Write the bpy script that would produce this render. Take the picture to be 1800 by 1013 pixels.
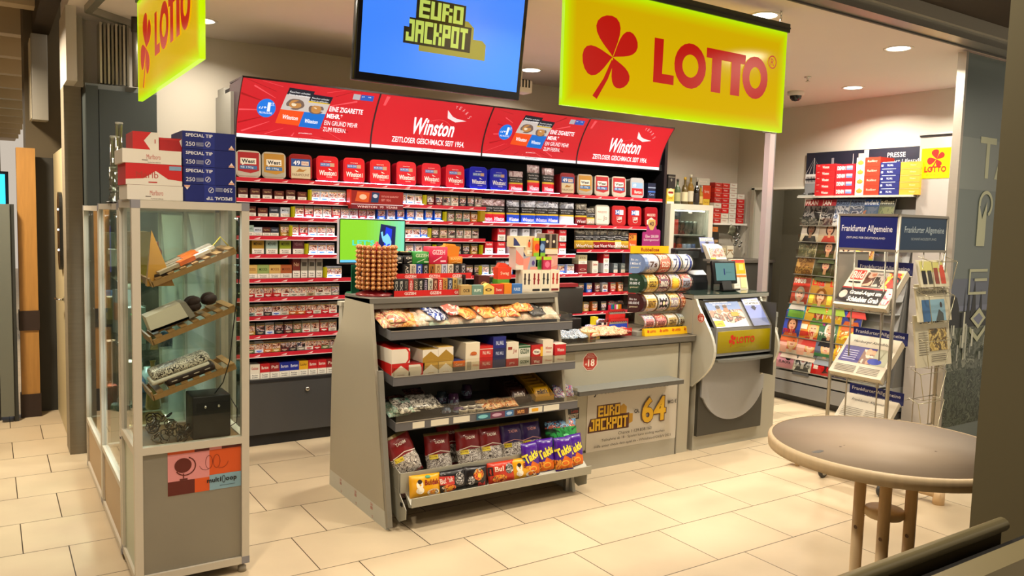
import bpy, bmesh, math, random
from mathutils import Vector, Matrix
for _o in list(bpy.data.objects): bpy.data.objects.remove(_o)
SC = bpy.context.scene
COL = SC.collection
R = math.radians
rnd = random.Random(7)

# ------------------------------------------------------------ camera
cd = bpy.data.cameras.new('camera'); cam = bpy.data.objects.new('camera', cd); COL.objects.link(cam)
cd.sensor_width = 36.0; cd.lens = 28.0; cd.clip_start = 0.05; cd.clip_end = 200
YAW, PITCH, ROLL = 0.5822, 0.0844, 0.0282
_f = Vector((math.sin(YAW)*math.cos(PITCH), math.cos(YAW)*math.cos(PITCH), -math.sin(PITCH)))
_r = Vector((math.cos(YAW), -math.sin(YAW), 0)); _u = _r.cross(_f)
_R = _r*math.cos(ROLL)+_u*math.sin(ROLL); _U = _u*math.cos(ROLL)-_r*math.sin(ROLL)
_m = Matrix((( _R.x, _U.x, -_f.x, 0), (_R.y, _U.y, -_f.y, 0), (_R.z, _U.z, -_f.z, 1.7115), (0, 0, 0, 1)))
cam.matrix_world = _m
SC.camera = cam
# ------------------------------------------------------------ view
SC.view_settings.view_transform = 'Standard'; SC.view_settings.look = 'None'
SC.view_settings.exposure = 0.0; SC.view_settings.gamma = 1.0
SC.view_settings.use_curve_mapping = False
SC.cycles.use_denoising = True
SC.cycles.max_bounces = 6; SC.cycles.diffuse_bounces = 4; SC.cycles.glossy_bounces = 3
SC.cycles.transparent_max_bounces = 16; SC.cycles.transmission_bounces = 4
SC.cycles.sample_clamp_indirect = 3.0
SC.cycles.caustics_reflective = False; SC.cycles.caustics_refractive = False
# ------------------------------------------------------------ world: the dim mall beyond
W = bpy.data.worlds.new('world'); SC.world = W; W.use_nodes = True
W.node_tree.nodes['Background'].inputs[0].default_value = (1.0, 0.86, 0.70, 1)
W.node_tree.nodes['Background'].inputs[1].default_value = 0.6
WARM = (1.0, 0.90, 0.75)
def area(name, loc, power, size, col=WARM, size_y=None, rot=(0, 0, 0), spread=180):
    l = bpy.data.lights.new(name, 'AREA'); l.energy = power; l.color = col
    l.shape = 'DISK' if size_y is None else 'RECTANGLE'; l.size = size
    if size_y: l.size_y = size_y
    l.spread = R(spread)
    o = bpy.data.objects.new(name, l); COL.objects.link(o); o.location = loc; o.rotation_euler = rot
    return o
DOWN = [(3.98, 3.34), (5.40, 3.33), (6.58, 4.47), (3.91, 5.74), (1.24, 5.78)]      # downlights in view
DOWN_MORE = [(2.55, 3.34), (1.25, 4.4), (5.25, 5.0), (2.6, 4.9), (6.6, 3.4)]        # the rest of the grid, hidden by the signs
for i, (x, y) in enumerate(DOWN+DOWN_MORE):
    area('downlight_lamp', (x, y, 2.972), [27, 27, 38, 13, 12, 26, 24, 40, 26, 38][i], 0.15, spread=150)
for (x, y, p) in [(2.9, 1.9, 18), (4.9, 2.1, 30), (1.5, .9, 19), (0.1, 2.4, 45), (-0.4, 6.3, 100), (-0.6, 9.6, 60), (-1.0, 14.0, 60)]:
    area('mall_fill', (x, y, 3.02), p, 0.3, col=(1.0, 0.84, 0.64), spread=160)  # unseen fill lights, added to brighten the foreground, table and left corridor

# ------------------------------------------------------------ materials
_mc = {}
def lin(h):
    h = h.lstrip('#'); v = [int(h[i:i+2], 16)/255 for i in (0, 2, 4)]
    return [c/12.92 if c <= .04045 else ((c+.055)/1.055)**2.4 for c in v]
def M(hexc, rough=.5, metal=0., emit=0., bump=0., var=0., scale=30., kind=None, alpha=None, coat=0.):
    if not isinstance(hexc, str): return hexc
    key = (hexc, rough, metal, emit, bump, var, scale, kind, alpha, coat)
    if key in _mc: return _mc[key]
    m = bpy.data.materials.new('surface_'+hexc.strip('#')+('_lit' if emit else '')); m.use_nodes = True
    nt = m.node_tree; N = nt.nodes; L = nt.links; b = N['Principled BSDF']
    c = lin(hexc)
    b.inputs['Base Color'].default_value = (*c, 1)
    b.inputs['Roughness'].default_value = rough; b.inputs['Metallic'].default_value = metal
    if coat: b.inputs['Coat Weight'].default_value = coat
    if emit:
        b.inputs['Emission Color'].default_value = (*c, 1); b.inputs['Emission Strength'].default_value = emit
        b.inputs['Base Color'].default_value = (*[v*.25 for v in c], 1)
    if var or bump:
        tc = N.new('ShaderNodeTexCoord'); no = N.new('ShaderNodeTexNoise'); no.inputs['Scale'].default_value = scale
        no.inputs['Detail'].default_value = 4
        L.new(tc.outputs['Object'], no.inputs['Vector'])
        if kind == 'brush':
            mp = N.new('ShaderNodeMapping'); mp.inputs['Scale'].default_value = (1, 1, 14)
            L.new(tc.outputs['Object'], mp.inputs[0]); L.new(mp.outputs[0], no.inputs['Vector'])
        if kind == 'grain':
            mp = N.new('ShaderNodeMapping'); mp.inputs['Scale'].default_value = (9, 9, .8)
            L.new(tc.outputs['Object'], mp.inputs[0]); L.new(mp.outputs[0], no.inputs['Vector'])
        if var:
            mx = N.new('ShaderNodeMix'); mx.data_type = 'RGBA'
            mx.inputs[6].default_value = (*[v*(1-var) for v in c], 1); mx.inputs[7].default_value = (*[min(1, v*(1+var)) for v in c], 1)
            L.new(no.outputs['Fac'], mx.inputs[0]); L.new(mx.outputs[2], b.inputs['Base Color'])
        if bump:
            bp = N.new('ShaderNodeBump'); bp.inputs['Strength'].default_value = bump; bp.inputs['Distance'].default_value = .002
            L.new(no.outputs['Fac'], bp.inputs['Height']); L.new(bp.outputs[0], b.inputs['Normal'])
    _mc[key] = m
    return m
def P(h): return M(h, .45)                      # printed card
def E(h, s=1.0): return M(h, .35, 0, s)         # lit print
def photo(name, cols, scale=45., seed=0., emit=0.):      # a printed picture too small to read: blotches of its own colours
    k = ('photo', name)
    if k in _mc: return _mc[k]
    m = bpy.data.materials.new('print_'+name); m.use_nodes = True; nt = m.node_tree; N = nt.nodes; L = nt.links; b = N['Principled BSDF']
    tc = N.new('ShaderNodeTexCoord'); oi = N.new('ShaderNodeObjectInfo'); ad = N.new('ShaderNodeVectorMath'); ad.operation = 'ADD'
    mu = N.new('ShaderNodeMath'); mu.operation = 'MULTIPLY'; mu.inputs[1].default_value = 37.
    L.new(oi.outputs['Random'], mu.inputs[0])
    L.new(tc.outputs['Object'], ad.inputs[0]); L.new(mu.outputs[0], ad.inputs[1])
    no = N.new('ShaderNodeTexNoise'); no.inputs['Scale'].default_value = scale; no.inputs['Detail'].default_value = 3
    no.inputs['Distortion'].default_value = 1.2
    L.new(ad.outputs[0], no.inputs['Vector'])
    cr = N.new('ShaderNodeValToRGB'); e = cr.color_ramp; e.interpolation = 'CONSTANT'
    n = len(cols)
    while len(e.elements) < n: e.elements.new(.5)
    for i, cc in enumerate(cols):
        e.elements[i].position = 0 if i == 0 else .30+.42*i/n
        e.elements[i].color = (*lin(cc), 1)
    L.new(no.outputs['Fac'], cr.inputs[0]); L.new(cr.outputs[0], b.inputs['Base Color']); b.inputs['Roughness'].default_value = .4
    if emit: L.new(cr.outputs[0], b.inputs['Emission Color']); b.inputs['Emission Strength'].default_value = emit
    _mc[k] = m
    return m
def glassy(name, tint='#f7fbf8', gloss=.10, rough=.02):
    m = bpy.data.materials.new(name); m.use_nodes = True; nt = m.node_tree; N = nt.nodes; L = nt.links
    N.remove(N['Principled BSDF']); out = N['Material Output']
    t = N.new('ShaderNodeBsdfTransparent'); t.inputs[0].default_value = (*lin(tint), 1)
    g = N.new('ShaderNodeBsdfGlossy'); g.inputs['Roughness'].default_value = rough
    lw = N.new('ShaderNodeFresnel'); lw.inputs[0].default_value = 1.45
    mm = N.new('ShaderNodeMath'); mm.operation = 'MULTIPLY_ADD'; mm.inputs[1].default_value = 1.0; mm.inputs[2].default_value = gloss*.3
    mx = N.new('ShaderNodeMixShader'); L.new(lw.outputs[0], mm.inputs[0]); ge = N.new('ShaderNodeNewGeometry'); sb = N.new('ShaderNodeMath'); sb.operation = 'SUBTRACT'; sb.use_clamp = True
    L.new(mm.outputs[0], sb.inputs[0]); L.new(ge.outputs['Backfacing'], sb.inputs[1]); L.new(sb.outputs[0], mx.inputs[0])
    L.new(t.outputs[0], mx.inputs[1]); L.new(g.outputs[0], mx.inputs[2]); L.new(mx.outputs[0], out.inputs[0])
    return m
GLASS = glassy('clear_glass'); ACRYL = glassy('clear_acrylic', '#f2f0e8', .25, .08)
DARKGLASS = glassy('smoked_glass', '#dfe6e6', .25)
ALU = M('#b9b3a6', .38, .55, var=.05, scale=12, kind='brush')
ALU_D = M('#8d8a84', .42, .5)
CHROME = M('#c9c6c0', .18, 1.)
GREYP = M('#aaa699', .5, .0, var=.04, scale=4)        # pale grey laminate
GREYM = M('#77777a', .45, .2)                         # grey metal lip
GREYD = M('#4a4846', .5, .15)
BLACK = M('#121214', .45)
WHITE = M('#e6e2d8', .5)
STRIP = M('#c21f33', .35)
PHOTO = photo('warning', ['#3a2420', '#8c4a3c', '#c99378', '#e8d8c8', '#6d7078', '#a8443a', '#d8cfc0'], 38)
PHOTO_D = photo('warning_dark', ['#15151c', '#4d2f33', '#a3786e', '#d5ccd0', '#3c3f55', '#8d6f72'], 26)

# ------------------------------------------------------------ mesh helpers
class B:
    def __init__(s): s.v = []; s.f = []; s.m = []; s.mats = []; s.sm = []
    def mi(s, m):
        if isinstance(m, str): m = P(m)
        for i, x in enumerate(s.mats):
            if x is m: return i
        s.mats.append(m); return len(s.mats)-1
    def add(s, vs, fs, m, smooth=False):
        n = len(s.v); s.v += [tuple(v) for v in vs]; k = s.mi(m)
        for f in fs: s.f.append([n+i for i in f]); s.m.append(k); s.sm.append(smooth)
    def box(s, x0, x1, y0, y1, z0, z1, m, front=None, top=None, left=None):
        vs = [(x, y, z) for z in (z0, z1) for y in (y0, y1) for x in (x0, x1)]
        s.add(vs, [(1, 3, 7, 5), (2, 6, 7, 3), (0, 2, 3, 1)], m)
        s.add(vs, [(0, 1, 5, 4)], front or m); s.add(vs, [(4, 5, 7, 6)], top or m); s.add(vs, [(0, 4, 6, 2)], left or m)
    def rbox(s, x0, x1, y0, y1, z0, z1, m, r=.01, seg=3):      # box with rounded edges
        bm = bmesh.new(); bmesh.ops.create_cube(bm, size=1)
        for v in bm.verts: v.co = Vector(((x0+x1)/2+v.co.x*(x1-x0), (y0+y1)/2+v.co.y*(y1-y0), (z0+z1)/2+v.co.z*(z1-z0)))
        bmesh.ops.bevel(bm, geom=bm.edges[:]+bm.verts[:], offset=r, segments=seg, affect='EDGES', profile=.5)
        s.bm(bm, m, True)
    def bm(s, bm, m, smooth=False):
        bm.verts.index_update()
        s.add([v.co[:] for v in bm.verts], [[v.index for v in f.verts] for f in bm.faces], m, smooth); bm.free()
    def prism(s, pts, axis, a, b, m):       # pts in the two other axes, cyclic order
        n = len(pts)
        def q(p, t):
            return {'x': (t, p[0], p[1]), 'y': (p[0], t, p[1]), 'z': (p[0], p[1], t)}[axis]
        vs = [q(p, a) for p in pts]+[q(p, b) for p in pts]
        s.add(vs, [list(range(n))[::-1], list(range(n, 2*n))]+[(i, (i+1) % n, n+(i+1) % n, n+i) for i in range(n)], m)
    def tube(s, pts, r, m, seg=8, cap=True, r1=None):
        pts = [Vector(p) for p in pts]; rings = []; up = None
        for i, p in enumerate(pts):
            d = (pts[min(i+1, len(pts)-1)]-pts[max(i-1, 0)]).normalized()
            if up is None: up = d.orthogonal().normalized()
            up = (up-d*up.dot(d)); up = up.normalized() if up.length > 1e-6 else d.orthogonal().normalized()
            w = d.cross(up); rr = r if r1 is None else r+(r1-r)*i/(len(pts)-1)
            rings.append([p+(up*math.cos(2*math.pi*k/seg)+w*math.sin(2*math.pi*k/seg))*rr for k in range(seg)])
        vs = [v for g in rings for v in g]; fs = []
        for i in range(len(pts)-1):
            for k in range(seg): a = i*seg+k; b2 = i*seg+(k+1) % seg; fs.append((a, b2, b2+seg, a+seg))
        s.add(vs, fs, m, seg > 5)
        if cap: s.add(vs, [list(range(seg))[::-1], [len(vs)-seg+k for k in range(seg)]], m)
    def lathe(s, prof, m, seg=20, o=(0, 0, 0), axis='z'):
        vs = []; fs = []
        for (r, z) in prof:
            for k in range(seg):
                c, q = math.cos(2*math.pi*k/seg)*r, math.sin(2*math.pi*k/seg)*r
                v = {'z': (c, q, z), 'x': (z, c, q), 'y': (q, z, c)}[axis]
                vs.append((v[0]+o[0], v[1]+o[1], v[2]+o[2]))
        for i in range(len(prof)-1):
            for k in range(seg): a = i*seg+k; b2 = i*seg+(k+1) % seg; fs.append((a, b2, b2+seg, a+seg))
        s.add(vs, fs, m, True)
    def ball(s, c, r, m, seg=10, sc=(1, 1, 1)):
        bm = bmesh.new(); bmesh.ops.create_uvsphere(bm, u_segments=seg, v_segments=max(5, seg//2+1), radius=r)
        for v in bm.verts: v.co = Vector((v.co.x*sc[0]+c[0], v.co.y*sc[1]+c[1], v.co.z*sc[2]+c[2]))
        s.bm(bm, m, True)
    def mesh(s, name):
        me = bpy.data.meshes.new(name); me.from_pydata(s.v, [], s.f)
        for m in s.mats: me.materials.append(m)
        for i, p in enumerate(me.polygons): p.material_index = s.m[i]; p.use_smooth = s.sm[i]
        me.update(); return me
    def build(s, name, parent=None, loc=None, rot=None, label=None, cat=None, group=None, kind=None, fix=True):
        me = s.mesh(name)
        if fix:
            bm = bmesh.new(); bm.from_mesh(me); bmesh.ops.remove_doubles(bm, verts=bm.verts[:], dist=1e-6)
            bm.to_mesh(me); bm.free()
        o = bpy.data.objects.new(name, me); COL.objects.link(o)
        return tag(o, label, cat, group, kind, parent, loc, rot)
def tag(o, label=None, cat=None, group=None, kind=None, parent=None, loc=None, rot=None):
    if parent: o.parent = parent
    if loc is not None: o.location = loc
    if rot is not None: o.rotation_euler = rot
    if label: o['label'] = label
    if cat: o['category'] = cat
    if group: o['group'] = group
    if kind: o['kind'] = kind
    return o
def empty(name, label=None, cat=None, loc=(0, 0, 0), rot=None, group=None, kind=None):
    o = bpy.data.objects.new(name, None); o.empty_display_size = .1; COL.objects.link(o)
    return tag(o, label, cat, group, kind, None, loc, rot)
def dup(o, loc, rot=None, label=None, scale=None, group=None):
    c = o.copy(); COL.objects.link(c); c.location = loc
    if rot is not None: c.rotation_euler = rot
    if label: c['label'] = label
    if group: c['group'] = group
    if scale: c.scale = scale
    for ch in list(o.children):
        d = ch.copy(); COL.objects.link(d); d.parent = c
        for g in list(ch.children):
            e = g.copy(); COL.objects.link(e); e.parent = d
    return c
def frame(o, u=(1, 0, 0), v=(0, 0, 1)):        # flat sheet: origin, right, up
    o = Vector(o); u = Vector(u); v = Vector(v); n = u.cross(v).normalized()
    return lambda x, y, k: o+u*x+v*y+n*k
_tc = {}
def textmesh(s, bold=.0, shear=0.):
    key = (s, bold, shear)
    if key in _tc: return _tc[key]
    cu = bpy.data.curves.new('t', 'FONT'); cu.body = s; cu.size = 1; cu.resolution_u = 3; cu.offset = bold; cu.shear = shear
    cu.space_character = 1.0+bold*1.5
    ob = bpy.data.objects.new('t', cu); COL.objects.link(ob)
    me = bpy.data.meshes.new_from_object(ob)
    vs = [(v.co.x, v.co.y) for v in me.vertices]; fs = [list(p.vertices) for p in me.polygons]
    bpy.data.objects.remove(ob); bpy.data.curves.remove(cu); bpy.data.meshes.remove(me)
    x0 = min(v[0] for v in vs); x1 = max(v[0] for v in vs); y0 = min(v[1] for v in vs); y1 = max(v[1] for v in vs)
    r = ([((x-x0)/(x1-x0), (y-y0)/(y1-y0)) for x, y in vs], fs)
    _tc[key] = r; return r
def ell(cx, cy, rx, ry, n=24, a0=0, a1=2*math.pi):
    return [(cx+rx*math.cos(a0+(a1-a0)*i/n), cy+ry*math.sin(a0+(a1-a0)*i/n)) for i in range(n if abs(a1-a0) > 6.2 else n+1)]
def art(b, els, fr, k0=.0006, dk=.0004, cuts=()):
    """printed shapes on a sheet: r rect, e ellipse, p polygon, t text, a arc band"""
    k = k0
    for e in els:
        t = e[0]; bm = bmesh.new()
        if t == 'r': _, x, y, w, h, c = e; polys = [[(x, y), (x+w, y), (x+w, y+h), (x, y+h)]]
        elif t == 'e': _, x, y, rx, ry, c = e; polys = [ell(x, y, rx, ry, 22)]
        elif t == 'p': _, pts, c = e; polys = [pts]
        elif t == 'a':
            _, x, y, rx, ry, w, a0, a1, c = e; n = 22; polys = []
            for i in range(n):
                q0 = R(a0+(a1-a0)*i/n); q1 = R(a0+(a1-a0)*(i+1)/n)
                polys.append([(x+rx*math.cos(q0), y+ry*math.sin(q0)), (x+rx*math.cos(q1), y+ry*math.sin(q1)),
                              (x+(rx-w)*math.cos(q1), y+(ry-w)*math.sin(q1)), (x+(rx-w)*math.cos(q0), y+(ry-w)*math.sin(q0))])
        elif t == 't':
            _, s_, x, y, w, h, c = e[:7]; opt = e[7] if len(e) > 7 else {}
            vs, fs = textmesh(s_, opt.get('bold', .0), opt.get('shear', 0.))
            rot = opt.get('rot', 0.); cr, sr = math.cos(rot), math.sin(rot)
            vv = []
            for (p, q) in vs:
                a, d = p*w, q*h
                vv.append(bm.verts.new((x+a*cr-d*sr, y+a*sr+d*cr, 0)))
            for f in fs:
                try: bm.faces.new([vv[i] for i in f])
                except ValueError: pass
            polys = []
        for p in polys: bm.faces.new([bm.verts.new((q[0], q[1], 0)) for q in p])
        for (ax, val) in cuts:
            bmesh.ops.bisect_plane(bm, geom=bm.verts[:]+bm.edges[:]+bm.faces[:], plane_co=(val, val, 0), plane_no=(1, 0, 0) if ax == 'u' else (0, 1, 0))
        bm.normal_update()
        for f in bm.faces:
            if f.normal.z < 0: f.normal_flip()
        bm.verts.index_update()
        b.add([fr(v.co.x, v.co.y, k) for v in bm.verts], [[v.index for v in f.verts] for f in bm.faces], c)
        bm.free(); k += dk
ORD = ['', 'first', 'second', 'third', 'fourth', 'fifth', 'sixth', 'seventh', 'eighth', 'ninth', 'tenth', 'eleventh', 'twelfth', 'thirteenth', 'fourteenth', 'fifteenth', 'sixteenth', 'seventeenth', 'eighteenth', 'nineteenth', 'twentieth']
ORD += ['twenty-'+ORD[i] for i in range(1, 10)]+['thirtieth']+['thirty-'+ORD[i] for i in range(1, 10)]
def struct(b, name, **k): return b.build(name, kind='structure', **k)
def clover(cx, cy, s, c):      # four-leaf clover mark
    out = []
    def leaf(ang, ln, wd):
        a = R(ang); pts = []
        for i in range(21):
            t = i/20*2*math.pi; rr = math.sin(t/2); x = ln*(.5-.5*math.cos(t))*1.0; y = wd*.62*math.sin(t)*-(abs(math.sin(t/2))**1.5)
            pts.append((cx+s*(x*math.cos(a)-y*math.sin(a)), cy+s*(x*math.sin(a)+y*math.cos(a))))
        return ('p', pts[:-1], c)
    out += [leaf(104, .58, .52), leaf(194, .56, .48), leaf(38, .54, .38), leaf(-60, .46, .40)]
    out.append(('p', [(cx+s*x, cy+s*y) for x, y in [(-.02, -.04), (.03, -.06), (-.08, -.32), (-.27, -.62), (-.35, -.58), (-.16, -.32)]], c))
    return out
# survey helpers: where a sight line of the survey photo meets a real plane of the room (metres)
def _ray(px, py): return _R*((px-900)/1400)+_U*(-(py-506.5)/1400)+_f
EYE = Vector((0, 0, 1.7115))
def aY(px, py, y): d = _ray(px, py); return EYE+d*(y/d.y)
def aX(px, py, x): d = _ray(px, py); return EYE+d*(x/d.x)
def aZ(px, py, z): d = _ray(px, py); return EYE+d*((z-1.7115)/d.z)

# ============================================================ SETTING
fm = bpy.data.materials.new('floor_tiles'); fm.use_nodes = True
nt = fm.node_tree; N = nt.nodes; L = nt.links; bs = N['Principled BSDF']
tc = N.new('ShaderNodeTexCoord'); mp = N.new('ShaderNodeMapping'); mp.inputs['Location'].default_value = (-.305+60, -3.604+.4456*40, 0)
br = N.new('ShaderNodeTexBrick'); br.offset = .33; br.offset_frequency = 2; br.squash = 1
for k, v in (('Scale', 1), ('Mortar Size', .0028), ('Mortar Smooth', .2), ('Bias', 0), ('Brick Width', .6), ('Row Height', .4456)): br.inputs[k].default_value = v
br.inputs['Color1'].default_value = (*lin('#cdbb9c'), 1); br.inputs['Color2'].default_value = (*lin('#c4b192'), 1); br.inputs['Mortar'].default_value = (*lin('#3a2c1a'), 1)
L.new(tc.outputs['Object'], mp.inputs[0]); L.new(mp.outputs[0], br.inputs['Vector'])
no = N.new('ShaderNodeTexNoise'); no.inputs['Scale'].default_value = 2.2; no.inputs['Detail'].default_value = 5; L.new(tc.outputs['Object'], no.inputs['Vector'])
mx = N.new('ShaderNodeMix'); mx.data_type = 'RGBA'; mx.blend_type = 'MULTIPLY'; mx.inputs[0].default_value = .35
cr = N.new('ShaderNodeValToRGB'); cr.color_ramp.elements[0].position = .3; cr.color_ramp.elements[0].color = (.62, .62, .62, 1); cr.color_ramp.elements[1].position = .62
L.new(no.outputs['Fac'], cr.inputs[0]); L.new(br.outputs['Color'], mx.inputs[6]); L.new(cr.outputs[0], mx.inputs[7]); L.new(mx.outputs[2], bs.inputs['Base Color'])
rr = N.new('ShaderNodeMapRange'); rr.inputs['To Min'].default_value = .28; rr.inputs['To Max'].default_value = .5; L.new(no.outputs['Fac'], rr.inputs[0]); L.new(rr.outputs[0], bs.inputs['Roughness'])
bp = N.new('ShaderNodeBump'); bp.inputs['Strength'].default_value = .5; bp.inputs['Distance'].default_value = .002; bp.invert = True
L.new(br.outputs['Fac'], bp.inputs['Height']); L.new(bp.outputs[0], bs.inputs['Normal'])
b = B(); b.box(-6, 8.6, -2, 26, -.1, 0, fm); struct(b, 'floor')
WALLM = M('#cdc6b8', .7, var=.03, scale=3, bump=.08)
CEILM = M('#efe4da', .8, var=.02, scale=2)
b = B(); b.box(.45, 7.35, 2.98, 6.45, 3.0, 3.12, CEILM); struct(b, 'ceiling')
b = B(); b.box(.45, 7.35, 6.3, 6.45, 0, 3.0, WALLM); struct(b, 'wall_back')
b = B()      # right wall with the doorway to the store room
b.box(7.2, 7.35, 6.06, 6.3, 0, 3.0, WALLM); b.box(7.2, 7.35, 5.374, 6.06, 2.13, 3.0, WALLM); b.box(7.2, 7.35, 3.1, 5.374, 0, 3.0, WALLM)
struct(b, 'wall_right')
b = B(); TAUPE = M('#8d8775', .7, var=.04, scale=3)
b.box(8.3, 8.4, 4.8, 6.6, 0, 2.6, TAUPE); b.box(7.35, 8.3, 6.5, 6.6, 0, 2.6, TAUPE); b.box(7.35, 8.3, 4.8, 4.9, 0, 2.6, TAUPE); b.box(7.35, 8.4, 4.8, 6.6, 2.6, 2.7, TAUPE)
struct(b, 'wall_storeroom'); area('storeroom_fill', (7.9, 5.7, 2.55), 5, .3)  # area light is unseen fill, added to lift the dark doorway
b = B(); b.box(7.17, 7.2, 6.02, 6.06, 0, 2.15, M('#a9a493', .5)); b.box(7.17, 7.2, 5.37, 6.06, 2.13, 2.155, M('#e6e2d4', .5)); struct(b, 'trim_1')
b = B()      # end of the left wall: grey stone pier and white cladding above it
b.box(.44, .545, 6.2, 6.45, 0, 2.53, M('#8a7f6a', .6, var=.15, scale=5, kind='brush')); b.box(.44, .56, 6.2, 6.45, 2.53, 3.0, WALLM)
b.box(.44, .5, 5.92, 6.2, 2.53, 3.0, WALLM)
struct(b, 'wall_left')
b = B()      # sliding-door head track along the shop front and its dark fascia
TR = M('#9a988c', .35, .6, var=.05, scale=8, kind='brush')
b.box(1.2, 7.4, 2.86, 2.97, 2.985, 3.10, TR); b.box(1.2, 7.4, 2.83, 2.86, 3.04, 3.12, M('#bdb9a8', .35, .5)); b.box(1.2, 7.4, 2.97, 2.985, 2.975, 3.10, M('#4d4a42', .5))
struct(b, 'trim_2')
DARKC = M('#33260f', .7, var=.12, scale=3)
b = B(); b.box(.33, 8.6, -2, 2.83, 3.12, 3.6, DARKC); b.box(.33, .45, 2.83, 7.7, 3.12, 3.6, DARKC); b.box(.45, 8.6, 2.83, 2.98, 3.12, 3.2, DARKC); struct(b, 'ceiling_outer')
b = B()      # short bent track over the parked glass leaves
t0 = aZ(155, 23, 2.955); t1 = aZ(240, 51.5, 2.955); t2 = aZ(188, -12, 2.955)
for (a_, c_) in ((t0, t1), (t0, t2)):
    d = (c_-a_).normalized(); w = Vector((-d.y, d.x, 0))*.022; h = Vector((0, 0, .045))
    vs = [a_-w, a_+w, c_+w, c_-w]; vs = vs+[v+h for v in vs]
    b.add(vs, [(0, 1, 2, 3)[::-1], (4, 5, 6, 7), (0, 1, 5, 4), (1, 2, 6, 5), (2, 3, 7, 6), (3, 0, 4, 7)], TR)
struct(b, 'trim_3')

# ---- mural glass wall at the right of the shop front
b = B(); x0, x1 = 5.79, 7.6
b.box(x0, x1, 3.05, 3.09, .0, 2.985, M('#75827f', .3, var=.03, scale=2))
b.box(x0-.03, x0, 3.04, 3.10, 0, 2.985, ALU)
MW = M('#c9cfae', .5); MD = M('#1e211d', .4)
els = [('r', 0, 2.03, 1.9, .37, M('#87928d', .3)), ('r', 0, .28, 1.9, 1.1, M('#667082', .3)), ('r', 0, .28, 1.9, .9, M('#77809a', .3)),
       ('r', 0, .28, 1.9, .86, photo('river', ['#55604f', '#70786a', '#46503f', '#8d9484', '#5f6858'], 9)),
       ('r', 0, .28, 1.9, .42, photo('bank', ['#3f4a38', '#566150', '#2f382a', '#6b7562'], 16)),
       ('t', 'TABAK', .265, 2.12, 1.25, .30, MW, {'bold': .01}),
       ('p', [(0, 1.11), (0, 1.22), (.04, 1.27), (.1, 1.24), (.14, 1.16), (.14, 1.11)], MD), ('r', 0, 1.02, 1.9, .11, MD),
       ('p', [(.2, 1.1), (.21, 1.32), (.22, 1.1)], MD), ('p', [(.24, 1.1), (.27, 1.33), (.29, 1.1)], MD), ('p', [(.3, 1.1), (.34, 1.36), (.38, 1.1)], MD),
       ('p', [(.42, 1.1), (.44, 1.3), (.47, 1.1)], MD), ('r', .55, 1.1, .12, .13, MD), ('r', .7, 1.1, .1, .16, MD), ('r', .57, 1.0, .2, .16, M('#a2a79b', .4)),
       ('p', [(.3, 1.62), (.42, 1.62), (.42, 1.95), (.36, 1.82), (.3, 1.95)], MW), ('a', .40, 1.93, .10, .10, .025, -60, 190, MW),
       ('r', .24, 1.43, .26, .02, MW), ('r', .24, 1.20+.06, .26, .02, MW), ('r', .24, 1.26, .02, .19, MW), ('r', .32, 1.36, .18, .02, MW),
       ('p', [(.30, 1.08), (.42, 1.16), (.52, 1.08), (.42, 1.0)], MW), ('p', [(.34, 1.08), (.42, 1.12), (.48, 1.08), (.42, 1.03)], M('#77809a', .3)),
       ('p', [(.30, 1.02), (.42, .94), (.52, 1.02), (.52, .98), (.42, .90), (.30, .98)], MW)]
for i in range(34): els.append(('r', rnd.uniform(0, 1.8), rnd.uniform(.72, .98), .012+.02*rnd.random(), rnd.uniform(.04, .28), M(rnd.choice(['#b9beb0', '#8f9789', '#d8dcc8']), .3)))
art(b, els, frame((x0, 3.05, 0)), .001, .0003)
struct(b, 'window_1', label='glass wall panel with night photo of a harbour city and white lettering')

# ---- foreground door leaf edge and the barrier at lower right, on the near side of the table
DK = M('#1c1403', .75, var=.18, scale=60, bump=.3)
b = B(); xl = aY(1705, 915, .81).x+.014; b.box(xl, 3.6, .70, .80, 0, 3.12, DK); b.box(xl-.014, xl, .69, .81, 0, 3.12, M('#6f6a52', .5, .2))
struct(b, 'wall_right_outer')
fr0 = empty('handrail', 'dark metal barrier with rounded top rail in the near right corner', 'barrier', (1.3, .6, 0))
RL = M('#8d8360', .35, .2); RD = M('#2a2413', .6)
p0 = aY(1505, 1013, .6); p1 = aY(1762, 925, .6)
b = B(); zr = (p0.z+p1.z)/2
b.tube([(p0.x-.7-1.3, 0, zr), (p1.x-1.3, 0, zr)], .011, RL, 12); b.build('top_rail', fr0)
b = B(); b.box(p0.x-.7-1.3, p1.x-1.3-.01, -.004, .012, zr-.07, zr-.008, M('#4a4026', .5, .2)); b.build('panel', fr0)
b = B(); q = aY(1800, 938, .52); b.box(-1.0, 1.2, -.11, -.075, q.z-.052, q.z-.012, RL); b.box(-1.0, 1.2, -.11, -.02, .0, q.z-.052, M('#0b0a08', .8)); b.build('lower_rail', fr0)

# ---- far left: mall corridor
WD = M('#a87a3c', .45, var=.22, scale=6, kind='grain')
b = B(); b.box(.27, .66, 7.7, 8.2, 0, 3.5, M('#5c5038', .7, var=.15, scale=2)); struct(b, 'wall_left_outer')
b = B(); b.box(.32, .5, 7.66, 7.70, 0, 2.12, M('#2c2b24', .6)); struct(b, 'wall_left_niche')
c0 = empty('wooden_column', 'square light wood column with dark bands beside the corridor', 'column', (.26, 7.55, 0))
b = B(); b.box(-.065, .065, -.06, .06, .04, 2.18, WD); b.build('shaft', c0)
b = B(); b.box(-.072, .072, -.07, .066, .715, .875, M('#2b1a10', .6)); b.box(-.072, .072, -.07, .066, .0, .19, M('#2b1a10', .6)); b.build('band', c0)
b = B(); b.rbox(-.055, .055, -.12, .0, -.33, .33, M('#8f8b80', .4), .006); b.box(-.06, .055, -.001, .25, -.31, .31, M('#c9bfa4', .6))
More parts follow.
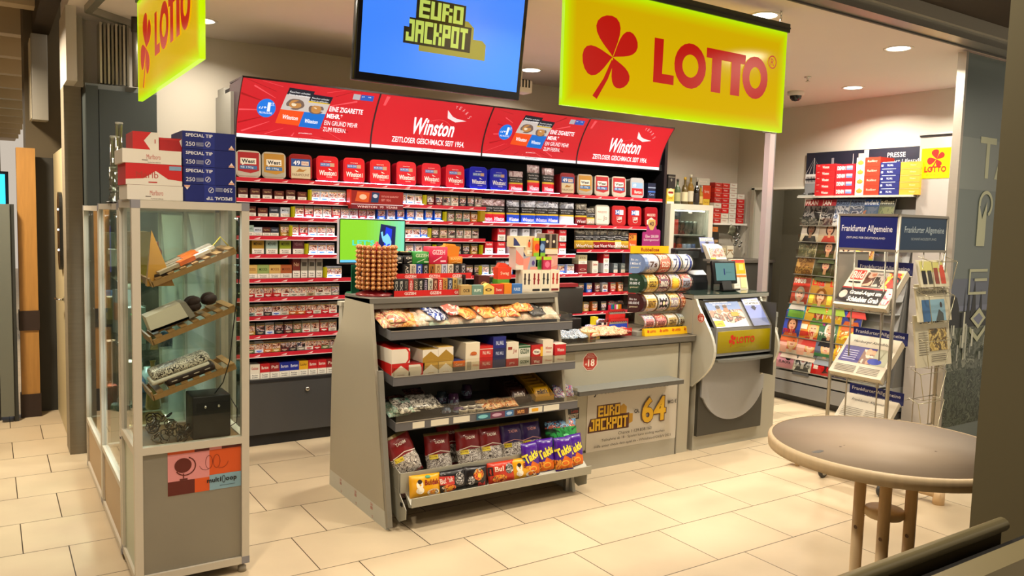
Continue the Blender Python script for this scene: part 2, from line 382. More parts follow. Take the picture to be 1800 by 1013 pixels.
b.build('projecting_sign', None, (.36, 7.42, 2.72), None, 'pale blank box sign projecting high from the dark pillar', 'sign')
d0 = empty('swing_door', 'cream door leaf standing open at the pillar with a dark round-ended plate', 'door', (.48, 6.55, 0))
b = B(); b.box(-.02, .02, 0, 1.1, .01, 2.15, M('#c9bb92', .5)); b.box(-.024, .024, -.012, 0, .01, 2.15, M('#d8cfae', .4)); b.build('door_leaf', d0)
b = B(); b.tube([(-.03, .12, 1.04), (-.07, .12, 1.04), (-.075, .24, 1.04)], .009, CHROME); b.lathe([(.022, -.028), (.022, -.02)], CHROME, 12, (0, .12, 1.04), 'x'); b.build('door_handle', d0)
b = B(); pts = ell(.28, 1.72, .11, .11, 10, 0, math.pi)+ell(.28, 1.36, .11, .11, 10, math.pi, 2*math.pi); b.prism(pts, 'x', -.045, -.021, M('#121314', .25))
for zz in (1.4, 1.55, 1.7): b.ball((-.047, .25, zz), .008, E('#ffffff', 2.5), 6)
b.build('dark_plate', d0)
b = B(); b.box(.07, .16, 0, .3, .05, 1.73, M('#6b6f66', .4, .2)); b.box(.16, .19, .02, .28, .0, 1.73, M('#2b2d2a', .5)); b.box(-.5, .07, .1, .3, 0, 2.0, BLACK)
b.ball((.07, -.002, .83), .006, E('#2cff66', 3), 6)
b.build('ticket_machine', None, (-.02, 7.36, 0), None, 'grey upright machine with a small green light at the left edge', 'machine')
# corridor ceiling: pale beams and lamps receding
b = B(); b.box(-6, .66, 8.2, 26, 3.5, 3.6, M('#a6937a', .8)); b.box(-6, .33, -2, 8.2, 3.5, 3.6, M('#a6937a', .8)); struct(b, 'ceiling_corridor')
BE = M('#c4b08a', .6)
for i in range(-3, 11):
    b = B(); y = 8.4+i*1.25; b.box(-4, .6 if y > 8.2 else .33, y, y+.16, 3.22, 3.5, BE); struct(b, 'trim_beam')
b = B(); b.box(-1.6, -1.2, 8.3, 25, 3.30, 3.42, M('#7c7a60', .5)); struct(b, 'trim_duct')
for i in range(5):
    b = B(); y = 9.2+i*2.5; b.box(-1.0, -.5, y, y+.9, 3.40, 3.44, E('#ffe0a8', 2.4)); b.box(-1.03, -.47, y-.03, y+.93, 3.44, 3.5, ALU_D)
    b.build('ceiling_light', None, None, None, 'rectangular light in the corridor ceiling, %s from the front' % ORD[i+1], 'ceiling light', 'corridor ceiling lights')
b = B(); b.box(-6, .3, 25, 25.2, 0, 3.5, M('#8d7a58', .7)); b.box(-6, -5.9, -2, 25, 0, 3.5, M('#6d5d44', .7)); struct(b, 'wall_corridor_end')
b = B(); b.box(-1.2, .1, .0, .05, 0, .5, E('#2fb8d8', 2.2)); b.box(-1.25, .15, .05, .1, -.05, .55, BLACK)
art(b, [('r', .15, .2, .9, .1, E('#ffffff', 2))], frame((-1.2, 0, 0)))
b.build('corridor_sign', None, (0.15, 16, 1.75), None, 'turquoise lit sign far down the corridor', 'sign')
b = B(); b.box(-2.2, .12, 0, 3, 0, 1.55, M('#3b4038', .5)); b.box(-1.8, .10, -.03, 0, .9, 1.5, E('#3a3a8c', .9)); b.build('far_kiosk', None, (.0, 11.5, 0), None, 'dark kiosk with bluish display far down the corridor', 'kiosk')

# ---- parked glass leaves (tall vertical profiles) and dark cupboard
for i in range(8):
    b = B(); x = .645+i*.0235; b.box(x, x+.013, 6.04, 6.2, 2.55, 2.95, M(['#b5ae9c', '#8b8574'][i % 2], .3, .6)); b.build('door_leaf_profile', None, None, None, 'silver upright profile of a parked sliding door leaf, %s from the left' % ORD[i+1], 'door profile', 'profiles of the parked sliding door leaves')
b = B(); b.tube([(.852, 5.98, 2.54), (.852, 5.98, 2.99)], .02, ALU_D, 12); b.tube([(.852, 5.98, 2.9), (.852, 5.98, 2.995)], .024, M('#3c342a', .4), 12)
b.build('round_post', None, None, None, 'round metal post standing in front of the parked door profiles', 'post')
k0 = empty('tall_cupboard', 'tall dark grey cupboard in the left corner under the door profiles', 'cupboard', (.76, 6.0, 0))
CG = M('#363d3b', .45, var=.03, scale=3)
b = B(); b.box(-.21, .225, 0, .28, 0, 2.52, CG); b.box(-.21, .225, -.004, 0, 2.5, 2.535, M('#6f7472', .4)); b.build('body', k0)
b = B(); b.box(-.208, -.135, -.02, -.001, .05, 2.52, CG); b.box(-.13, .223, -.02, -.001, .05, 2.50, CG); b.build('door', k0)

# ---- ceiling fittings
for i, (x, y) in enumerate(DOWN+DOWN_MORE):
    t = empty('downlight', 'round recessed downlight in the white ceiling, '+['above the big yellow sign', 'right of the big yellow sign', 'above the magazine rack', 'beside the hanging screen', 'behind the left yellow sign', 'hidden above the yellow sign', 'above the glass cases', 'above the lottery kiosk', 'above the snack stand', 'near the mural wall'][i], 'downlight', (x, y, 3.0), group='recessed downlights')
    b = B(); b.lathe([(.078, -.004), (.098, -.006), (.10, 0), (.078, -.001), (.078, -.004)], M('#efe9df', .4), 24); b.build('rim', t)
    b = B(); b.lathe([(.0, -.002), (.078, -.002)], E('#fff6e4', 9), 24); b.build('lens', t)
t = empty('security_camera', 'small dome camera on the white ceiling right of the big yellow sign', 'camera', tuple(aZ(1399, 163, 2.99)))
b = B(); b.lathe([(0, .01), (.075, .01), (.075, -.02), (.055, -.03), (0, -.03)], WHITE, 20); b.build('housing', t)
b = B(); b.lathe([(.055, -.03), (.05, -.055), (.03, -.075), (0, -.082)], M('#101012', .08), 16); b.build('dome', t)
b = B(); b.lathe([(0, 0), (.03, 0), (.03, -.008), (.008, -.012), (.008, -.035), (.02, -.04), (0, -.045)], CHROME, 12)
b.build('sprinkler', None, tuple(aZ(1420, 135, 3.0)), None, 'small chrome sprinkler head in the ceiling', 'sprinkler')
t = empty('ceiling_speaker', 'small pale slotted box fixed under the ceiling beside the hanging screen', 'speaker', tuple(aY(916, 153, 5.4)))
b = B(); b.rbox(-.07, .07, -.06, .06, -.05, .05, WHITE, .012)
for i in range(4): b.box(-.06+i*.03, -.045+i*.03, -.062, -.058, -.01, .052, BLACK)
b.build('box', t)
b = B(); b.tube([(0, 0, .05), (0, 0, 3.0-t.location.z)], .008, WHITE); b.build('stem', t)

# ============================================================ HANGING SIGNS
def glowmat():
    m = bpy.data.materials.new('edge_lit_acrylic'); m.use_nodes = True; nt = m.node_tree; N = nt.nodes; L = nt.links; bs = N['Principled BSDF']
    tc = N.new('ShaderNodeTexCoord'); sp = N.new('ShaderNodeSeparateXYZ'); L.new(tc.outputs['Generated'], sp.inputs[0])
    def mth(op, a, bb=None, v=None):
        n = N.new('ShaderNodeMath'); n.operation = op
        if hasattr(a, 'node'): L.new(a, n.inputs[0])
        else: n.inputs[0].default_value = a
        if bb is not None:
            if hasattr(bb, 'node'): L.new(bb, n.inputs[1])
            else: n.inputs[1].default_value = bb
        return n.outputs[0]
    def edge(s, w):
        q = mth('ABSOLUTE', mth('SUBTRACT', s, .5)); q = mth('SUBTRACT', .5, q); q = mth('DIVIDE', q, w); q = mth('MINIMUM', q, 1.0); return q
    ex = edge(sp.outputs[0], .045); ez = edge(sp.outputs[2], .13)
    d = mth('MINIMUM', ex, ez)
    cr = N.new('ShaderNodeValToRGB'); L.new(d, cr.inputs[0]); e = cr.color_ramp
    e.elements[0].color = (*lin('#c6ff00'), 1); e.elements[1].color = (*lin('#dcb400'), 1); e.elements[1].position = 1
    k = e.elements.new(.5); k.color = (*lin('#d6d200'), 1)
    L.new(cr.outputs[0], bs.inputs['Emission Color']); bs.inputs['Emission Strength'].default_value = .82
    bs.inputs['Base Color'].default_value = (*[c*.3 for c in lin('#dcb400')], 1); bs.inputs['Roughness'].default_value = .12
    return m
GLOW = glowmat()
RED = M('#c81408', .3, 0, .75)
def lotto_sign(name, label, loc, rz, w, h):
    t = empty(name, label, 'sign', loc, (0, 0, rz), 'yellow hanging signs')
    b = B(); b.box(0, w, -.012, .012, 0, h, GLOW); b.build('panel', t)
    b = B()
    els = clover(.188*w, .455*h, h*.60, RED)
    els.append(('p', [(x0*w, y0*h) for x0, y0 in [(.357, .30), (.357, .69), (.397, .69), (.395, .385), (.447, .385), (.447, .30)]], RED))
    def O(cx, rx): return ('a', cx*w, .497*h, rx*w, .205*h, .036*w, 0, 360, RED)
    def T(x0_, ww): return [('r', x0_*w, .605*h, ww*w, .09*h, RED), ('r', (x0_+ww*.5-.023)*w, .295*h, .046*w, .33*h, RED)]
    els.append(O(.520, .073)); els += T(.593, .100)+T(.690, .095); els.append(O(.838, .066))
    els += [('a', .925*w, .68*h, .022*w, .065*h, .004*w, 0, 360, RED), ('t', 'R', .916*w, .645*h, .018*w, .07*h, RED)]
    art(b, els, frame((0, -.0125, 0)), .0008, .0002)
    b.build('lettering', t)
    b = B(); b.box(-.002, w+.012, -.022, .022, h, h+.05, M('#4d4f3c', .35, .5)); b.box(-.002, w+.012, -.026, .026, h+.02, h+.028, M('#2c2d24', .4)); b.build('top_rail', t)
    b = B(); n = 0
    for xx in (.16*w, .97*w):
        z = h+.05
        while loc[2]+z < 2.995:
            pts = [(xx+(.006*math.cos(a) if n % 2 else 0), (0 if n % 2 else .006*math.cos(a)), z+.013+.014*math.sin(a)) for a in [i*math.pi/4 for i in range(9)]]
            b.tube(pts, .0018, CHROME, 5, cap=False); z += .021; n += 1
    b.build('chain', t)
    return t
lotto_sign('hanging_sign', 'large yellow lit sign with red four-leaf clover, facing the viewer', (2.36, 3.2, 2.285), 0, 1.655, .59)
lotto_sign('hanging_sign', 'yellow lit sign with red clover seen edge-on over the glass cases', (.76, 5.16, 2.345), R(-90), 1.62, .56)
# ---- hanging screen
t = empty('hanging_screen', 'large black-framed screen with blue picture hanging from the ceiling', 'screen', (1.60, 4.0, 2.42), (R(7), 0, 0))
b = B(); b.rbox(0, 1.035, -.02, .035, 0, .66, M('#0c0c12', .25), .008); b.box(.02, 1.0, .035, .07, .04, .6, M('#4a4540', .5)); b.build('case', t)
b = B(); b.box(.028, 1.007, -.022, -.0205, .045, .63, E('#3f86ff', .95))
YG = E('#b4c95c', .95); OL = E('#8f8a3a', .9); BK = M('#050507', .4)
fr = frame((.028, -.022, -.012)); els = []
els += [('p', [(.33, .225), (.33, .40), (.62, .40), (.66, .37), (.66, .31), (.72, .31), (.745, .29), (.745, .205), (.33, .205)], OL)]
els += [('p', [(.30, .37), (.30, .48), (.60, .48), (.60, .37), (.645, .37), (.645, .235), (.235, .235), (.235, .32), (.265, .32), (.265, .37)], BK)]
GR = {'E': ['111', '100', '111', '100', '111'], 'U': ['101', '101', '101', '101', '111'], 'R': ['110', '101', '110', '101', '101'], 'O': ['111', '101', '101', '101', '111'],
      'J': ['011', '001', '001', '101', '111'], 'A': ['111', '101', '111', '101', '101'], 'C': ['111', '100', '100', '100', '111'], 'K': ['101', '101', '110', '101', '101'], 'P': ['111', '101', '111', '100', '100'], 'T': ['111', '010', '010', '010', '010']}
def blocks(word, x, y, cw, ch, c, gap=.35):
    out = []
    for li, chh in enumerate(word):
        for r, row in enumerate(GR[chh]):
            for q, v in enumerate(row):
                if v == '1': out.append(('r', x+(li*(3+gap)+q)*cw, y+(4-r)*ch, cw*1.01, ch*1.01, c))
    return out
els += blocks('EURO', .318, .377, .0205, .0185, YG)+blocks('JACKPOT', .248, .248, .0162, .0225, YG)
art(b, els, fr, .0006, .00002)
b.build('picture', t)
b = B(); b.box(.45, .55, .04, .08, .2, .64, GREYD); b.tube([(.5, .06, .5), (.5, .0, .75)], .02, GREYD); b.build('bracket', t)
# ============================================================ TOBACCO WALL UNIT
from mathutils import noise as _nz
def pillow(b, w, h, t, zones, seed=0, crump=.0, nx=10, ny=14, flat=.0, side=None):
    """a filled bag standing on z=0, front towards -y; zones = [(upper fraction, material)]"""
    def surf(x, z, s):            # x in -w/2..w/2, z in 0..h
        u = max(-1, min(1, 2*x/w)); v = max(-1, min(1, 2*z/h-1))
        pu = (1-abs(u)**3.2); pv = max(0, 1-abs(v)**3.5)
        d = t/2*max(flat, pu)**.6*pv**.7 if pu > 0 else 0
        if crump: d += crump*_nz.noise(Vector((x*28+seed*3.1, z*28, s*9+seed)))*(.35+pv)*min(1, (1-abs(u))*6+.15)
        return d
    vs = []; 
    for s in (-1, 1):
        for j in range(ny+1):
            for i in range(nx+1):
                x = -w/2+w*i/nx; z = h*j/ny; d = surf(x, z, s)
                wob = crump*.8*_nz.noise(Vector((z*20+seed, seed*2.0, i*.0))) if crump else 0
                vs.append((x+wob, s*max(d, .0006), z))
    n1 = (nx+1)*(ny+1)
    for j in range(ny):
        zf = (j+.5)/ny; mt = next(m for (zz, m) in zones if zf <= zz)
        fs = []; fb = []
        for i in range(nx):
            a = j*(nx+1)+i; fs.append((a, a+1, a+nx+2, a+nx+1)); fb.append((n1+a+1, n1+a, n1+a+nx+1, n1+a+nx+2))
        e = [(j*(nx+1), n1+j*(nx+1), n1+(j+1)*(nx+1), (j+1)*(nx+1))][0]
        l0 = (e[0], e[3], e[2], e[1]); a = j*(nx+1)+nx; l1 = (a, n1+a, n1+a+nx+1, a+nx+1)
        n = len(b.v)
        b.add(vs, fs+fb+[l0, l1], mt, True) if j == 0 else _more(b, base, fs+fb+[l0, l1], mt)
        if j == 0: base = n
    a = [(i, i+1, n1+i+1, n1+i) for i in range(nx)]; q = ny*(nx+1)
    _more(b, base, [(f[3], f[2], f[1], f[0]) for f in a]+[(q+i, q+i+1, n1+q+i+1, n1+q+i) for i in range(nx)], zones[0][1])
    return lambda x, z, k: Vector((x-w/2, -max(.0006, surf(x-w/2, z, -1))-k-.0004, z))
def _more(b, base, fs, m):
    k = b.mi(m)
    for f in fs: b.f.append([base+i for i in f]); b.m.append(k); b.sm.append(True)

BLK = M('#0d0b10', .6)
U = empty('tobacco_shelving', 'long tobacco wall unit with black shelves, red price rails and lit red header', 'shelving', (3.5, 5.8, 0))
def uw(b, name, label=None, parent=None):
    o = b.build(name, parent or U, label=label)
    if not parent: o.matrix_parent_inverse = Matrix.Translation((-3.5, -5.8, 0))
    return o
LP = M('#9b988f', .45, .1, var=.03)
b = B(); b.box(1.44, 1.465, 5.84, 6.28, 0, 2.56, LP); b.box(1.455, 1.50, 6.1, 6.28, 2.56, 2.62, LP); b.box(1.44, 1.465, 5.80, 5.84, 0, 2.24, GREYP); uw(b, 'side_panel', 'pale grey left side panel')
b = B(); b.box(5.575, 5.61, 5.80, 6.28, 0, 2.60, M('#17151a', .35)); uw(b, 'side_panel', 'black right side panel')
b = B(); b.box(1.465, 5.575, 6.2, 6.28, 0, 2.58, BLK); uw(b, 'back_panel')
b = B(); b.box(1.465, 5.575, 5.84, 6.2, 2.24, 2.30, BLK); b.box(1.465, 5.575, 5.95, 6.2, 2.30, 2.6, BLK); uw(b, 'canopy')
b = B(); b.box(1.47, 5.575, 5.83, 6.2, 0, .09, M('#141315', .6)); uw(b, 'plinth')
DRW = M('#4f4f50', .4, .3, var=.03)
for i in range(4):
    x0, x1 = 1.47+i*1.026, 1.47+(i+1)*1.026
    b = B(); b.box(x0+.003, x1-.003, 5.80, 5.83, .09, .475, DRW); b.box(x0+.003, x1-.003, 5.83, 6.19, .09, .475, BLK); o = uw(b, 'drawer')
    b = B(); b.lathe([(.0, -.012), (.014, -.012), (.018, -.004), (.018, 0)], CHROME, 14, (x0+.52, 5.80, .40), 'y'); q = b.build('lock', o)
b = B(); b.box(1.47, 5.575, 5.797, 5.83, .475, .498, M('#232326', .4)); uw(b, 'bottom_ledge')

# curved lit header boxes
def hprof(s): return 5.80-.185*max(0, s)**2.0, 2.245+.385*s-.012*math.sin(math.pi*s)
HX = [1.462, 2.475, 3.472, 4.478, 5.505]
REDH = E('#d8202c', .88); WH = E('#f2f2f4', 1.0); HT = E('#ffffff', 1.05); HP = E('#f2555c', .95); HD = E('#b3131c', .85)
def pack_art(x, y, w, h, sk, col, lab, lc):      # slanted cigarette pack drawn on the header
    def q(a, c): return (x+a*w+sk*c*h, y+c*h-a*w*.09)
    o = [('p', [q(0, 0), q(1, 0), q(1, 1), q(0, 1)], E(col, .95)), ('p', [q(0, .42), q(1, .42), q(1, 1), q(0, 1)], E('#d9cfc8', .8)),
         ('p', [q(0, .80), q(1, .80), q(1, 1), q(0, 1)], E('#1b2030', .7)), ('p', [q(0, .765), q(1, .765), q(1, .81), q(0, .81)], E('#e8c33c', .9))]
    cx, cy = q(.48, .6)
    o += [('e', cx, cy, w*.36, h*.15, E('#7d665c', .8)), ('e', cx, cy, w*.25, h*.12, E('#c58a4a', .9)), ('e', cx-.01, cy, w*.10, h*.055, E('#f0e0c0', .9))]
    tx, ty = q(.18, .15); o += [('t', lab, tx, ty, w*.62, h*.13, E(lc, 1), {'rot': -.06, 'bold': .02})]
    tx, ty = q(.08, .90); o += [('t', 'Rauchen schadet', tx, ty-.01, w*.8, h*.045, E('#ffffff', .9), {'rot': -.06})]
    tx, ty = q(.08, .83); o += [('t', 'Ihnen zu sehenden', tx, ty-.01, w*.8, h*.045, E('#ffffff', .9), {'rot': -.06})]
    return o
for i in range(4):
    x0, x1 = HX[i]+.006, HX[i+1]-.006; w = x1-x0; n = 14
    b = B(); vs = []; 
    for j in range(n+1):
        s = j/n; y, z = hprof(s); vs += [(x0, y, z), (x1, y, z)]
    b.add(vs, [(2*j, 2*j+1, 2*j+3, 2*j+2) for j in range(1, n)], REDH, True)
    b.add(vs[:4], [(0, 1, 3, 2)], WH)
    def fr(x, v, k, x0=x0):
        y, z = hprof(v); return Vector((x0+x, y-.001-k, z))
    cuts = [('v', c/12) for c in range(1, 12)]
    if i in (0, 2):
        els = []
        for a in range(26):
            an = R(14*a+4*rnd.random()); r0 = .16+.1*rnd.random(); r1 = r0+.08+.16*rnd.random(); cx, cy = .42*w, .58
            def pt(r, q): return (min(w-.005, max(.005, cx+r*math.cos(an+q)*1.15)), min(.985, max(.1, cy+2.3*r*math.sin(an+q))))
            els.append(('p', [pt(r0, -.008), pt(r0, .008), pt(r1, .016), pt(r1, -.016)], HP if a % 2 else HD))
        els += [('e', .19*w, .57, .066*w, .155, E('#1c78e0', 1)), ('t', '27+', .135*w, .55, .055*w, .07, HT, {'bold': .02}), ('t', '1', .197*w, .52, .02*w, .15, HT, {'bold': .03}), ('t', 'ST.', .222*w, .62, .022*w, .05, HT), ('t', 'PRO PACKUNG', .145*w, .475, .09*w, .035, HT)]
        els += pack_art(.265*w, .33, .185*w, .60, .10*w, '#f0521c', 'Winston', '#ffffff')+pack_art(.435*w, .30, .16*w, .57, .10*w, '#0f6fd0', 'Winston', '#ffffff')
        els += [('t', 'EINE ZIGARETTE', .645*w, .625, .26*w, .085, HT, {'bold': .02}), ('t', 'MEHR.*', .635*w, .505, .12*w, .085, HT, {'bold': .03}),
                ('t', 'EIN GRUND MEHR', .625*w, .375, .26*w, .085, HT), ('t', 'ZUM FEIERN.', .62*w, .25, .18*w, .085, HT),
                ('r', .80*w, .86, .055*w, .085, E('#b8b4b8', .9)), ('r', .86*w, .86, .10*w, .085, E('#2a5bb8', .95)), ('t', '10,-  23,-', .868*w, .88, .085*w, .045, HT),
                ('t', 'gorauchfrei.com', .44*w, .16, .10*w, .028, HT), ('t', 'Rauchen ist tödlich', .44*w, .035, .13*w, .03, E('#505058', .7))]
    else:
        els = [('a', .60*w, .45, .20*w, .30, .006, 190, 330, HP), ('a', .56*w, .42, .14*w, .26, .005, 20, 300, HP),
               ('t', 'Winston', .33*w, .36, .38*w, .32, HT, {'bold': .025, 'shear': .12}),
               ('p', [(.60*w, .86), (.62*w, .72), (.70*w, .66), (.80*w, .70), (.70*w, .73), (.66*w, .76)], E('#f0dfe0', .95)),
               ('t', 'ZEITLOSER GESCHMACK SEIT 1954.', .17*w, .16, .66*w, .12, HT, {'bold': .015}), ('t', 'Rauchen ist tödlich', .44*w, .035, .13*w, .03, E('#505058', .7)),
               ('p', [(.05*w, .97), (.08*w, .97), (.06*w, .82), (.04*w, .82)], HP)]
        for q, ch in enumerate('YEARS'): els.append(('t', ch, (.66+.034*q)*w, .90-.018*q*q*.5, .018*w, .05, E('#f3b8bb', .9), {'rot': -.12*q}))
    art(b, els, fr, .0006, .00006, cuts)
    if i in (1, 3): pass
    o = uw(b, 'lit_header', 'red lit header panel with '+('two drawn cigarette packs' if i in (0, 2) else 'white script lettering'))
    b = B()
    for xx in (x0-.006, x1):
        pts = [hprof(j/n) for j in range(n+1)]; b.prism([(p[0]-.004, p[1]) for p in pts]+[(5.96, 2.62), (5.96, 2.245)], 'x', xx, xx+.006, M('#3a2a30', .4) )
    b.box(x0-.006, x1+.006, hprof(1)[0]-.004, 5.96, 2.628, 2.640, M('#2c1f24', .4))
    q = b.build('frame', o)

# shelves + price rails
SH = [(1.953, 1.468, 5.56), (1.808, 1.468, 3.53), (1.679, 1.468, 5.40), (1.54, 1.468, 3.53), (1.407, 1.468, 4.50), (1.229, 1.468, 5.2), (1.093, 1.468, 3.2), (.956, 1.468, 3.2), (.818, 1.468, 3.2), (.683, 1.468, 3.2)]
SH += [(1.455, 4.52, 5.56), (1.05, 3.6, 5.56), (.872, 4.3, 5.56), (.70, 4.3, 5.56)]
RAILW = M('#e9c8cc', .4)
for (z, x0, x1) in SH:
    b = B(); b.box(x0, x1, 5.815, 6.2, z-.006, z+.008, BLK); uw(b, 'shelf')
    b = B(); b.box(x0, x1, 5.795, 5.805, z-.016, z+.012, STRIP); b.box(x0, x1, 5.793, 5.803, z-.02, z-.015, M('#e8d8dc', .4))
    fr = frame((x0, 5.795, z-.016)); els = []
    x = .12
    while x < x1-x0-.1: els.append(('p', [(x, .006), (x+.04, .006), (x+.05, .02), (x+.02, .012)], RAILW)); x += .197
    art(b, els, fr, .0004, 0); uw(b, 'price_rail')
def wx(px, py): return aY(px, py, 5.8).x
LED = M('#d6deff', .4, 0, 22)
for (z, a, c, py) in [(1.953, 556, 985, 320), (1.808, 550, 608, 340), (1.808, 702, 745, 355), (1.679, 518, 780, 375), (1.54, 515, 592, 415), (1.54, 714, 754, 420), (1.407, 542, 592, 450), (1.407, 714, 762, 450), (1.407, 850, 925, 445), (1.407, 978, 1012, 445), (1.229, 575, 600, 490), (1.229, 845, 880, 485), (1.229, 980, 1016, 480), (1.679, 850, 1015, 395)]:
    b = B(); b.box(wx(a, py), wx(c, py), 5.808, 5.812, z+.012, z+.0155, LED); uw(b, 'light_strip')
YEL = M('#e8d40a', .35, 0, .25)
for (z, px, py) in [(1.808, 546, 345), (1.808, 748, 360), (1.679, 516, 378), (1.679, 783, 395), (1.54, 512, 410), (1.54, 756, 425), (1.407, 540, 445), (1.407, 765, 450), (1.407, 847, 448), (1.229, 573, 490), (1.229, 845, 485)]:
    x = wx(px, py); b = B(); b.box(x-.008, x+.008, 5.796, 5.84, z+.012, z+.09, YEL); uw(b, 'divider', 'yellow shelf divider')
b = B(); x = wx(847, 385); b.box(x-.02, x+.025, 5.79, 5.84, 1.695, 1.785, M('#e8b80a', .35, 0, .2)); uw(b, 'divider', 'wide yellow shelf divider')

# ---- pack prototypes (width 1 = real metres), front at y=0
def proto_std(name, brand, mark, w=.062, h=.084, sleeve='#77746a', pic=None):
    b = B(); b.box(-w/2, w/2, 0, .045, 0, h, P(brand))
    g = h/.084
    els = [('r', 0, h*.80, w, h*.20, M(sleeve, .5)), ('r', .003, h*.85, w-.006, h*.03, P('#2a2a2c')), ('r', 0, h*.76, w, h*.04, P('#b59a3a')), ('r', .002, h*.30, w-.004, h*.46, pic or PHOTO),
           ('r', .012, h*.10, w-.024, h*.09, P(mark)), ('r', .022, h*.04, w-.044, h*.035, P(mark))]
    art(b, els, frame((-w/2, 0, 0)), .0003, .0001)
    return b.mesh(name)
def proto_box(name, top, txt, tcol, w=.085, h=.088, low='#dcd8cc', frac=.36, second=None):
    b = B(); b.box(-w/2, w/2, 0, .10, 0, h, P(top)); els = [('r', 0, 0, w, h*frac, P(low)), ('r', .004, h*frac*.12, w-.008, h*frac*.76, P('#eeeae0')),
        ('t', 'Rauchen', w*.2, h*frac*.52, w*.6, h*frac*.22, P('#17171a'), {'bold': .02}), ('t', 'ist tödlich', w*.22, h*frac*.2, w*.56, h*frac*.22, P('#17171a'), {'bold': .02}),
        ('t', txt, w*.15, h*(frac+.22), w*.7, h*.2, P(tcol), {'bold': .01})]
    if second: els.insert(2, ('r', 0, h*.88, w, h*.12, P(second)))
    art(b, els, frame((-w/2, 0, 0)), .0003, .0001); return b.mesh(name)
PK = {}
for k, c, m, s in [('redwhite', '#e8e2da', '#c01824', '#77746a'), ('red', '#b81820', '#e8e2da', '#6c675e'), ('bluewhite', '#dfe6f2', '#1a5fd0', '#7d8088'), ('blue', '#1f62d8', '#f0f4ff', '#7d8088'),
                   ('white', '#d8d4c6', '#8a8678', '#6c675e'), ('grey', '#8d8a7e', '#d8d4c6', '#5c584e'), ('beige', '#b5a684', '#5c4a30', '#6c675e'), ('dark', '#2c2a30', '#b0a890', '#5c584e'),
                   ('green', '#5d7048', '#d8d4b6', '#5c584e'), ('maroon', '#5e1a20', '#c8b8a0', '#4c4038'), ('gold', '#b08a3c', '#f0e6c8', '#5c584e'), ('orange', '#c4682a', '#f0e2c8', '#5c584e'), ('teal', '#8fa8a4', '#2c3c3c', '#5c584e')]:
    PK[k] = (proto_std('cigarette_pack', c, m, sleeve=s, pic=PHOTO if k not in ('grey', 'dark', 'maroon') else PHOTO_D), .062, .084)
WORDS = {'redwhite': 'white and red', 'red': 'red', 'bluewhite': 'white and blue', 'blue': 'blue', 'white': 'pale', 'grey': 'grey', 'beige': 'beige', 'dark': 'dark', 'green': 'green', 'maroon': 'maroon', 'gold': 'gold', 'orange': 'orange', 'teal': 'pale teal'}
PB = {'brown': (proto_box('cigarillo_box', '#4a1c18', 'Cigarillos', '#c8a878'), 'dark brown'), 'brownlow': (proto_box('cigarillo_box', '#5a2018', 'Tabak', '#b08858', h=.075), 'low reddish brown'),
      'navy': (proto_box('cigarillo_box', '#23283a', 'CIGARS', '#b8bccb'), 'dark navy'), 'pale': (proto_box('cigarillo_box', '#c3cddb', 'MINI', '#2c3448'), 'pale blue'),
      'gold': (proto_box('cigarillo_box', '#b08a2c', 'MEHARI', '#2a1c0c', h=.108), 'golden'), 'mint': (proto_box('cigarillo_box', '#9fb8b0', 'MEHARI', '#2a3c3c', h=.108), 'mint green'),
      'lime': (proto_box('cigarillo_box', '#8a9c1e', 'MEHARI', '#2c3408', h=.108), 'lime green'), 'plum': (proto_box('cigarillo_box', '#5c2430', 'MEHARI', '#a8787c', h=.108), 'plum'),
      'sand': (proto_box('cigarillo_box', '#c8a45c', 'MOODS', '#7a3c14', h=.10), 'sand coloured'), 'sage': (proto_box('cigarillo_box', '#8ca05c', 'MOODS', '#384818', h=.10), 'sage green'),
      'rust': (proto_box('cigarillo_box', '#a8582c', 'MOODS', '#5c240c', h=.10), 'rust coloured'), 'slim': (proto_box('cigarillo_box', '#8a8474', 'I', '#3c382c', w=.05, h=.15), 'tall narrow grey'),
      'slimred': (proto_box('cigarillo_box', '#6c241c', 'No', '#d8b088', w=.055, h=.15), 'tall narrow red'),
      'bigred': (proto_box('big_pack', '#c01c24', 'Burton', '#f2e8e0', w=.07, h=.112, frac=.42), 'red'), 'bigblue': (proto_box('big_pack', '#1c2c98', 'Burton', '#e8ecff', w=.075, h=.112, frac=.42), 'blue'),
      'bigyellow': (proto_box('big_pack', '#dca824', 'Lucky', '#5c2c08', w=.07, h=.112, frac=.42), 'yellow'), 'bigdark': (proto_box('big_pack', '#8c1c20', 'Pall', '#e8d8c8', w=.07, h=.112, frac=.42), 'dark red'),
      'bigwhite': (proto_box('big_pack', '#e2dccf', 'Gauloises', '#b82024', w=.07, h=.112, frac=.42), 'cream'),
      'stackred': (proto_box('big_pack', '#d0202c', 'Rauchen', '#f4e8e4', w=.085, h=.115, frac=.5, low='#e4e8f4'), 'red and white'), 'stackwhite': (proto_box('big_pack', '#d8dce6', 'JPS', '#20242c', w=.08, h=.115, frac=.5, low='#e4e8f4'), 'white'),
      'cream': (proto_box('big_pack', '#cfc69c', 'ETA', '#6c5c20', w=.10, h=.085), 'pale green'), 'crim': (proto_box('big_pack', '#7c1c24', 'O', '#e0b0a8', w=.10, h=.085, frac=.1), 'crimson'), 'steel': (proto_box('big_pack', '#6f7a80', 'Fin', '#d0d8dc', w=.06, h=.11), 'steel grey')}
BAY = {1: 'top', 2: 'second', 3: 'third', 4: 'fourth', 5: 'fifth', 6: 'sixth', 7: 'seventh', 8: 'eighth', 9: 'ninth', 10: 'tenth', 11: 'lowest'}
cnt = {}
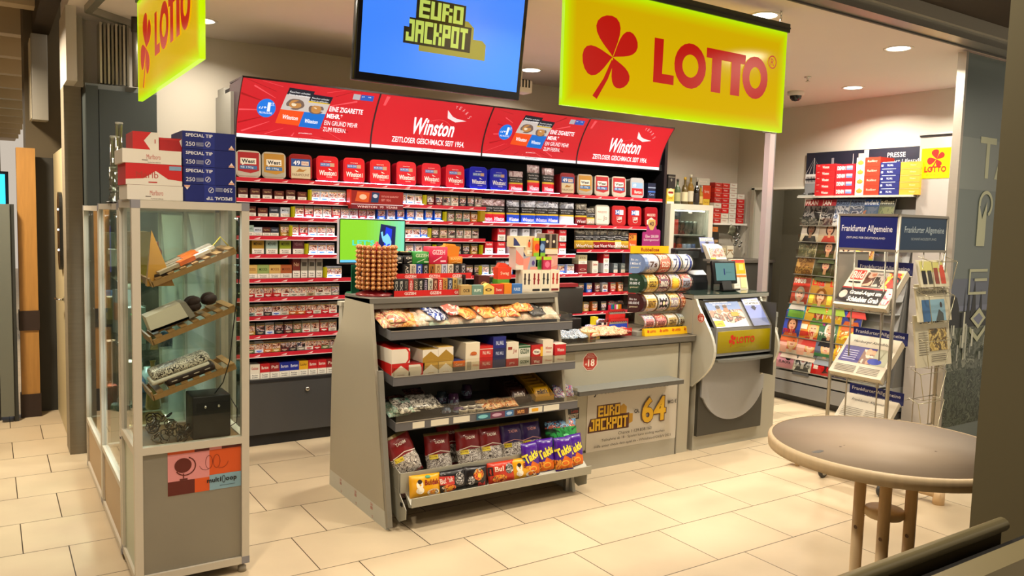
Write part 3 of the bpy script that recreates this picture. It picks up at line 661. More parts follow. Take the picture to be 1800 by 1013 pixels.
def put(kind, key, x, z, row, side, sc=1., y=5.822, base=None):
    c = cnt[(row, side)] = cnt.get((row, side), 0)+1
    me, word = (PK[key][0], WORDS[key]) if kind == 'p' else PB[key]
    o = bpy.data.objects.new('cigarette_pack' if kind == 'p' else me.name.split('.')[0], me); COL.objects.link(o)
    o.location = (x, y+rnd.uniform(0, .004), z); o.scale = (sc, 1, sc if sc < 1 else 1)
    what = 'cigarette pack' if kind == 'p' else ('cigarillo box' if 'cigarillo' in me.name else 'large cigarette pack')
    o['label'] = '%s %s, %s from left on the %s shelf%s' % (word, what, ORD[c], BAY[row], side)
    o['category'] = 'cigarette pack' if kind == 'p' or 'big' in me.name else 'box'; o['group'] = 'packs on the tobacco wall'
    return o
def run(kind, keys, pxa, pxb, n, z, row, side='', py=400, sc=1.):
    xa, xb = wx(pxa, py), wx(pxb, py); st = (xb-xa)/n
    for i in range(n): put(kind, keys[i % len(keys)], xa+(i+.5)*st, z+.0125, row, side, sc)
Z2, Z3, Z4, Z5, Z6 = 1.808, 1.679, 1.54, 1.407, 1.229
run('b', ['brown', 'slimred', 'brown', 'brownlow', 'slimred', 'brown', 'brownlow'][:1]+['brown', 'brown', 'brownlow', 'brown', 'brownlow'], 418, 543, 6, Z2, 2, py=345, sc=.78)
run('p', ['bluewhite', 'bluewhite', 'redwhite', 'redwhite'], 549, 610, 4, Z2, 2, py=345)
run('p', ['bluewhite', 'bluewhite', 'redwhite'], 702, 745, 3, Z2, 2, py=355)
run('p', ['maroon', 'maroon', 'grey', 'white', 'dark', 'dark', 'grey'], 752, 850, 7, Z2, 2, py=360)
run('b', ['brown', 'brownlow', 'navy', 'pale'], 433, 513, 4, Z3, 3, py=378, sc=.8)
run('p', ['redwhite', 'red', 'redwhite', 'redwhite', 'red', 'redwhite', 'redwhite', 'red', 'redwhite'], 520, 662, 9, Z3, 3, py=378)
run('p', ['blue', 'bluewhite', 'blue', 'blue', 'bluewhite', 'blue', 'blue'], 664, 780, 7, Z3, 3, py=388)
run('p', ['grey', 'green', 'teal', 'orange', 'redwhite'], 788, 842, 4, Z3, 3, py=398)
run('b', ['mint', 'pale', 'brown', 'navy'], 433, 492, 4, Z4, 4, py=412, sc=.68)
run('p', ['gold', 'redwhite', 'red', 'bluewhite', 'redwhite', 'redwhite'], 494, 591, 6, Z4, 4, py=412)
run('p', ['redwhite', 'bluewhite', 'blue'], 714, 754, 3, Z4, 4, py=420)
run('p', ['dark', 'beige', 'grey', 'grey', 'white', 'grey'], 760, 845, 6, Z4, 4, py=420)
run('b', ['gold', 'mint', 'lime', 'plum'], 443, 538, 4, Z5, 5, py=440, sc=1.)
run('p', ['bluewhite', 'bluewhite', 'bluewhite'], 545, 590, 3, Z5, 5, py=445)
run('p', ['bluewhite', 'bluewhite', 'redwhite'], 714, 762, 3, Z5, 5, py=448)
run('p', ['grey', 'white', 'grey', 'dark', 'gold'], 770, 843, 5, Z5, 5, py=448)
run('b', ['sand', 'sage', 'sand', 'rust'], 433, 515, 4, Z6, 6, py=480, sc=.98)
run('b', ['slimred', 'slim', 'slim', 'slim'], 516, 570, 4, Z6, 6, py=480)
run('p', ['bluewhite', 'bluewhite'], 576, 602, 2, Z6, 6, py=485)
R7 = [['red', 'redwhite', 'red', 'red', 'redwhite', 'white', 'white', 'beige', 'white', 'white', 'grey'], ['teal', 'redwhite', 'dark', 'bluewhite', 'white', 'orange', 'orange', 'red', 'white', 'red', 'redwhite'],
      ['gold', 'dark', 'bluewhite', 'dark', 'maroon', 'green', 'redwhite', 'white', 'red', 'white'], ['green', 'bluewhite', 'orange', 'gold', 'maroon', 'dark', 'grey', 'redwhite', 'red', 'green', 'grey']]
for i, z in enumerate((1.093, .956, .818, .683)): run('p', R7[i], 434, 594+4*(i == 0), len(R7[i]), z, 7+i, py=530+33*i)
run('b', ['bigwhite', 'bigred', 'bigdark', 'bigblue', 'bigblue', 'bigyellow', 'bigred', 'bigred', 'bigdark'], 441, 592, 9, .487, 11, py=650, sc=1.0)
# third bay (beyond the left half)
S3 = ', third bay'
for (z, row) in ((Z5, 5),):
    for lv in (0, 1):
        for i, k in enumerate(['stackred', 'stackred', 'stackwhite', 'stackwhite', 'stackwhite', 'stackred', 'stackred']):
            if lv and i in (0,): continue
            put('b', k, wx(862+i*21.5, 445), z+.0125+lv*.1155, row, S3, .92)
run('p', ['maroon', 'dark', 'bluewhite', 'green', 'bluewhite', 'blue', 'bluewhite', 'blue'], 820, 905, 6, Z6, 6, S3, 485)
run('p', ['blue', 'bluewhite', 'blue'], 980, 1014, 2, Z6, 6, S3, 480, 1.25)
run('p', ['orange', 'beige', 'teal'], 980, 1015, 3, 1.05, 7, S3, 515, 1.0)
S4 = ', right bay'
for x, k, lv in [(1027, 'crim', 0), (1027, 'cream', 1), (1049, 'bigwhite', 0), (1068, 'stackwhite', 0), (1068, 'stackred', 1), (1085, 'steel', 0), (1098, 'steel', 0)]:
    put('b', k, wx(x, 475), Z6+.0125+lv*(.086 if x < 1030 else .1155*.8), 6, S4, .8 if x > 1060 else 1)
run('p', ['dark', 'blue', 'maroon', 'bluewhite', 'red', 'orange'], 1017, 1100, 6, 1.05, 7, S4, 515, 1.)
run('p', ['gold', 'orange', 'dark', 'maroon', 'dark'], 1025, 1100, 5, .872, 8, S4, 550, 1.)
# ---- plastic tubs of tobacco
def tub(name, w, h, d, lidc, art_els, body=None):
    b = B(); r = .032
    def rr(x0, x1, z0, z1, r):
        p = []
        for cx, cz, a in ((x1-r, z1-r, 0), (x0+r, z1-r, 90), (x0+r, z0+r, 180), (x1-r, z0+r, 270)):
            for i in range(6): q = R(a+90*i/5); p.append((cx+r*math.cos(q), cz+r*math.sin(q)))
        return p
    b.prism(rr(-w/2+.008, w/2-.008, .008, h-.008, r*.8), 'y', .012, d, M(body or lidc, .35))
    b.prism(rr(-w/2, w/2, 0, h, r), 'y', .0, .014, M(lidc, .3))
    b.prism(rr(-w/2+.008, w/2-.008, .008, h-.008, r*.8), 'y', -.002, .0, M(lidc, .22))
    art(b, art_els, frame((-w/2, -.002, 0)), .0004, .0002); return b.mesh(name)
TW = .172; TH = .19
def el_win(c): return [('r', .03, .112, .075, .026, P('#4a6cb8')), ('r', .105, .112, .035, .026, P('#c09a80')), ('t', '44,95 205', .033, .117, .068, .016, P('#e8f0ff')), ('t', 'Winston', .022, .045, .12, .038, P('#ffffff'), {'bold': .02, 'shear': .1}),
                       ('p', [(.092, .10), (.098, .088), (.125, .084), (.108, .092)], P('#ffffff')), ('t', 'VOLUMEN', .075, .030, .045, .008, P('#ffffff')), ('t', 'GIANT BOX', .055, .148, .06, .006, P('#ffffff')), ('t', '205', .146, .045, .010, .03, P('#ffffff'))]
def el_west(c1, c2): return [('r', .012, .012, TW-.024, TH-.024, P(c1)), ('r', .03, .095, .11, .042, P('#efe9dc')), ('p', [(.04, .095), (.06, .095), (.042, .085)], P('#efe9dc')), ('t', 'West', .038, .102, .094, .028, P('#1a1a1c'), {'bold': .03}), ('r', .025, .058, .12, .026, P('#3f6ea8')), ('t', '48 190g', .03, .062, .09, .017, P('#dfeaf6')),
                             ('p', [(.012, .012), (.16, .012), (.16, .05), (.10, .03), (.012, .045)], P(c2))]
T_ = {'win': (tub('tobacco_tub', TW, TH, .11, '#d0152c', el_win(0)), 'red tobacco tub with white script'), 'winb': (tub('tobacco_tub', TW, TH, .11, '#1a1fb8', el_win(0)), 'blue tobacco tub with white script'),
      'westr': (tub('tobacco_tub', TW, TH, .11, '#c9c0b2', el_west('#a8161e', '#b8b0a4'), '#8c8478'), 'red-faced tobacco tub with pale rim'), 'westo': (tub('tobacco_tub', TW, TH, .11, '#b8b0a0', el_west('#b8862c', '#a8a294'), '#8c8478'), 'orange-faced tobacco tub with pale rim'),
      'par': (tub('tobacco_tub', TW, TH, .11, '#8e1a22', [('r', .015, .10, .142, .055, P('#1d4a94')), ('t', '49', .03, .108, .05, .034, P('#f0f4ff'), {'bold': .02}), ('r', .09, .108, .055, .03, P('#d9c7b8')), ('t', '260g', .094, .114, .046, .018, P('#a02828')), ('r', .015, .012, .142, .088, P('#cdbf9e')), ('p', [(.05, .06), (.075, .085), (.10, .075), (.13, .08), (.105, .062)], P('#a8742c')), ('t', 'PARAMOUNT', .022, .028, .128, .02, P('#6c2c20'))]), 'maroon-rimmed tobacco tub with bird emblem'),
      'bur': (tub('tobacco_tub', TW, TH, .11, '#a8a8ac', [('r', .015, .09, .142, .055, P('#86a8cc')), ('t', '49', .03, .10, .04, .034, P('#e8f0f8')), ('r', .015, .025, .142, .065, P('#b81c24')), ('t', 'Burton', .05, .04, .09, .03, P('#f4e4e0'), {'bold': .02})]), 'grey-rimmed tobacco tub in blue and red'),
      'cam': (tub('tobacco_tub', TW, TH, .11, '#a8a49a', [('r', .014, .014, TW-.028, TH-.028, P('#ded8cc')), ('t', 'MARLBORO', .03, .115, .11, .02, P('#8c2c2c')), ('t', 'Jo', .095, .04, .045, .05, P('#6c2020')), ('t', 'tobacco', .025, .05, .05, .014, P('#8c8478'))]), 'white tobacco tub with grey rim'),
      'lm': (tub('tobacco_tub', TW, TH, .11, '#a8141c', [('r', .04, .105, .05, .045, P('#2a5aa8')), ('t', '34', .044, .112, .042, .032, P('#eef4ff'), {'bold': .02}), ('r', .09, .105, .05, .045, P('#c8d4e8')), ('t', 'L&M', .06, .055, .06, .034, P('#f4dcd8'), {'bold': .02}), ('a', .09, .05, .03, .02, .004, 180, 360, P('#f4dcd8'))]), 'red tobacco tub with blue price square'),
      'mar': (tub('tobacco_tub', TW, TH, .11, '#9c1420', [('t', 'MARLBORO', .03, .10, .11, .026, P('#e8c8b8'), {'bold': .02}), ('p', [(.025, .02), (.025, .06), (.085, .09), (.145, .06), (.145, .02)], P('#ded4c8')), ('a', .125, .045, .022, .022, .012, 0, 360, P('#2c3c98'))]), 'dark red tobacco tub with white roof shape')}
def tubs(lst, z, row, py):
    for i, (px, k) in enumerate(lst):
        me, lab = T_[k]; o = bpy.data.objects.new('tobacco_tub', me); COL.objects.link(o)
        o.location = (wx(px, py), 5.815, z+.0125); o.rotation_euler = (-.05, 0, rnd.uniform(-.03, .03))
        tag(o, '%s, %s from the left on the %s shelf' % (lab, ORD[i+1], BAY[row]), 'tub', 'tobacco tubs on the wall unit')
tubs([(438, 'westr'), (483, 'westo'), (530, 'par'), (577, 'win'), (624, 'win'), (670, 'win'), (716, 'win'), (760, 'win'), (802, 'win'), (843, 'winb'), (879, 'winb'), (1000, 'par'), (1031, 'westo'), (1061, 'westr'), (1091, 'westr'), (1123, 'bur')], 1.953, 1, 318)
tubs([(1061, 'cam'), (1090, 'lm'), (1118, 'lm'), (1147, 'mar')], 1.679, 3, 385)
t = empty('card_box', 'dark blue box pack at the right end of the top shelf', 'box', (wx(1150, 320), 5.83, 1.966))
b = B(); b.box(-.05, .05, 0, .06, 0, .15, P('#15203c')); art(b, [('r', 0, .06, .1, .012, P('#3d6fd0')), ('r', 0, .10, .1, .012, P('#8a9ab8')), ('t', 'Camel', .02, .03, .06, .02, P('#a8c0ff'))], frame((-.05, 0, 0))); b.build('carton', t)
# ---- tobacco pouches
def pouch(name, w, h, top, band, base, txt):
    b = B(); fr = pillow(b, w, h, .03, [(.36, M(base, .3)), (.42, M('#d8b42c', .35)), (.68, M('#121016', .4)), (1.01, top)], rnd.random()*9, .003, 8, 14)
    cuts = [('u', w*i/8) for i in range(1, 8)]+[('v', h*i/14) for i in range(1, 14)]
    art(b, [('t', txt, w*.12, h*.08, w*.76, h*.16, P('#f4f0f4'), {'bold': .02, 'shear': .1}), ('t', 'Rauchen schädigt', w*.08, h*.58, w*.84, h*.06, P('#e8e8ee')), ('t', 'Ihre Lunge', w*.10, h*.48, w*.6, h*.06, P('#e8e8ee'))], fr, .0006, .0003, cuts)
    return b.mesh(name)
PT = photo('pouch_top', ['#6f4a4c', '#a48890', '#c8b8c0', '#8c6c70', '#50404c'], 14)
PG = photo('pouch_grey', ['#707484', '#9aa0b0', '#c4c8d4', '#5c5c6c', '#848898'], 14)
PD = photo('pouch_dark', ['#1a1614', '#4c4438', '#8c8474', '#2c2822'], 16)
PO = {'r': pouch('tobacco_pouch', .14, .2, PT, 0, '#d8142c', 'Winston'), 'b': pouch('tobacco_pouch', .14, .2, PG, 0, '#1c4ad8', 'Winston'), 'w': pouch('tobacco_pouch', .15, .2, PG, 0, '#dfe6f4', 'Camel'),
      'y': pouch('tobacco_pouch', .13, .2, PD, 0, '#b8922c', 'West'), 'k': pouch('tobacco_pouch', .13, .2, PD, 0, '#8c1c20', 'West'), 'c': pouch('tobacco_pouch', .12, .2, PD, 0, '#d8ccb4', 'Jo')}
PN = {'r': 'red-based', 'b': 'blue-based', 'w': 'white-based', 'y': 'yellow-based', 'k': 'dark red-based', 'c': 'cream-based'}
for zz, row, lst, py in ((1.953, 'top', [(911, 'r', .88), (942, 'r', 1.2), (968, 'r', 1.12)], 320), (1.679, 'third', [(858, 'r', 1), (880, 'r', 1), (906, 'b', 1), (932, 'b', 1), (955, 'b', 1), (975, 'b', 1), (1000, 'w', 1), (1025, 'k', .98), (1042, 'c', .8)], 385),
                         (1.455, 'fourth', [(1024, 'y', .92), (1037, 'y', .92), (1049, 'k', .92), (1063, 'k', .95), (1077, 'k', .92), (1090, 'c', .98), (1100, 'y', .9)], 425), (Z6, 'sixth', [(890, 'w', .6)], 485)):
    for i, (px, k, sc) in enumerate(lst):
        o = bpy.data.objects.new('tobacco_pouch', PO[k]); COL.objects.link(o); o.scale = (1, 1, sc)
        o.location = (wx(px, py), 5.835, zz+.0125); o.rotation_euler = (-.06, 0, rnd.uniform(-.25, .1))
        tag(o, '%s tobacco pouch, %s pouch from the left on the %s shelf' % (PN[k], ORD[i+1], row), 'pouch', 'tobacco pouches on the wall unit')
b = B(); b.box(-.05, .05, 0, .05, 0, .155, P('#d2541c')); art(b, [('r', .005, .085, .09, .055, P('#e8902c')), ('t', '29', .01, .095, .05, .04, P('#5c1c08'), {'bold': .02}), ('t', 'Burton', .015, .03, .07, .025, P('#f8dcc8'))], frame((-.05, 0, 0)))
b.build('tobacco_box', None, (wx(1116, 420), 5.83, 1.468), None, 'orange and red tobacco box beside the magenta card on the right bay', 'box')
# red promotion box on the second shelf
x0, x1 = wx(611, 350), wx(702, 357)
t = empty('promotion_box', 'red promotion box with two drawn packs standing on the second shelf', 'display box', ((x0+x1)/2, 5.73, 1.80)); w = x1-x0
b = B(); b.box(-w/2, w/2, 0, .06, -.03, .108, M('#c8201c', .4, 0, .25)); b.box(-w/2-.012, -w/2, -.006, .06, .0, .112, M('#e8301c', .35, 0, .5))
fr = frame((-w/2, 0, -.03))
art(b, [('r', 0, 0, w, .032, M('#a8142c', .4, 0, .2)), ('t', 'WINSTON  70  YEARS', .05, .008, w-.1, .016, P('#f4d8d8'), {'bold': .01}), ('r', 0, .033, w, .003, E('#ffffff', 1)),
        ('p', [(.03, .055), (.14, .05), (.15, .125), (.05, .13)], P('#c8501c')), ('p', [(.16, .05), (.22, .05), (.23, .125), (.17, .13)], P('#14305c')), ('e', .095, .09, .03, .02, P('#e8b8a0')), ('e', .195, .10, .02, .015, P('#b8c0d8')),
        ('t', 'ZEITLOSE QUALITÄT', .245, .09, .145, .018, P('#e89c98')), ('t', 'SEIT 1954.', .245, .062, .08, .018, P('#e89c98'))], fr)
b.build('carton', t)
# small screen in front of the wall unit
p = aY(595, 462, 5.2); q = aY(713, 389, 5.2); w = q.x-p.x; h = q.z-p.z+.02
t = empty('screen', 'small screen with lime picture and blue pack, on an arm before the tobacco wall', 'screen', (p.x, 5.2, p.z-.01))
b = B(); b.rbox(0, w, 0, .035, 0, h, M('#b9b9c4', .3), .004); b.box(.004, w-.001, -.002, 0, .004, h-.003, M('#0a0a14', .3))
iw, ih = w-.02, h-.022
b.box(.01, .01+iw, -.003, -.002, .012, .012+ih, E('#8ad62c', .9))
b.build('case', t)
b = B(); els = []
for i in range(12): els.append(('r', iw*(.35+.65*i/12), 0, iw*.65/12+.0005, ih, E('#%02x%02x%02x' % (138-2*i+i, 214+i, 44+13*i), .9)))
els += [('r', 0, 0, iw, ih*.06, E('#6cc8f0', .9)), ('t', 'LET\'S', iw*.18, ih*.40, iw*.34, ih*.13, E('#4fe0c8', .95), {'bold': .03}), ('p', [(iw*.55, 0), (iw*.84, 0), (iw*.86, ih*.86), (iw*.62, ih*.92)], E('#10205c', .8)), ('p', [(iw*.64, .0), (iw*.76, 0), (iw*.80, ih*.8), (iw*.70, ih*.85)], E('#1038e8', .95)),
        ('p', [(iw*.62, ih*.72), (iw*.65, ih*.74), (iw*.66, ih*.62), (iw*.70, ih*.66), (iw*.72, ih*.70), (iw*.76, ih*.62), (iw*.79, ih*.5), (iw*.78, ih*.3), (iw*.765, ih*.3), (iw*.765, ih*.45), (iw*.72, ih*.42), (iw*.72, ih*.28), (iw*.70, ih*.28), (iw*.70, ih*.45), (iw*.655, ih*.5), (iw*.635, ih*.6)], E('#7fd0ff', 1)),
        ('r', iw*.78, 0, iw*.05, ih*.42, E('#b98a2c', .8))]
art(b, els, frame((.01, -.003, .012)), .0004, .0001); b.build('picture', t)
b = B(); b.tube([(w/2, .035, h/2), (w/2, .12, h/2), (w/2, .12, -p.z+.3)], .018, GREYD); b.box(w/2-.12, w/2+.12, .0, .24, -p.z+.01, -p.z+.3, GREYD); b.build('stand', t)
# ============================================================ SNACK STAND (gondola)
G = empty('snack_stand', 'pale grey display stand with slanted side panel, three lipped shelves and bottom bin', 'display stand', (2.45, 4.3, 0))
def gp(b, name, label=None, parent=None):
    o = b.build(name, parent or G, label=label)
    if not parent: o.matrix_parent_inverse = Matrix.Translation((-2.45, -4.3, 0))
    return o
prof = [(3.90, 0), (4.166, 1.248), (4.533, 1.232), (4.575, 1.09), (4.742, .89), (4.769, 0)]
GP = M('#a7a08d', .5, .05, var=.05, scale=3); GB = M('#b9bab0', .5, var=.04, scale=6)
for x in (1.785, 3.075):
    b = B(); b.prism([(3.925, .10), (4.166, 1.248), (4.533, 1.232), (4.575, 1.09), (4.742, .89), (4.767, .10)], 'x', x, x+.022, GP)
    b.prism([(3.90, 0), (3.924, .10), (4.767, .10), (4.769, 0)], 'x', x, x+.022, GB)
    if x < 2:
        els = []
        for k in range(3): els += [('t', '80', .18+.24*k, .055, .03, .018, P('#b8453c')), ('t', '50', .18+.24*k, .078, .03, .014, P('#b8453c')), ('t', '5', .20+.24*k, .012, .018, .014, P('#9c5a48'))]
        art(b, els, frame((x, 4.769, 0), (0, -1, 0), (0, 0, 1)), .0006)
        b.prism([(3.99, .44), (3.965, .44), (4.02, .60), (4.03, .60)], 'x', x+.022, x+.024, GP)
    gp(b, 'side_panel')
b = B(); b.prism([(3.898, .02), (3.872, .02), (4.025, .86), (4.05, .86)], 'x', 1.783, 1.812, M('#8f8c82', .4, .4)); gp(b, 'upright', 'metal front upright strip')
BKP = M('#5d574a', .6)
b = B(); b.box(1.807, 3.075, 4.40, 4.42, .08, 1.21, BKP); gp(b, 'back_panel')
b = B(); b.box(1.785, 3.10, 4.16, 4.54, 1.222, 1.25, M('#6f6c64', .45)); b.box(1.807, 3.075, 4.165, 4.175, 1.19, 1.222, M('#67635a', .45)); gp(b, 'top_board')
LIP = M('#6a6a6e', .45, .3, var=.03); SHF = [(1.078, 4.03), (.827, 3.985), (.579, 3.947)]
SX0, SX1 = 1.858, 3.125
def shz(i, y): return SHF[i][0]-.028+(y-SHF[i][1])*.10
for i, (z, y) in enumerate(SHF):
    b = B()
    b.prism([(y, z-.05), (y, z), (y+.012, z), (y+.012, z-.035), (4.40, z-.028+(4.4-y)*.10), (4.40, z-.045+(4.4-y)*.10), (y+.02, z-.05)], 'x', SX0, SX1, LIP)
    b.prism([(y, z-.05), (y, z), (4.39, z+.01+(4.39-y)*.10), (4.39, z-.05+(4.4-y)*.10)], 'x', SX0-.004, SX0, LIP)
    o = gp(b, 'shelf')
    b = B(); b.box(SX0, SX1, y-.002, y+.001, z-.002, z+.002, ALU); hh = .05 if i != 2 else .075
    b.box(SX0, SX1, y+.004, y+.007, z, z+hh, ACRYL); b.prism([(y+.006, z), (y+.006, z+hh), (4.36, z+.03+hh*.6), (4.36, z+.03)], 'x', SX0, SX0+.003, ACRYL)
    if i != 1: b.prism([(y+.006, z), (y+.006, z+hh), (4.36, z+.03+hh*.6), (4.36, z+.03)], 'x', SX1-.003, SX1, ACRYL)
    q = gp(b, 'lip', 'clear acrylic lip', o)
fr = frame((SX0, 3.946, .531))
for k, (x, w, els) in enumerate([(.10, .075, []), (.215, .115, []), (.36, .11, []), (.515, .095, [('r', 0, 0, .095, .036, P('#2c5c74')), ('e', .045, .018, .034, .011, P('#7fc8d0'))]), (.612, .10, [('r', 0, 0, .1, .036, P('#6c3450')), ('e', .045, .018, .034, .010, P('#c8a0b8'))]),
        (.715, .06, [('r', 0, 0, .06, .036, P('#3c6ca0')), ('e', .03, .018, .02, .010, P('#a8c8e8'))]), (.785, .10, [('r', 0, 0, .10, .036, P('#4c2418')), ('t', 'NUTS', .02, .008, .05, .02, P('#e8a85c'), {'bold': .03})]), (.89, .10, [('r', .02, .008, .05, .02, P('#e8a81c'))]), (1.0, .12, [])]):
    b = B(); art(b, [('r', 0, 0, w, .036, P('#e2dcc8'))]+els, frame((SX0+x, 3.9465, .535)), .001); gp(b, 'price_card')
# bottom bin
BIN = M('#a8a697', .45, .1, var=.03)
b = B()
b.prism([(3.905, .19), (3.905, .302), (3.911, .302), (3.913, .205), (4.39, .235), (4.39, .215), (3.92, .185)], 'x', 1.862, 3.12, BIN)
b.prism([(3.822, .128), (3.818, .180), (3.824, .181), (3.830, .137), (3.905, .195), (3.905, .185), (3.86, .12)], 'x', 1.90, 3.155, BIN); gp(b, 'bin_tray')
for x, c in ((1.864, BIN), (3.12, BIN)):
    b = B(); b.prism([(4.16, .115), (3.905, .03), (3.822, .07), (3.820, .125), (3.905, .19), (3.905, .305), (4.06, .36), (4.16, .36)], 'x', x, x+.004, c); b.box(x-.004, x, 3.86, 3.885, .13, .15, BLACK); gp(b, 'bin_bracket')
b = B(); b.box(1.9, 1.93, 3.98, 4.01, 0, .115, GREYD); b.box(3.04, 3.07, 3.93, 3.96, 0, .115, ALU_D); b.box(1.9, 3.07, 3.98, 4.01, .09, .12, GREYD); gp(b, 'base_frame')
def gx(px, py, y): return aY(px, py, y).x

# --- bottom bin bags
SEED = photo('seeds', ['#3a3230', '#857a70', '#d0c8bc', '#5c5048', '#ece6dc', '#4a403c'], 42)
NUT = photo('noodle', ['#7a1c14', '#d85c2c', '#f0a83c', '#2c1c18', '#e8d8c0'], 40)
def seedbag(base, lab, tcol='#f0e4d8'):
    b = B(); w, h = .165, .25; m = M(base, .35, coat=.3); fr = pillow(b, w, h, .065, [(.08, m), (.50, SEED), (.93, m), (1.01, M('#8c7848', .4))], rnd.random()*20, .006, 10, 16)
    cuts = [('u', w*i/8) for i in range(1, 8)]+[('v', h*i/12) for i in range(1, 12)]
    art(b, [('t', lab, w*.3, h*.74, w*.4, h*.07, P(tcol), {'bold': .02}), ('r', w*.08, h*.40, w*.3, h*.10, P('#d8c02c')), ('t', 'Kerne', w*.1, h*.43, w*.25, h*.05, P('#5c2c10')), ('p', [(0+.01, h*.5), (w*.5, h*.56), (w-.01, h*.5), (w-.01, h*.52), (w*.5, h*.58), (.01, h*.52)], P(tcol))], fr, .0008, .0003, cuts)
    return b.mesh('seed_bag')
SB = {'r': seedbag('#7c1618', 'TADIM'), 'p': seedbag('#2c1450', 'TADIM', '#c88c8c')}
seed = [(738, 800, .24, 'r', .40), (775, 797, -.02, 'r', .0), (795, 785, -.0, 'r', 0), (829, 783, -.03, 'r', 0), (867, 772, .02, 'r', 0), (905, 770, 0, 'p', 0), (938, 765, .02, 'p', 0)]
for i, (px, py, rz, k, ry) in enumerate(seed):
    y = 3.99 if i != 2 else 4.09
    if i == 0: y = 3.96
    o = bpy.data.objects.new('seed_bag', SB[k]); COL.objects.link(o); o.location = (gx(px, py, y)-(.05 if i == 0 else 0), y, .222+(.0 if i else .045)); o.rotation_euler = (-.28, -ry*.8, rz*.4)
    if i == 2: o.location.z += .015
    tag(o, '%s bag of striped seeds in the bottom bin, %s seed bag from the left' % ({'r': 'red', 'p': 'purple'}[k], ORD[i+1]), 'bag', 'seed bags in the bottom bin')
b = B(); fr = pillow(b, .24, .21, .09, [(.12, M('#2c5a8c', .3)), (.82, photo('jelly', ['#10301c', '#1f7a34', '#2f9c48', '#164a28', '#0c2414'], 9)), (1.01, photo('rim', ['#3a6ca0', '#8cb8d8', '#1c3454', '#c85c3c', '#d8e4f0'], 26))], 4, .006)
art(b, [('t', 'POPS', .05, .025, .12, .025, P('#e8e82c'), {'bold': .02}), ('e', .125, .115, .02, .008, P('#8cf0a0'))], fr, .001, .0003, [('u', .03*i) for i in range(1, 8)]+[('v', .03*i) for i in range(1, 7)])
b.build('candy_bag', None, (gx(993, 770, 3.97), 3.98, .235), (-.25, 0, -.05), 'blue-rimmed bag with large green jelly at the right end of the bottom bin', 'bag')
def noodle(name, w, h, base, els, top=None):
    b = B(); m = M(base, .3, coat=.4); fr = pillow(b, w, h, .045, [(.07, m), (.93, m), (1.01, M(top or base, .3))], rnd.random()*30, .005, 10, 10)
    art(b, els, fr, .0008, .0003, [('u', w*i/8) for i in range(1, 8)]+[('v', h*i/8) for i in range(1, 8)]); return b.mesh(name)
def face(cx, cy, s, hat='#141414'):      # white-black chick-like blob drawn as plain ovals
    return [('e', cx, cy, .020*s, .026*s, P('#f4ecd8')), ('e', cx, cy+.018*s, .013*s, .012*s, P('#2c1c14')), ('e', cx, cy-.03*s, .024*s, .018*s, P('#f4ecd8'))]
nw, nh = .185, .125
NY = noodle('noodle_pack', nw, nh, '#e8a814', face(.055, .07, 1)+[('t', 'Buldak', .085, .065, .09, .03, P('#8c1414'), {'bold': .03}), ('e', .135, .025, .038, .018, P('#f4e8d0')), ('e', .135, .025, .03, .013, NUT), ('e', .105, .112, .016, .008, P('#2c8c5c'))])
NB = noodle('noodle_pack', nw, nh, '#151214', [('e', .135, .07, .030, .036, photo('bw', ['#e8e4e0', '#1c1c1c', '#8c8884', '#e8e4e0'], 60)), ('p', [(.01, .05), (.01, .10), (.10, .09), (.10, .045)], P('#c83c34')), ('t', 'Buldak', .015, .055, .08, .03, P('#f4e0d8'), {'bold': .03, 'rot': .08}), ('e', .06, .028, .045, .02, NUT), ('e', .07, .028, .015, .01, P('#f0a82c'))])
NK = noodle('noodle_pack', nw*.88, nh, '#161214', [('e', .045, .045, .022, .026, photo('bw', ['#e8e4e0'], 60)), ('e', .095, .075, .035, .034, NUT), ('e', .10, .068, .014, .012, P('#f0b82c')), ('t', 'Bul', .09, .01, .05, .022, P('#c83c34'), {'bold': .03})])
NR = noodle('noodle_pack', nw, nh, '#c83418', [('e', .14, .08, .03, .03, photo('bw', ['#e8e4e0', '#1c1c1c', '#8c8884', '#e8e4e0'], 60)), ('t', 'Bul', .04, .07, .06, .03, P('#f8dcc8'), {'bold': .03}), ('e', .07, .03, .05, .022, NUT), ('r', .0, .05, .03, .05, P('#2c1210'))])
for i, (me, px, py, t_, w_) in enumerate([(NY, 748, 872, .02, 'yellow noodle pack with a red word, far left of the front row'), (NB, 796, 865, -.02, 'black noodle pack with upside-down red panel, second from left'), (NK, 836, 853, .05, 'black noodle pack with orange bowl, middle of the front row'),
                                   (NR, 883, 838, .0, 'red noodle pack between black and yellow packs in the bottom bin'), (NY, 922, 828, -.02, 'yellow noodle pack beside the purple chip bags in the bottom bin')]):
    o = bpy.data.objects.new('noodle_pack', me); COL.objects.link(o); o.location = (gx(px, py, 3.86), 3.862, .162); o.rotation_euler = (-.22, t_, rnd.uniform(-.08, .08)); tag(o, w_, 'noodle pack', 'noodle packs in the bottom bin')
TKM = photo('chips', ['#8c3c14', '#e8782c', '#f0b43c', '#5c1c3c', '#c85c1c'], 30)
b = B(); tw, th = .135, .21; pm = M('#46148c', .25, coat=.5); fr = pillow(b, tw, th, .05, [(.05, pm), (.38, TKM), (1.01, pm)], 3, .006, 10, 14)
art(b, [('p', [(.015, .02), (.06, .10), (.125, .06), (.11, .02)], P('#e87018')), ('t', 'Takis', .012, .085, .115, .055, P('#f4e01c'), {'bold': .05, 'rot': .30}), ('t', 'Takis', .014, .088, .110, .05, P('#f8ec5c'), {'bold': .0, 'rot': .30}), ('a', .06, .05, .03, .018, .006, 0, 360, P('#f4b83c'))], fr, .0008, .0003, [('u', tw*i/8) for i in range(1, 8)]+[('v', th*i/12) for i in range(1, 12)])
TK = b.mesh('chip_bag')
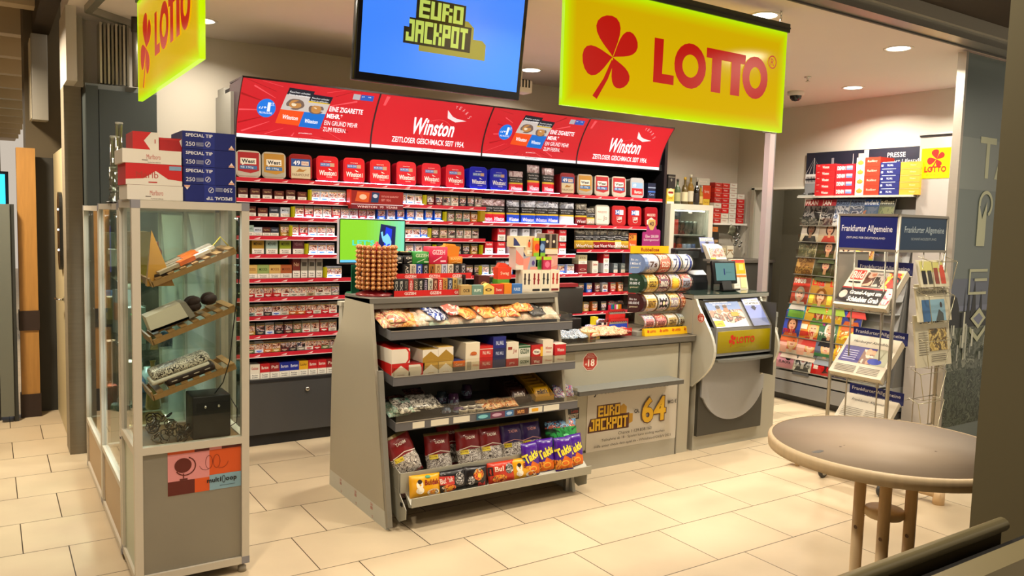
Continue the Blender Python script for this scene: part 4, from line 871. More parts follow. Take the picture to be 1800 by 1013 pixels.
for i, (px, rz) in enumerate([(936, .15), (961, .0), (993, -.05), (1013, .12)]):
    o = bpy.data.objects.new('chip_bag', TK); COL.objects.link(o); o.location = (gx(px, 825, 3.865+.022*(i % 2)), 3.865+.022*(i % 2), .162); o.rotation_euler = (-.2, 0, rz)
    tag(o, 'purple chip bag with yellow lettering, %s of four at the right of the bottom bin' % ['leftmost', 'second', 'third', 'rightmost'][i], 'chip bag', 'purple chip bags')

# --- shelf 1: flat bags of sweets
CC = [('pastel', ['#d89a6c', '#e8c890', '#c86c5c', '#e8dcc0', '#d8b05c']), ('black', ['#2c2a2c', '#4a4640', '#1c1c1e', '#a8a49c']), ('green', ['#6c8c3c', '#a8b86c', '#e0d8b8', '#8c5c3c']), ('red', ['#b83c34', '#e8d8c8', '#d86c5c', '#f0e8dc']),
      ('blue', ['#2c4ca8', '#e8e8ee', '#1c2c6c', '#b8c0d8']), ('orange', ['#d8782c', '#e8b05c', '#c85c2c', '#f0dcb0']), ('white', ['#e0d8c8', '#c8b8a0', '#e8c0a8', '#b8a890']), ('mixed', ['#e8b4a0', '#c8e0d0', '#e8d8b0', '#d88c9c'])]
cm = {}
for n, c in CC:
    b = B(); m = photo('sweets_'+n, c, 17); pillow(b, .15, .19, .034, [(1.01, m)], rnd.random()*40, .009, 10, 12); cm[n] = b.mesh('sweet_bag')
NMW = {'pastel': 'pastel orange', 'black': 'black', 'green': 'green-topped', 'red': 'red and white', 'blue': 'blue and white', 'orange': 'orange', 'white': 'whitish', 'mixed': 'multicoloured'}
s1 = [(694, 'pastel', 0, .1), (714, 'orange', 0, -.2), (706, 'pastel', 1, .1), (731, 'black', 3, .2), (745, 'green', 3, 0), (745, 'white', 0, .2), (756, 'white', 1, -.2), (775, 'mixed', 0, 0), (782, 'blue', 1, .5), (806, 'red', 2, .4), (812, 'white', 0, .1), (832, 'orange', 1, .5), (842, 'white', 0, -.1), (866, 'orange', 1, .3), (872, 'white', 0, .2), (896, 'orange', 1, -.2), (905, 'white', 0, .1), (925, 'orange', 2, .1), (936, 'white', 0, 0), (950, 'black', 1, .3), (966, 'white', 0, -.2)]
cc_ = {}
for i, (px, k, lv, rz) in enumerate(s1):
    o = bpy.data.objects.new('sweet_bag', cm[k]); COL.objects.link(o); y = 4.09+.012*lv+(.12 if lv == 3 else 0)
    o.location = (gx(px, 565, y), y, shz(0, y)+.035+lv*.026 if lv < 3 else shz(0, y)+.03); o.rotation_euler = (R(-62) if lv < 3 else R(-12), 0, rz)
    cc_[k] = cc_.get(k, 0)+1
    tag(o, '%s sweet bag on the top shelf, %s of its colour from left' % (NMW[k], ORD[cc_[k]]), 'sweet bag', 'sweet bags on the snack stand')

# --- shelf 2: cartons
def carton(name, w, h, d, base, els, top=None, side=None):
    b = B(); b.box(-w/2, w/2, 0, d, 0, h, P(base), top=P(top or base), left=P(side or base)); art(b, els, frame((-w/2, 0, 0)), .0005, .0002); return b.mesh(name)
def cy_(z): return 4.03
lst = []
def roof(w, h, c1, c2): return [('p', [(0, 0), (0, h*.35), (w/2, h*.85), (w, h*.35), (w, 0)], P(c2)), ('t', '______', w*.3, h*.18, w*.4, .002, P(c1))]
CW = .098
roofed = {}
spec = [(705, .112, .082, '#c8201c', 'red', 0, 1, roof(.112, .082, '#8c1c14', '#e6dece'), '#e6dece', 'red carton with white roof shape, lower far left'),
        (705, .112, .080, '#e6dece', 'w', 1, 1, [('p', [(.055, 0), (.098, .0), (.112, .02), (.112, .06), (.098, .08), (.055, .08)], P('#c8201c')), ('p', [(.05, .0), (.085, .0), (.1, .02), (.1, .06), (.085, .08), (.05, .08)], P('#e6dece'))], '#c8201c', 'white and red carton stacked on the far left carton'),
        (733, .10, .074, '#c8201c', 'red', 0, 1, [('p', [(.0, 0), (.07, 0), (.08, .02), (.08, .05), (.07, .07), (.0, .07)], P('#e6dece'))], '#8c1814', 'red carton with white hexagon, second from left'),
        (758, .10, .074, '#b8923c', 'gold', 0, 1, roof(.10, .074, '#b8923c', '#e6dece'), '#c8a860', 'golden carton with white roof shape, third from left, below'),
        (757, .10, .074, '#e6dece', 'w', 1, 1, roof(.10, .074, '#b8923c', '#a8822c'), '#8c6c24', 'white carton with golden roof, on the third carton'),
        (784, .10, .074, '#c8a860', 'gold', 0, 1, roof(.10, .074, '#b8923c', '#e6dece'), '#e6dece', 'golden carton with white roof shape, fourth from left, below'),
        (784, .10, .082, '#e6dece', 'w', 1, 1, roof(.10, .08, '#b8923c', '#a8822c'), '#c8a050', 'white carton with golden roof, on the fourth carton'),
        (807, .085, .070, '#c8621c', 'or', 0, 1, [('r', 0, 0, .085, .035, P('#5c5448')), ('t', 'Camel', .02, .042, .045, .014, P('#f0d8b0'))], '#2c3468', 'small orange and grey carton, between gold and cream ones'),
        (831, .098, .075, '#e0d2b4', 'cr', 0, 1, [('r', .01, .01, .03, .05, P('#a89c84')), ('t', 'Rothmans', .05, .03, .04, .014, P('#b85c34'))], '#d8ccb0', 'cream carton, lower one in the middle'),
        (831, .098, .095, '#e6dac0', 'cr', 1, 1, [('e', .055, .03, .022, .012, P('#c8682c')), ('t', 'Rothmans', .03, .018, .05, .01, P('#a83c2c'))], '#d8ccb0', 'taller cream carton with orange emblem, upper one in the middle'),
        (855, .092, .075, '#b81c1c', 'r', 0, 1, [('t', 'PALL MALL', .02, .03, .055, .02, P('#e8c8b8'), {'bold': .02})], '#c8201c', 'red carton with pale letters, lower, right of cream'),
        (855, .092, .07, '#c8201c', 'r', 1, 1, [('t', 'PALL MALL', .02, .02, .055, .02, P('#f0d8c8'), {'bold': .02}), ('r', 0, .05, .092, .004, P('#f0d8c8'))], '#a01414', 'red carton with pale letters, upper, right of cream'),
        (878, .092, .07, '#2c3058', 'b', 0, 1, [], '#1c2248', 'plain dark blue carton, lowest of three blue'), (878, .092, .055, '#1c2458', 'b', 1, 1, [('t', 'PALL MALL', .02, .015, .055, .02, P('#b8c0dc'), {'bold': .02})], '#14183c', 'dark blue carton with letters, middle of three blue'), (878, .092, .07, '#1c2478', 'b', 2, 1, [('t', 'PALL MALL', .02, .02, .055, .024, P('#d0d8f0'), {'bold': .02})], '#14183c', 'dark blue carton with letters, topmost of three blue'),
        (901, .088, .055, '#b02820', 'r', 0, 1, [('t', 'JPS', .02, .02, .04, .015, P('#f0d8c8'))], '#e0d4c0', 'low red carton under the cream one, right of blue'), (901, .088, .10, '#e4dac6', 'cr', 1, 1, [('r', .01, .055, .03, .018, P('#8c3020')), ('t', 'Je', .045, .03, .03, .03, P('#a03838'))], '#d8ccb0', 'cream carton with maroon curl, right of blue'),
        (922, .086, .06, '#d0d0c0', 'g', 0, 1, [('t', 'GIZEH', .01, .02, .065, .02, P('#24482c'), {'bold': .03})], '#b8b8a8', 'pale carton with green letters, lower'), (922, .086, .07, '#d8d8c8', 'g', 1, 1, [('r', 0, .055, .086, .012, P('#2c5c38')), ('t', 'GIZEH', .01, .02, .065, .03, P('#24482c'), {'bold': .03})], '#24482c', 'pale carton with large green letters, upper'),
        (944, .086, .055, '#a83028', 'r', 0, 1, [('t', 'West', .02, .015, .045, .02, P('#f0d8c8'), {'bold': .03})], '#e0d4c0', 'red carton with white oval, lower'), (944, .086, .075, '#b81c1c', 'r', 1, 1, [('e', .04, .03, .03, .018, P('#f0e4d4')), ('t', 'West', .02, .022, .04, .016, P('#1c1c1c'), {'bold': .03}), ('r', .068, .0, .018, .06, P('#e8b02c'))], '#3c1414', 'red carton with white oval and yellow edge, upper'),
        (963, .08, .05, '#e0d4c0', 'cr', 0, 1, [('t', 'Winston', .02, .02, .05, .012, P('#b03028'))], '#d8ccb0', 'cream carton low beside the red end carton'), (963, .08, .105, '#e6dac6', 'cr', 1, 1, [('t', 'Winston', .02, .045, .05, .018, P('#c03830'), {'bold': .02}), ('t', 'Classic', .025, .025, .04, .008, P('#c03830'))], '#d0c0a8', 'tall cream carton with red script, near the right end'),
        (985, .088, .05, '#e0d4c0', 'cr', 0, 1, [('t', 'Winston', .02, .02, .05, .012, P('#b03028'))], '#d8ccb0', 'cream carton, lower at the right end'), (985, .088, .075, '#c41c24', 'r', 1, 1, [('t', 'Winston', .018, .025, .055, .022, P('#f4dcd4'), {'bold': .02}), ('r', 0, .07, .088, .005, P('#f0e0d4'))], '#e0d0c4', 'red carton with white script at the right end')]
hs = {}
for (px, w, h, base, _, lv, d_, els, top, lab) in spec:
    k = px if px != 757 else 758
    z0 = hs.get(k, shz(1, 4.02)+.012); y = 4.012+.0*lv
    w *= .985
    b = B(); b.box(-w/2, w/2, 0, .30, 0, h, P(base), top=P(top), left=P(top if px < 720 else base)); art(b, els, frame((-w/2, 0, 0)), .0005, .0002)
    if k == 705:
        b.box(-w/2-.001, -w/2, .0, .30, 0, h, P('#e6dece')); b.add([(-w/2-.0015, 0, 0), (-w/2-.0015, .3, h), (-w/2-.0015, 0, h)], [(0, 1, 2)], P('#c8201c')) if lv == 0 else None
    b.build('cigarette_carton', None, (aY(px, 630, 4.01).x, y, z0+.001), (0, 0, 0), lab+' on the middle shelf', 'carton', 'cartons on the snack stand')
    hs[k] = z0+h+.001

# --- shelf 3
def s3(name, me_or_b, px, y, dz, rot, lab, cat, group=None):
    return me_or_b.build(name, None, (aY(px, 700, y).x, y, shz(2, y)+.008+dz), rot, lab, cat, group)
WR = [('mint', ['#d8dcd4', '#7cb8a0', '#b8bcb4', '#5c9c84', '#e8ecE4'.lower()]), ('silver', ['#c8c4b8', '#e8e4d8', '#4c4844', '#a8a498']), ('brown', ['#4c2420', '#2c1614', '#8c5c4c', '#3c1c1c'])]
for i, (px, k, y, dz, rz) in enumerate([(702, 0, 4.02, .03, .1), (712, 0, 4.01, .05, -.2), (722, 1, 4.0, .05, .1), (716, 2, 4.12, .03, .3), (742, 1, 4.01, .06, -.1), (742, 2, 4.15, .05, .1), (766, 1, 4.02, .05, .2), (708, 1, 4.05, .02, .2)]):
    b = B(); pillow(b, .13, .14, .03, [(1.01, photo('wrap_'+WR[k][0], WR[k][1], 50))], i*3.3, .010, 8, 10)
    s3('chewing_gum_bag', b, px, y, dz, (R(-66), 0, rz), '%s crinkled bag on the lower shelf of the snack stand, %s' % (['mint and silver', 'silver', 'dark brown'][k], ['far left', 'left front', 'second at the front', 'behind the mint bags', 'third at the front', 'at the back', 'right end of the row', 'underneath the front ones'][i]), 'bag', 'crinkled bags on the lower shelf')
for i, (px, y, dz, c) in enumerate([(776, 4.2, 0, '#34424c'), (797, 4.14, 0, '#4c2c50'), (802, 4.14, .0, '#5c3460'), (820, 4.27, .0, '#3c2440'), (783, 4.06, 0, '#2c4464'), (806, 4.04, 0, '#4c3060')]):
    b = B(); hh = .085 if i < 4 else .035
    b.lathe([(0, 0), (.032, 0), (.034, .006), (.034, hh*.72), (.030, hh*.76), (.030, hh), (0, hh)], M(c, .2, coat=.5), 16); b.lathe([(.0345, hh*.25), (.0345, hh*.6)], photo('gumlabel', ['#6c88a0', '#a8b8c8', '#5c4468', '#342c40'], 40), 16)
    if i == 2: continue
    s3('gum_jar', b, px, y, dz, (0, 0, 0), '%s round gum jar on the lower shelf, %s' % (['grey-blue', 'purple', '', 'dark purple', 'low blue', 'low violet'][i], ['at the back left', 'in the middle row', '', 'furthest back', 'at the front left', 'at the front right'][i]), 'jar', 'gum jars')
k = 0
for r_ in range(2):
    for c_ in range(3):
        b = B(); b.lathe([(0, 0), (.026, 0), (.027, .03), (.027, .034), (.021, .036), (0, .036)], M('#d8d2c8', .35), 18); b.lathe([(.0, .0365), (.018, .0365)], M('#3c3444', .4), 18); b.lathe([(.0275, .006), (.0275, .026)], photo('tin', ['#c8c4bc', '#8c8890', '#e8e4dc'], 60), 18)
        k += 1; s3('sweet_tin', b, 815+c_*14, 3.985+.062*r_, .0, (0, 0, 0), 'small round white-rimmed sweet tin on the lower shelf, %s in the %s row' % (ORD[c_+1], ['front', 'back'][r_]), 'tin', 'round sweet tins')
for i in range(5):
    b = B(); pillow(b, .09, .10, .025, [(1.01, photo('wrap_red', ['#8c2c24', '#c8783c', '#e8c890', '#5c1c1c'], 50))], i*5.3, .008, 8, 8)
    s3('sweet_bar', b, 852+i*12, 4.0+.02*(i % 2), .012, (R(-70), 0, rnd.uniform(-.5, .5)), 'small red and brown wrapped sweet on the lower shelf, %s from left' % ORD[i+1], 'sweet', 'wrapped sweets on the lower shelf')
for j, (px, c, c2, lc, lab) in enumerate([(918, '#3c1c14', '#2c120c', '#e8dcd0', 'brown'), (958, '#e8b010', '#c89010', '#2c1408', 'yellow')]):
    t = empty('sweet_display_box', '%s open-fronted box of sweet packets on the lower shelf' % lab, 'display box', (aY(px, 690, 4.05).x, 4.05, shz(2, 4.05)+.012), (R(5), 0, R(-3))); w = .14
    b = B(); m = P(c); b.box(-w/2, w/2, 0, .30, 0, .008, m); b.prism([(0, 0), (0, .035), (.10, .075), (.30, .12), (.30, 0)], 'x', -w/2, -w/2+.003, m); b.prism([(0, 0), (0, .035), (.10, .075), (.30, .12), (.30, 0)], 'x', w/2-.003, w/2, m); b.box(-w/2, w/2, 0, .003, 0, .03, m); b.box(-w/2, w/2, .297, .3, 0, .12, m)
    b.build('tray', t)
    for q in range(6):
        b = B(); fr = pillow(b, .115, .085, .02, [(1.01, M(c2 if q else c, .3, coat=.3))], q, .002, 8, 6)
        art(b, [('t', 'm&m\'s', .02, .025, .075, .035, P(lc), {'bold': .04})], fr, .0008, .0002, [('u', .0144*i) for i in range(1, 8)]+[('v', .014*i) for i in range(1, 6)])
        o = b.build('sweet_packet', None, (t.location.x, 4.065+.043*q, t.location.z+.014+.010*q), (R(-35), 0, R(-3)), '%s sweet packet in the %s box, %s from the front' % (lab, lab, ORD[q+1]), 'packet', '%s sweet packets' % lab)
for i in range(5):
    b = B(); pillow(b, .07, .09, .02, [(1.01, photo('lollies', ['#c82c4c', '#2c6cc8', '#e8e0d8', '#8c2c8c'], 50))], i*2.3, .006, 6, 8)
    s3('sweet_bag', b, 983+i*5.5, 4.03+.04*(i % 3), .02, (R(-50), 0, rnd.uniform(-.6, .6)), 'small red and blue sweet bag at the right end of the lower shelf, %s' % ['leftmost', 'second', 'third', 'fourth', 'rightmost'][i], 'sweet bag', 'small sweet bags at the shelf end')

# ============================================================ ON TOP OF THE STAND
# lollipop drum
t = empty('lollipop_stand', 'red lollipop stand with rows of round lollipops at the left end of the stand', 'lollipop stand', (1.905, 4.35, 1.25))
b = B(); b.lathe([(.0, 0), (.12, 0), (.118, .012), (.07, .03), (.06, .045), (0, .045)], M('#7c0f18', .3, coat=.4), 28); b.build('base', t)
b = B(); b.lathe([(.062, .045), (.062, .275), (0, .275)], M('#a81420', .3), 20)
for k in range(9): b.lathe([(.064, .055+.0265*k), (.072, .055+.0265*k), (.072, .060+.0265*k), (.064, .060+.0265*k)], M('#7c0f18', .3), 20)
b.build('drum', t)
b = B(); b.lathe([(.024, .275), (.024, .292), (.016, .30), (.008, .305), (.008, .316), (0, .317)], M('#d01c14', .3), 16); b.build('cap', t)
LOL = photo('lolly', ['#a8602c', '#8a4a20', '#c07c3c', '#b87034', '#d8a464'], 55)
b = B(); b.ball((0, 0, 0), .0145, LOL, 10); b.ball((0, -.0105, 0), .0055, M('#d8b078', .4), 6); b.tube([(0, .012, 0), (0, .045, 0)], .0018, M('#e8e4da'), 5); LM = b.mesh('lollipop')
for r_ in range(10):
    for c_ in range(22):
        a = R(16.3636*c_)
        if rnd.random() < .02: continue
        d = Vector((math.sin(a), -math.cos(a), 0))
        if d.y*(-.92)+d.x*(-.4) < -.35: continue
        o = bpy.data.objects.new('lollipop', LM); COL.objects.link(o); o.location = Vector((1.905, 4.35, 1.25+.052+.0258*r_))+d*.108; o.rotation_euler = (0, rnd.random()*6, a)
        tag(o, 'round brown-wrapped lollipop stuck in the red lollipop stand', 'lollipop', 'lollipops in the red stand')
# rolling paper rack
t = empty('rolling_paper_rack', 'two-tier black rack with red front rails full of rolling papers', 'rack', (2.19, 4.24, 1.25))
b = B(); b.box(-.27, .27, .0, .26, 0, .012, BLACK); b.box(-.24, .30, .10, .26, .10, .112, BLACK); b.box(-.27, -.262, .02, .26, 0, .22, M('#1c1c1e', .3)); b.box(.262, .27, .02, .26, 0, .12, M('#1c1c1e', .3)); b.box(-.24, .3, .25, .26, 0, .2, BLACK); b.build('frame', t)
for (x0, y, z, w) in ((-.225, -.012, -.0, .54), (-.19, .055, .095, .52)):
    b = B(); b.box(x0, x0+w, y, y+.006, z, z+.034, M('#d0201c', .4))
    art(b, [('t', 'GIZEH', x0*0+w*(.12+.31*k), .008, .075, .018, P('#f4dcd4'), {'bold': .03}) for k in range(3)], frame((x0, y, z)), .0008); b.build('front_rail', t)
def ppack(px, y, z, w, h, base, txt, tc, lab, vert=True, d=.10):
    b = B(); b.box(-w/2, w/2, 0, d, 0, h, P(base))
    if vert: art(b, [('t', txt, w*.78, h*.12, h*.76, w*.5, P(tc), {'rot': math.pi/2, 'bold': .02})], frame((-w/2, 0, 0)), .0006)
    else: art(b, [('t', txt, w*.15, h*.45, w*.7, h*.35, P(tc), {'bold': .03}), ('r', w*.3, h*.15, w*.4, h*.08, P(tc))], frame((-w/2, 0, 0)), .0006)
    b.build('rolling_papers', None, (gx(px, 480, y), y, z), None, lab, 'rolling papers', 'rolling papers on the rack')
low = [('#1c1c1c', 'OCB', '#b8b4a8', 'black'), ('#2a2a2c', 'OCB', '#d8d4c8', 'charcoal'), ('#241e1c', 'PURIZE', '#8c8478', 'dark brown'), ('#b82420', 'GIZEH', '#f4dcd4', 'red'), ('#4c4438', 'RAW', '#b8a888', 'brown'), ('#141414', 'OCB', '#d8d4c8', 'glossy black'), ('#1c1a20', 'GIZEH', '#b8a8c0', 'violet black'), ('#c8c4b0', 'OCB', '#1c1c1c', 'cream'), ('#6c2c1c', 'OCB', '#d8a888', 'rust'),
       ('#c42c24', 'GIZEH', '#f4e4dc', 'bright red'), ('#b8843c', 'RAW', '#4c2c10', 'tan'), ('#2c3850', 'OCB', '#c8d0e0', 'navy'), ('#b89850', 'OCB', '#3c2c10', 'golden'), ('#8c8c7c', 'OCB', '#3c3c34', 'grey')]
for i, (c, tx, tc, wd) in enumerate(low): ppack(697+i*8.6, 4.245, 1.263, .031, .088, c, tx, tc, '%s rolling paper box standing in the lower rail, %s from left' % (wd, ORD[i+1]))
up = [('#1c1c1c', 'GV', '#d8d4c8', 'black'), ('#d0c8b0', 'OTTO', '#1c1c1c', 'cream'), ('#24449c', 'OCB', '#e0e4f0', 'blue'), ('#181818', 'OCB', '#b8b4a8', 'dark'), ('#a8641c', 'S', '#2c1404', 'brown'), ('#c8a878', 'OCB', '#6c4420', 'tan'), ('#c0c4d4', 'OCB', '#2c3454', 'pale blue'), ('#d8d0b8', 'OCB', '#2c241c', 'ivory'), ('#202024', 'OCB', '#a8a8a8', 'charcoal'), ('#303034', 'OCB', '#c8c8c8', 'grey-black')]
for i, (c, tx, tc, wd) in enumerate(up): ppack(715+i*11, 4.345, 1.363, .040, .068, c, tx, tc, '%s rolling paper box standing in the upper rail, %s from left' % (wd, ORD[i+1]))
def flatbox(px, y, z, w, h, d, base, txt, tc, lab, name='rolling_papers'):
    b = B(); b.rbox(-w/2, w/2, 0, d, 0, h, P(base), .003, 1); art(b, [('t', txt, w*.15, h*.55, w*.7, h*.28, P(tc), {'bold': .03}), ('p', [(w*.2, h*.15), (w*.24, h*.12), (w*.7, h*.42), (w*.66, h*.45)], P(tc)), ('r', w*.6, h*.12, w*.3, h*.1, P(tc))], frame((-w/2, 0, 0)), .0006)
    b.build(name, None, (gx(px, 460, y), y, z), None, lab, 'box', 'boxes on top of the rack')
flatbox(697, 4.37, 1.432, .085, .05, .10, '#17171a', 'OCB', '#d8d4c8', 'black box with white letters, left of two on top of the rack')
flatbox(723, 4.37, 1.432, .10, .052, .10, '#1c1a1c', 'OCB', '#e8e0d0', 'black box with larger white letters, right of two on the rack')
flatbox(742, 4.36, 1.432, .125, .075, .09, '#2c8c34', 'GIZEH', '#c8e0b8', 'green filter box with white crossed lines on the rack')
flatbox(771, 4.35, 1.432, .125, .105, .09, '#d0204c', 'GIZEH', '#f4c8d0', 'pink-red filter box with white crossed lines on the rack')
flatbox(801, 4.36, 1.432, .10, .045, .09, '#d8801c', 'RAW', '#f0c078', 'orange filter box low on the rack beside the pink one')
b = B(); b.prism([(-.07, .0), (-.075, .055), (-.03, .07), (.06, .06), (.05, .0)], 'y', 0, .05, P('#d87c14')); b.prism([(-.05, .055), (-.04, .08), (.03, .075), (.04, .06)], 'y', .01, .04, P('#e89428'))
b.build('crumpled_carton', None, (gx(796, 440, 4.36), 4.37, 1.478), (0, 0, .1), 'crumpled orange carton on the orange box', 'carton')
t = empty('glass_dish', 'dark metal dish with small gold items on the black boxes', 'dish', (gx(712, 440, 4.42), 4.43, 1.485))
b = B(); b.lathe([(0, 0), (.05, .0), (.062, .02), (.060, .02), (.048, .004), (0, .004)], M('#2c2c2c', .25, .6), 20); b.build('bowl', t)
b = B(); [b.ball((rnd.uniform(-.035, .035), rnd.uniform(-.03, .03), .012), .009, M('#b8963c', .3, .6), 6) for _ in range(14)]; o = b.build('small_items', t, kind='stuff')
b = B(); b.box(-.03, .03, 0, .004, 0, .17, M('#0f6b4a', .4)); b.box(-.03, .05, -.005, .05, 0, .006, M('#0f6b4a', .4)); b.build('green_holder', None, (1.835, 4.5, 1.25), (0, 0, .3), 'green card holder standing behind the lollipop stand', 'holder')
# little boxes row right of the rack
for i, (px, w, h, c, tx, tc, lab) in enumerate([(820, .075, .06, '#b8985c', 'OCB', '#3c2c10', 'tan'), (840, .082, .058, '#6c8c7c', 'RIPS', '#e0ecd8', 'grey-green'), (859, .082, .062, '#e0bc5c', 'o', '#5c3c10', 'yellow house-shaped'), (877, .07, .06, '#c8301c', 'Swan', '#f4c8b8', 'red'), (893, .055, .065, '#e08414', '-', '#e08414', 'plain orange'), (909, .078, .06, '#3c6cac', 'PURIZE', '#d0e0f0', 'blue')]):
    b = B()
    if i == 2: b.prism([(-w/2, 0), (-w/2, h*.7), (0, h*1.1), (w/2, h*.7), (w/2, 0)], 'y', 0, .05, P(c))
    else: b.box(-w/2, w/2, 0, .05, 0, h, P(c))
    art(b, [('t', tx, -w*.3, h*.3, w*.6, h*.3, P(tc), {'bold': .02})], frame((0, 0, 0)), .0006)
    b.build('small_box', None, (gx(px, 508, 4.2), 4.2, 1.2505), None, lab+' small box in the row on the front edge of the stand', 'box', 'small boxes on the stand edge')
for i, (px, y, z, w, h, c, tx, tc, lab) in enumerate([(851, 4.3, 1.2505, .08, .11, '#4c1c18', 'O', '#c89860', 'maroon box with a gold ring'), (869, 4.34, 1.2505, .09, .095, '#2c3a2c', '888', '#a8b8a8', 'dark green box with pale rings'), (885, 4.28, 1.2505, .09, .085, '#5c9c2c', 'RIPS', '#c8e0a8', 'green box under the red carton'), (887, 4.285, 1.336, .10, .075, '#d83c1c', 'Swag', '#f8d0b0', 'orange-red carton with script')]):
    b = B(); b.box(-w/2, w/2, 0, .06, 0, h, P(c)); art(b, [('t', tx, -w*.32, h*.3, w*.64, h*.35, P(tc), {'bold': .01})], frame((0, 0, 0)), .0006)
    if i == 3: b.prism([(-w/2, h), (-w*.3, h*1.4), (w*.1, h*1.35), (w/2, h)], 'y', .01, .04, P(c))
    b.build('small_box', None, (gx(px, 490, y), y, z), None, lab+' behind the front row on the stand', 'box')
# tower of slim vape boxes at the right end
def vbox(px, y, z, w, h, base, els, lab, g='slim boxes in the tower'):
    b = B(); b.box(-w/2, w/2, 0, .08, 0, h, P(base)); art(b, els(w, h), frame((-w/2, 0, 0)), .0006, .0002)
    b.build('slim_box', None, (gx(px, 470, y), y, z), None, lab, 'box', g)
stick = lambda c1, c2: (lambda w, h: [('r', w*.20, h*.35, w*.16, h*.5, P(c1)), ('e', w*.28, h*.6, w*.14, h*.05, P(c1)), ('r', w*.64, h*.35, w*.16, h*.5, P(c1)), ('e', w*.72, h*.55, w*.14, h*.05, P(c1)), ('r', w*.1, h*.05, w*.8, h*.10, P(c2))])
for i, (c1, c2) in enumerate([('#3c2c2c', '#d8ccb8'), ('#8c1c20', '#1c1c1c'), ('#2c2c2c', '#1c1c1c'), ('#b0281c', '#7c1c20')]):
    vbox(927+i*16.5, 4.24, 1.2505, .073, .145, '#e2d6bc', stick(c1, c2), 'cream slim box with drawn sticks, %s from left in the bottom row of the tower' % ORD[i+1])
ZT = 1.397
vbox(913, 4.26, ZT-.0, .06, .145, '#c8b8b0', lambda w, h: [('p', [(0, h*.3), (w, h*.1), (w, h*.5), (0, h*.9)], P('#d87c6c')), ('r', 0, 0, w, h*.2, P('#d8d0c0'))], 'grey and coral slim box at the left of the tower middle row')
vbox(932, 4.27, ZT, .115, .085, '#9c9ca8', lambda w, h: [('p', [(0, 0), (w*.3, 0), (w*.5, h), (0, h*.8)], P('#e08c7c')), ('r', w*.5, 0, w*.5, h*.2, P('#d88c7c')), ('e', w*.7, h*.5, w*.1, h*.2, P('#4c3c7c'))], 'grey box with coral wave in the middle of the tower')
vbox(950, 4.27, ZT, .075, .085, '#4c8c2c', lambda w, h: [('r', 0, h*.75, w, h*.25, P('#a8d02c')), ('e', w*.5, h*.4, w*.3, h*.25, P('#2c6c24'))], 'green box in the middle of the tower')
vbox(962, 4.25, ZT, .065, .085, '#b82450', lambda w, h: [('r', 0, h*.75, w, h*.25, P('#a8d02c')), ('e', w*.5, h*.4, w*.3, h*.25, P('#e86c8c'))], 'magenta box with lime top in the middle of the tower')
vbox(975-4, 4.285, ZT, .085, .10, '#d0988c', lambda w, h: [('e', w*.4, h*.5, w*.2, h*.2, P('#e8a89c')), ('p', [(0, 0), (w, 0), (w, h*.3)], P('#c8786c'))], 'pink box at the right of the tower middle row')
vbox(913, 4.27, ZT+.146, .10, .07, '#d8c8a0', lambda w, h: [('p', [(0, 0), (w*.6, 0), (w*.2, h*.7), (0, h*.9)], P('#2c3468')), ('r', 0, 0, w, h*.12, P('#e8dcc0'))], 'beige box with dark blue wave at the tower top left')
vbox(928, 4.285, ZT+.086, .10, .13, '#d8c098', lambda w, h: [('e', w*.55, h*.6, w*.10, h*.16, P('#d8542c')), ('e', w*.55, h*.78, w*.05, h*.06, P('#2c1c14')), ('r', w*.4, h*.1, w*.6, h*.2, P('#e8e0c8')), ('t', 'IVG', w*.6, h*.13, w*.25, h*.1, P('#1c1c1c'), {'bold': .02}), ('p', [(0, 0), (w*.3, 0), (0, h*.4)], P('#2c3468'))], 'beige box with small orange figure shape at the tower top')
vbox(943, 4.27, ZT+.086, .055, .12, '#e0801c', lambda w, h: [('r', 0, h*.85, w, h*.15, P('#a8d02c')), ('e', w*.5, h*.5, w*.35, h*.2, P('#d8341c')), ('r', 0, 0, w, h*.2, P('#7cb82c'))], 'orange and lime slim box at the tower top')
vbox(952, 4.27, ZT+.086, .05, .12, '#24406c', lambda w, h: [('r', 0, h*.85, w, h*.15, P('#a8d02c')), ('e', w*.5, h*.5, w*.35, h*.2, P('#7c9cc8')), ('r', 0, 0, w, h*.2, P('#7cb82c'))], 'blue and lime slim box at the tower top')
vbox(967, 4.28, ZT+.10, .12, .135, '#8c7c6c', lambda w, h: [('r', w*.1, h*.25, w*.3, h*.72, P('#2c1c18')), ('e', w*.25, h*.62, w*.08, h*.07, P('#e8d0b0')), ('r', w*.55, h*.25, w*.3, h*.72, P('#2c1c18')), ('e', w*.70, h*.62, w*.08, h*.07, P('#e8d0b0')), ('r', 0, 0, w, h*.25, P('#d8ccb0')), ('r', w*.05, h*.25, w*.9, h*.04, P('#c89c3c'))], 'brown box with two dark bottles shapes at the tower top right')
# ============================================================ SALES COUNTER
C0 = empty('sales_counter', 'grey sales counter with dark worktop, small shelf and jackpot poster', 'counter', (3.8, 4.2, 0))
def cp(b, name, label=None, parent=None):
    o = b.build(name, parent or C0, label=label); o.matrix_parent_inverse = Matrix.Translation((-3.8, -4.2, 0)); return o
CB = M('#aaa491', .5, .05, var=.04, scale=3); WT = M('#5f5b52', .4, .05)
b = B(); b.box(3.135, 4.40, 4.22, 4.86, .0, .852, CB); cp(b, 'body')
b = B(); b.box(3.137, 4.265, 4.205, 4.22, .145, .84, M('#aca794', .48, var=.03, scale=3)); cp(b, 'front_panel')
b = B(); b.box(3.137, 4.265, 4.202, 4.22, .0, .125, M('#a6a192', .48)); cp(b, 'base_panel')
b = B(); b.box(4.275, 4.40, 4.208, 4.22, .0, .84, M('#b0aa98', .48)); cp(b, 'front_panel')
b = B(); b.box(3.13, 4.405, 4.17, 4.88, .855, .897, WT); b.box(3.13, 4.405, 4.168, 4.17, .893, .899, ALU); cp(b, 'worktop')
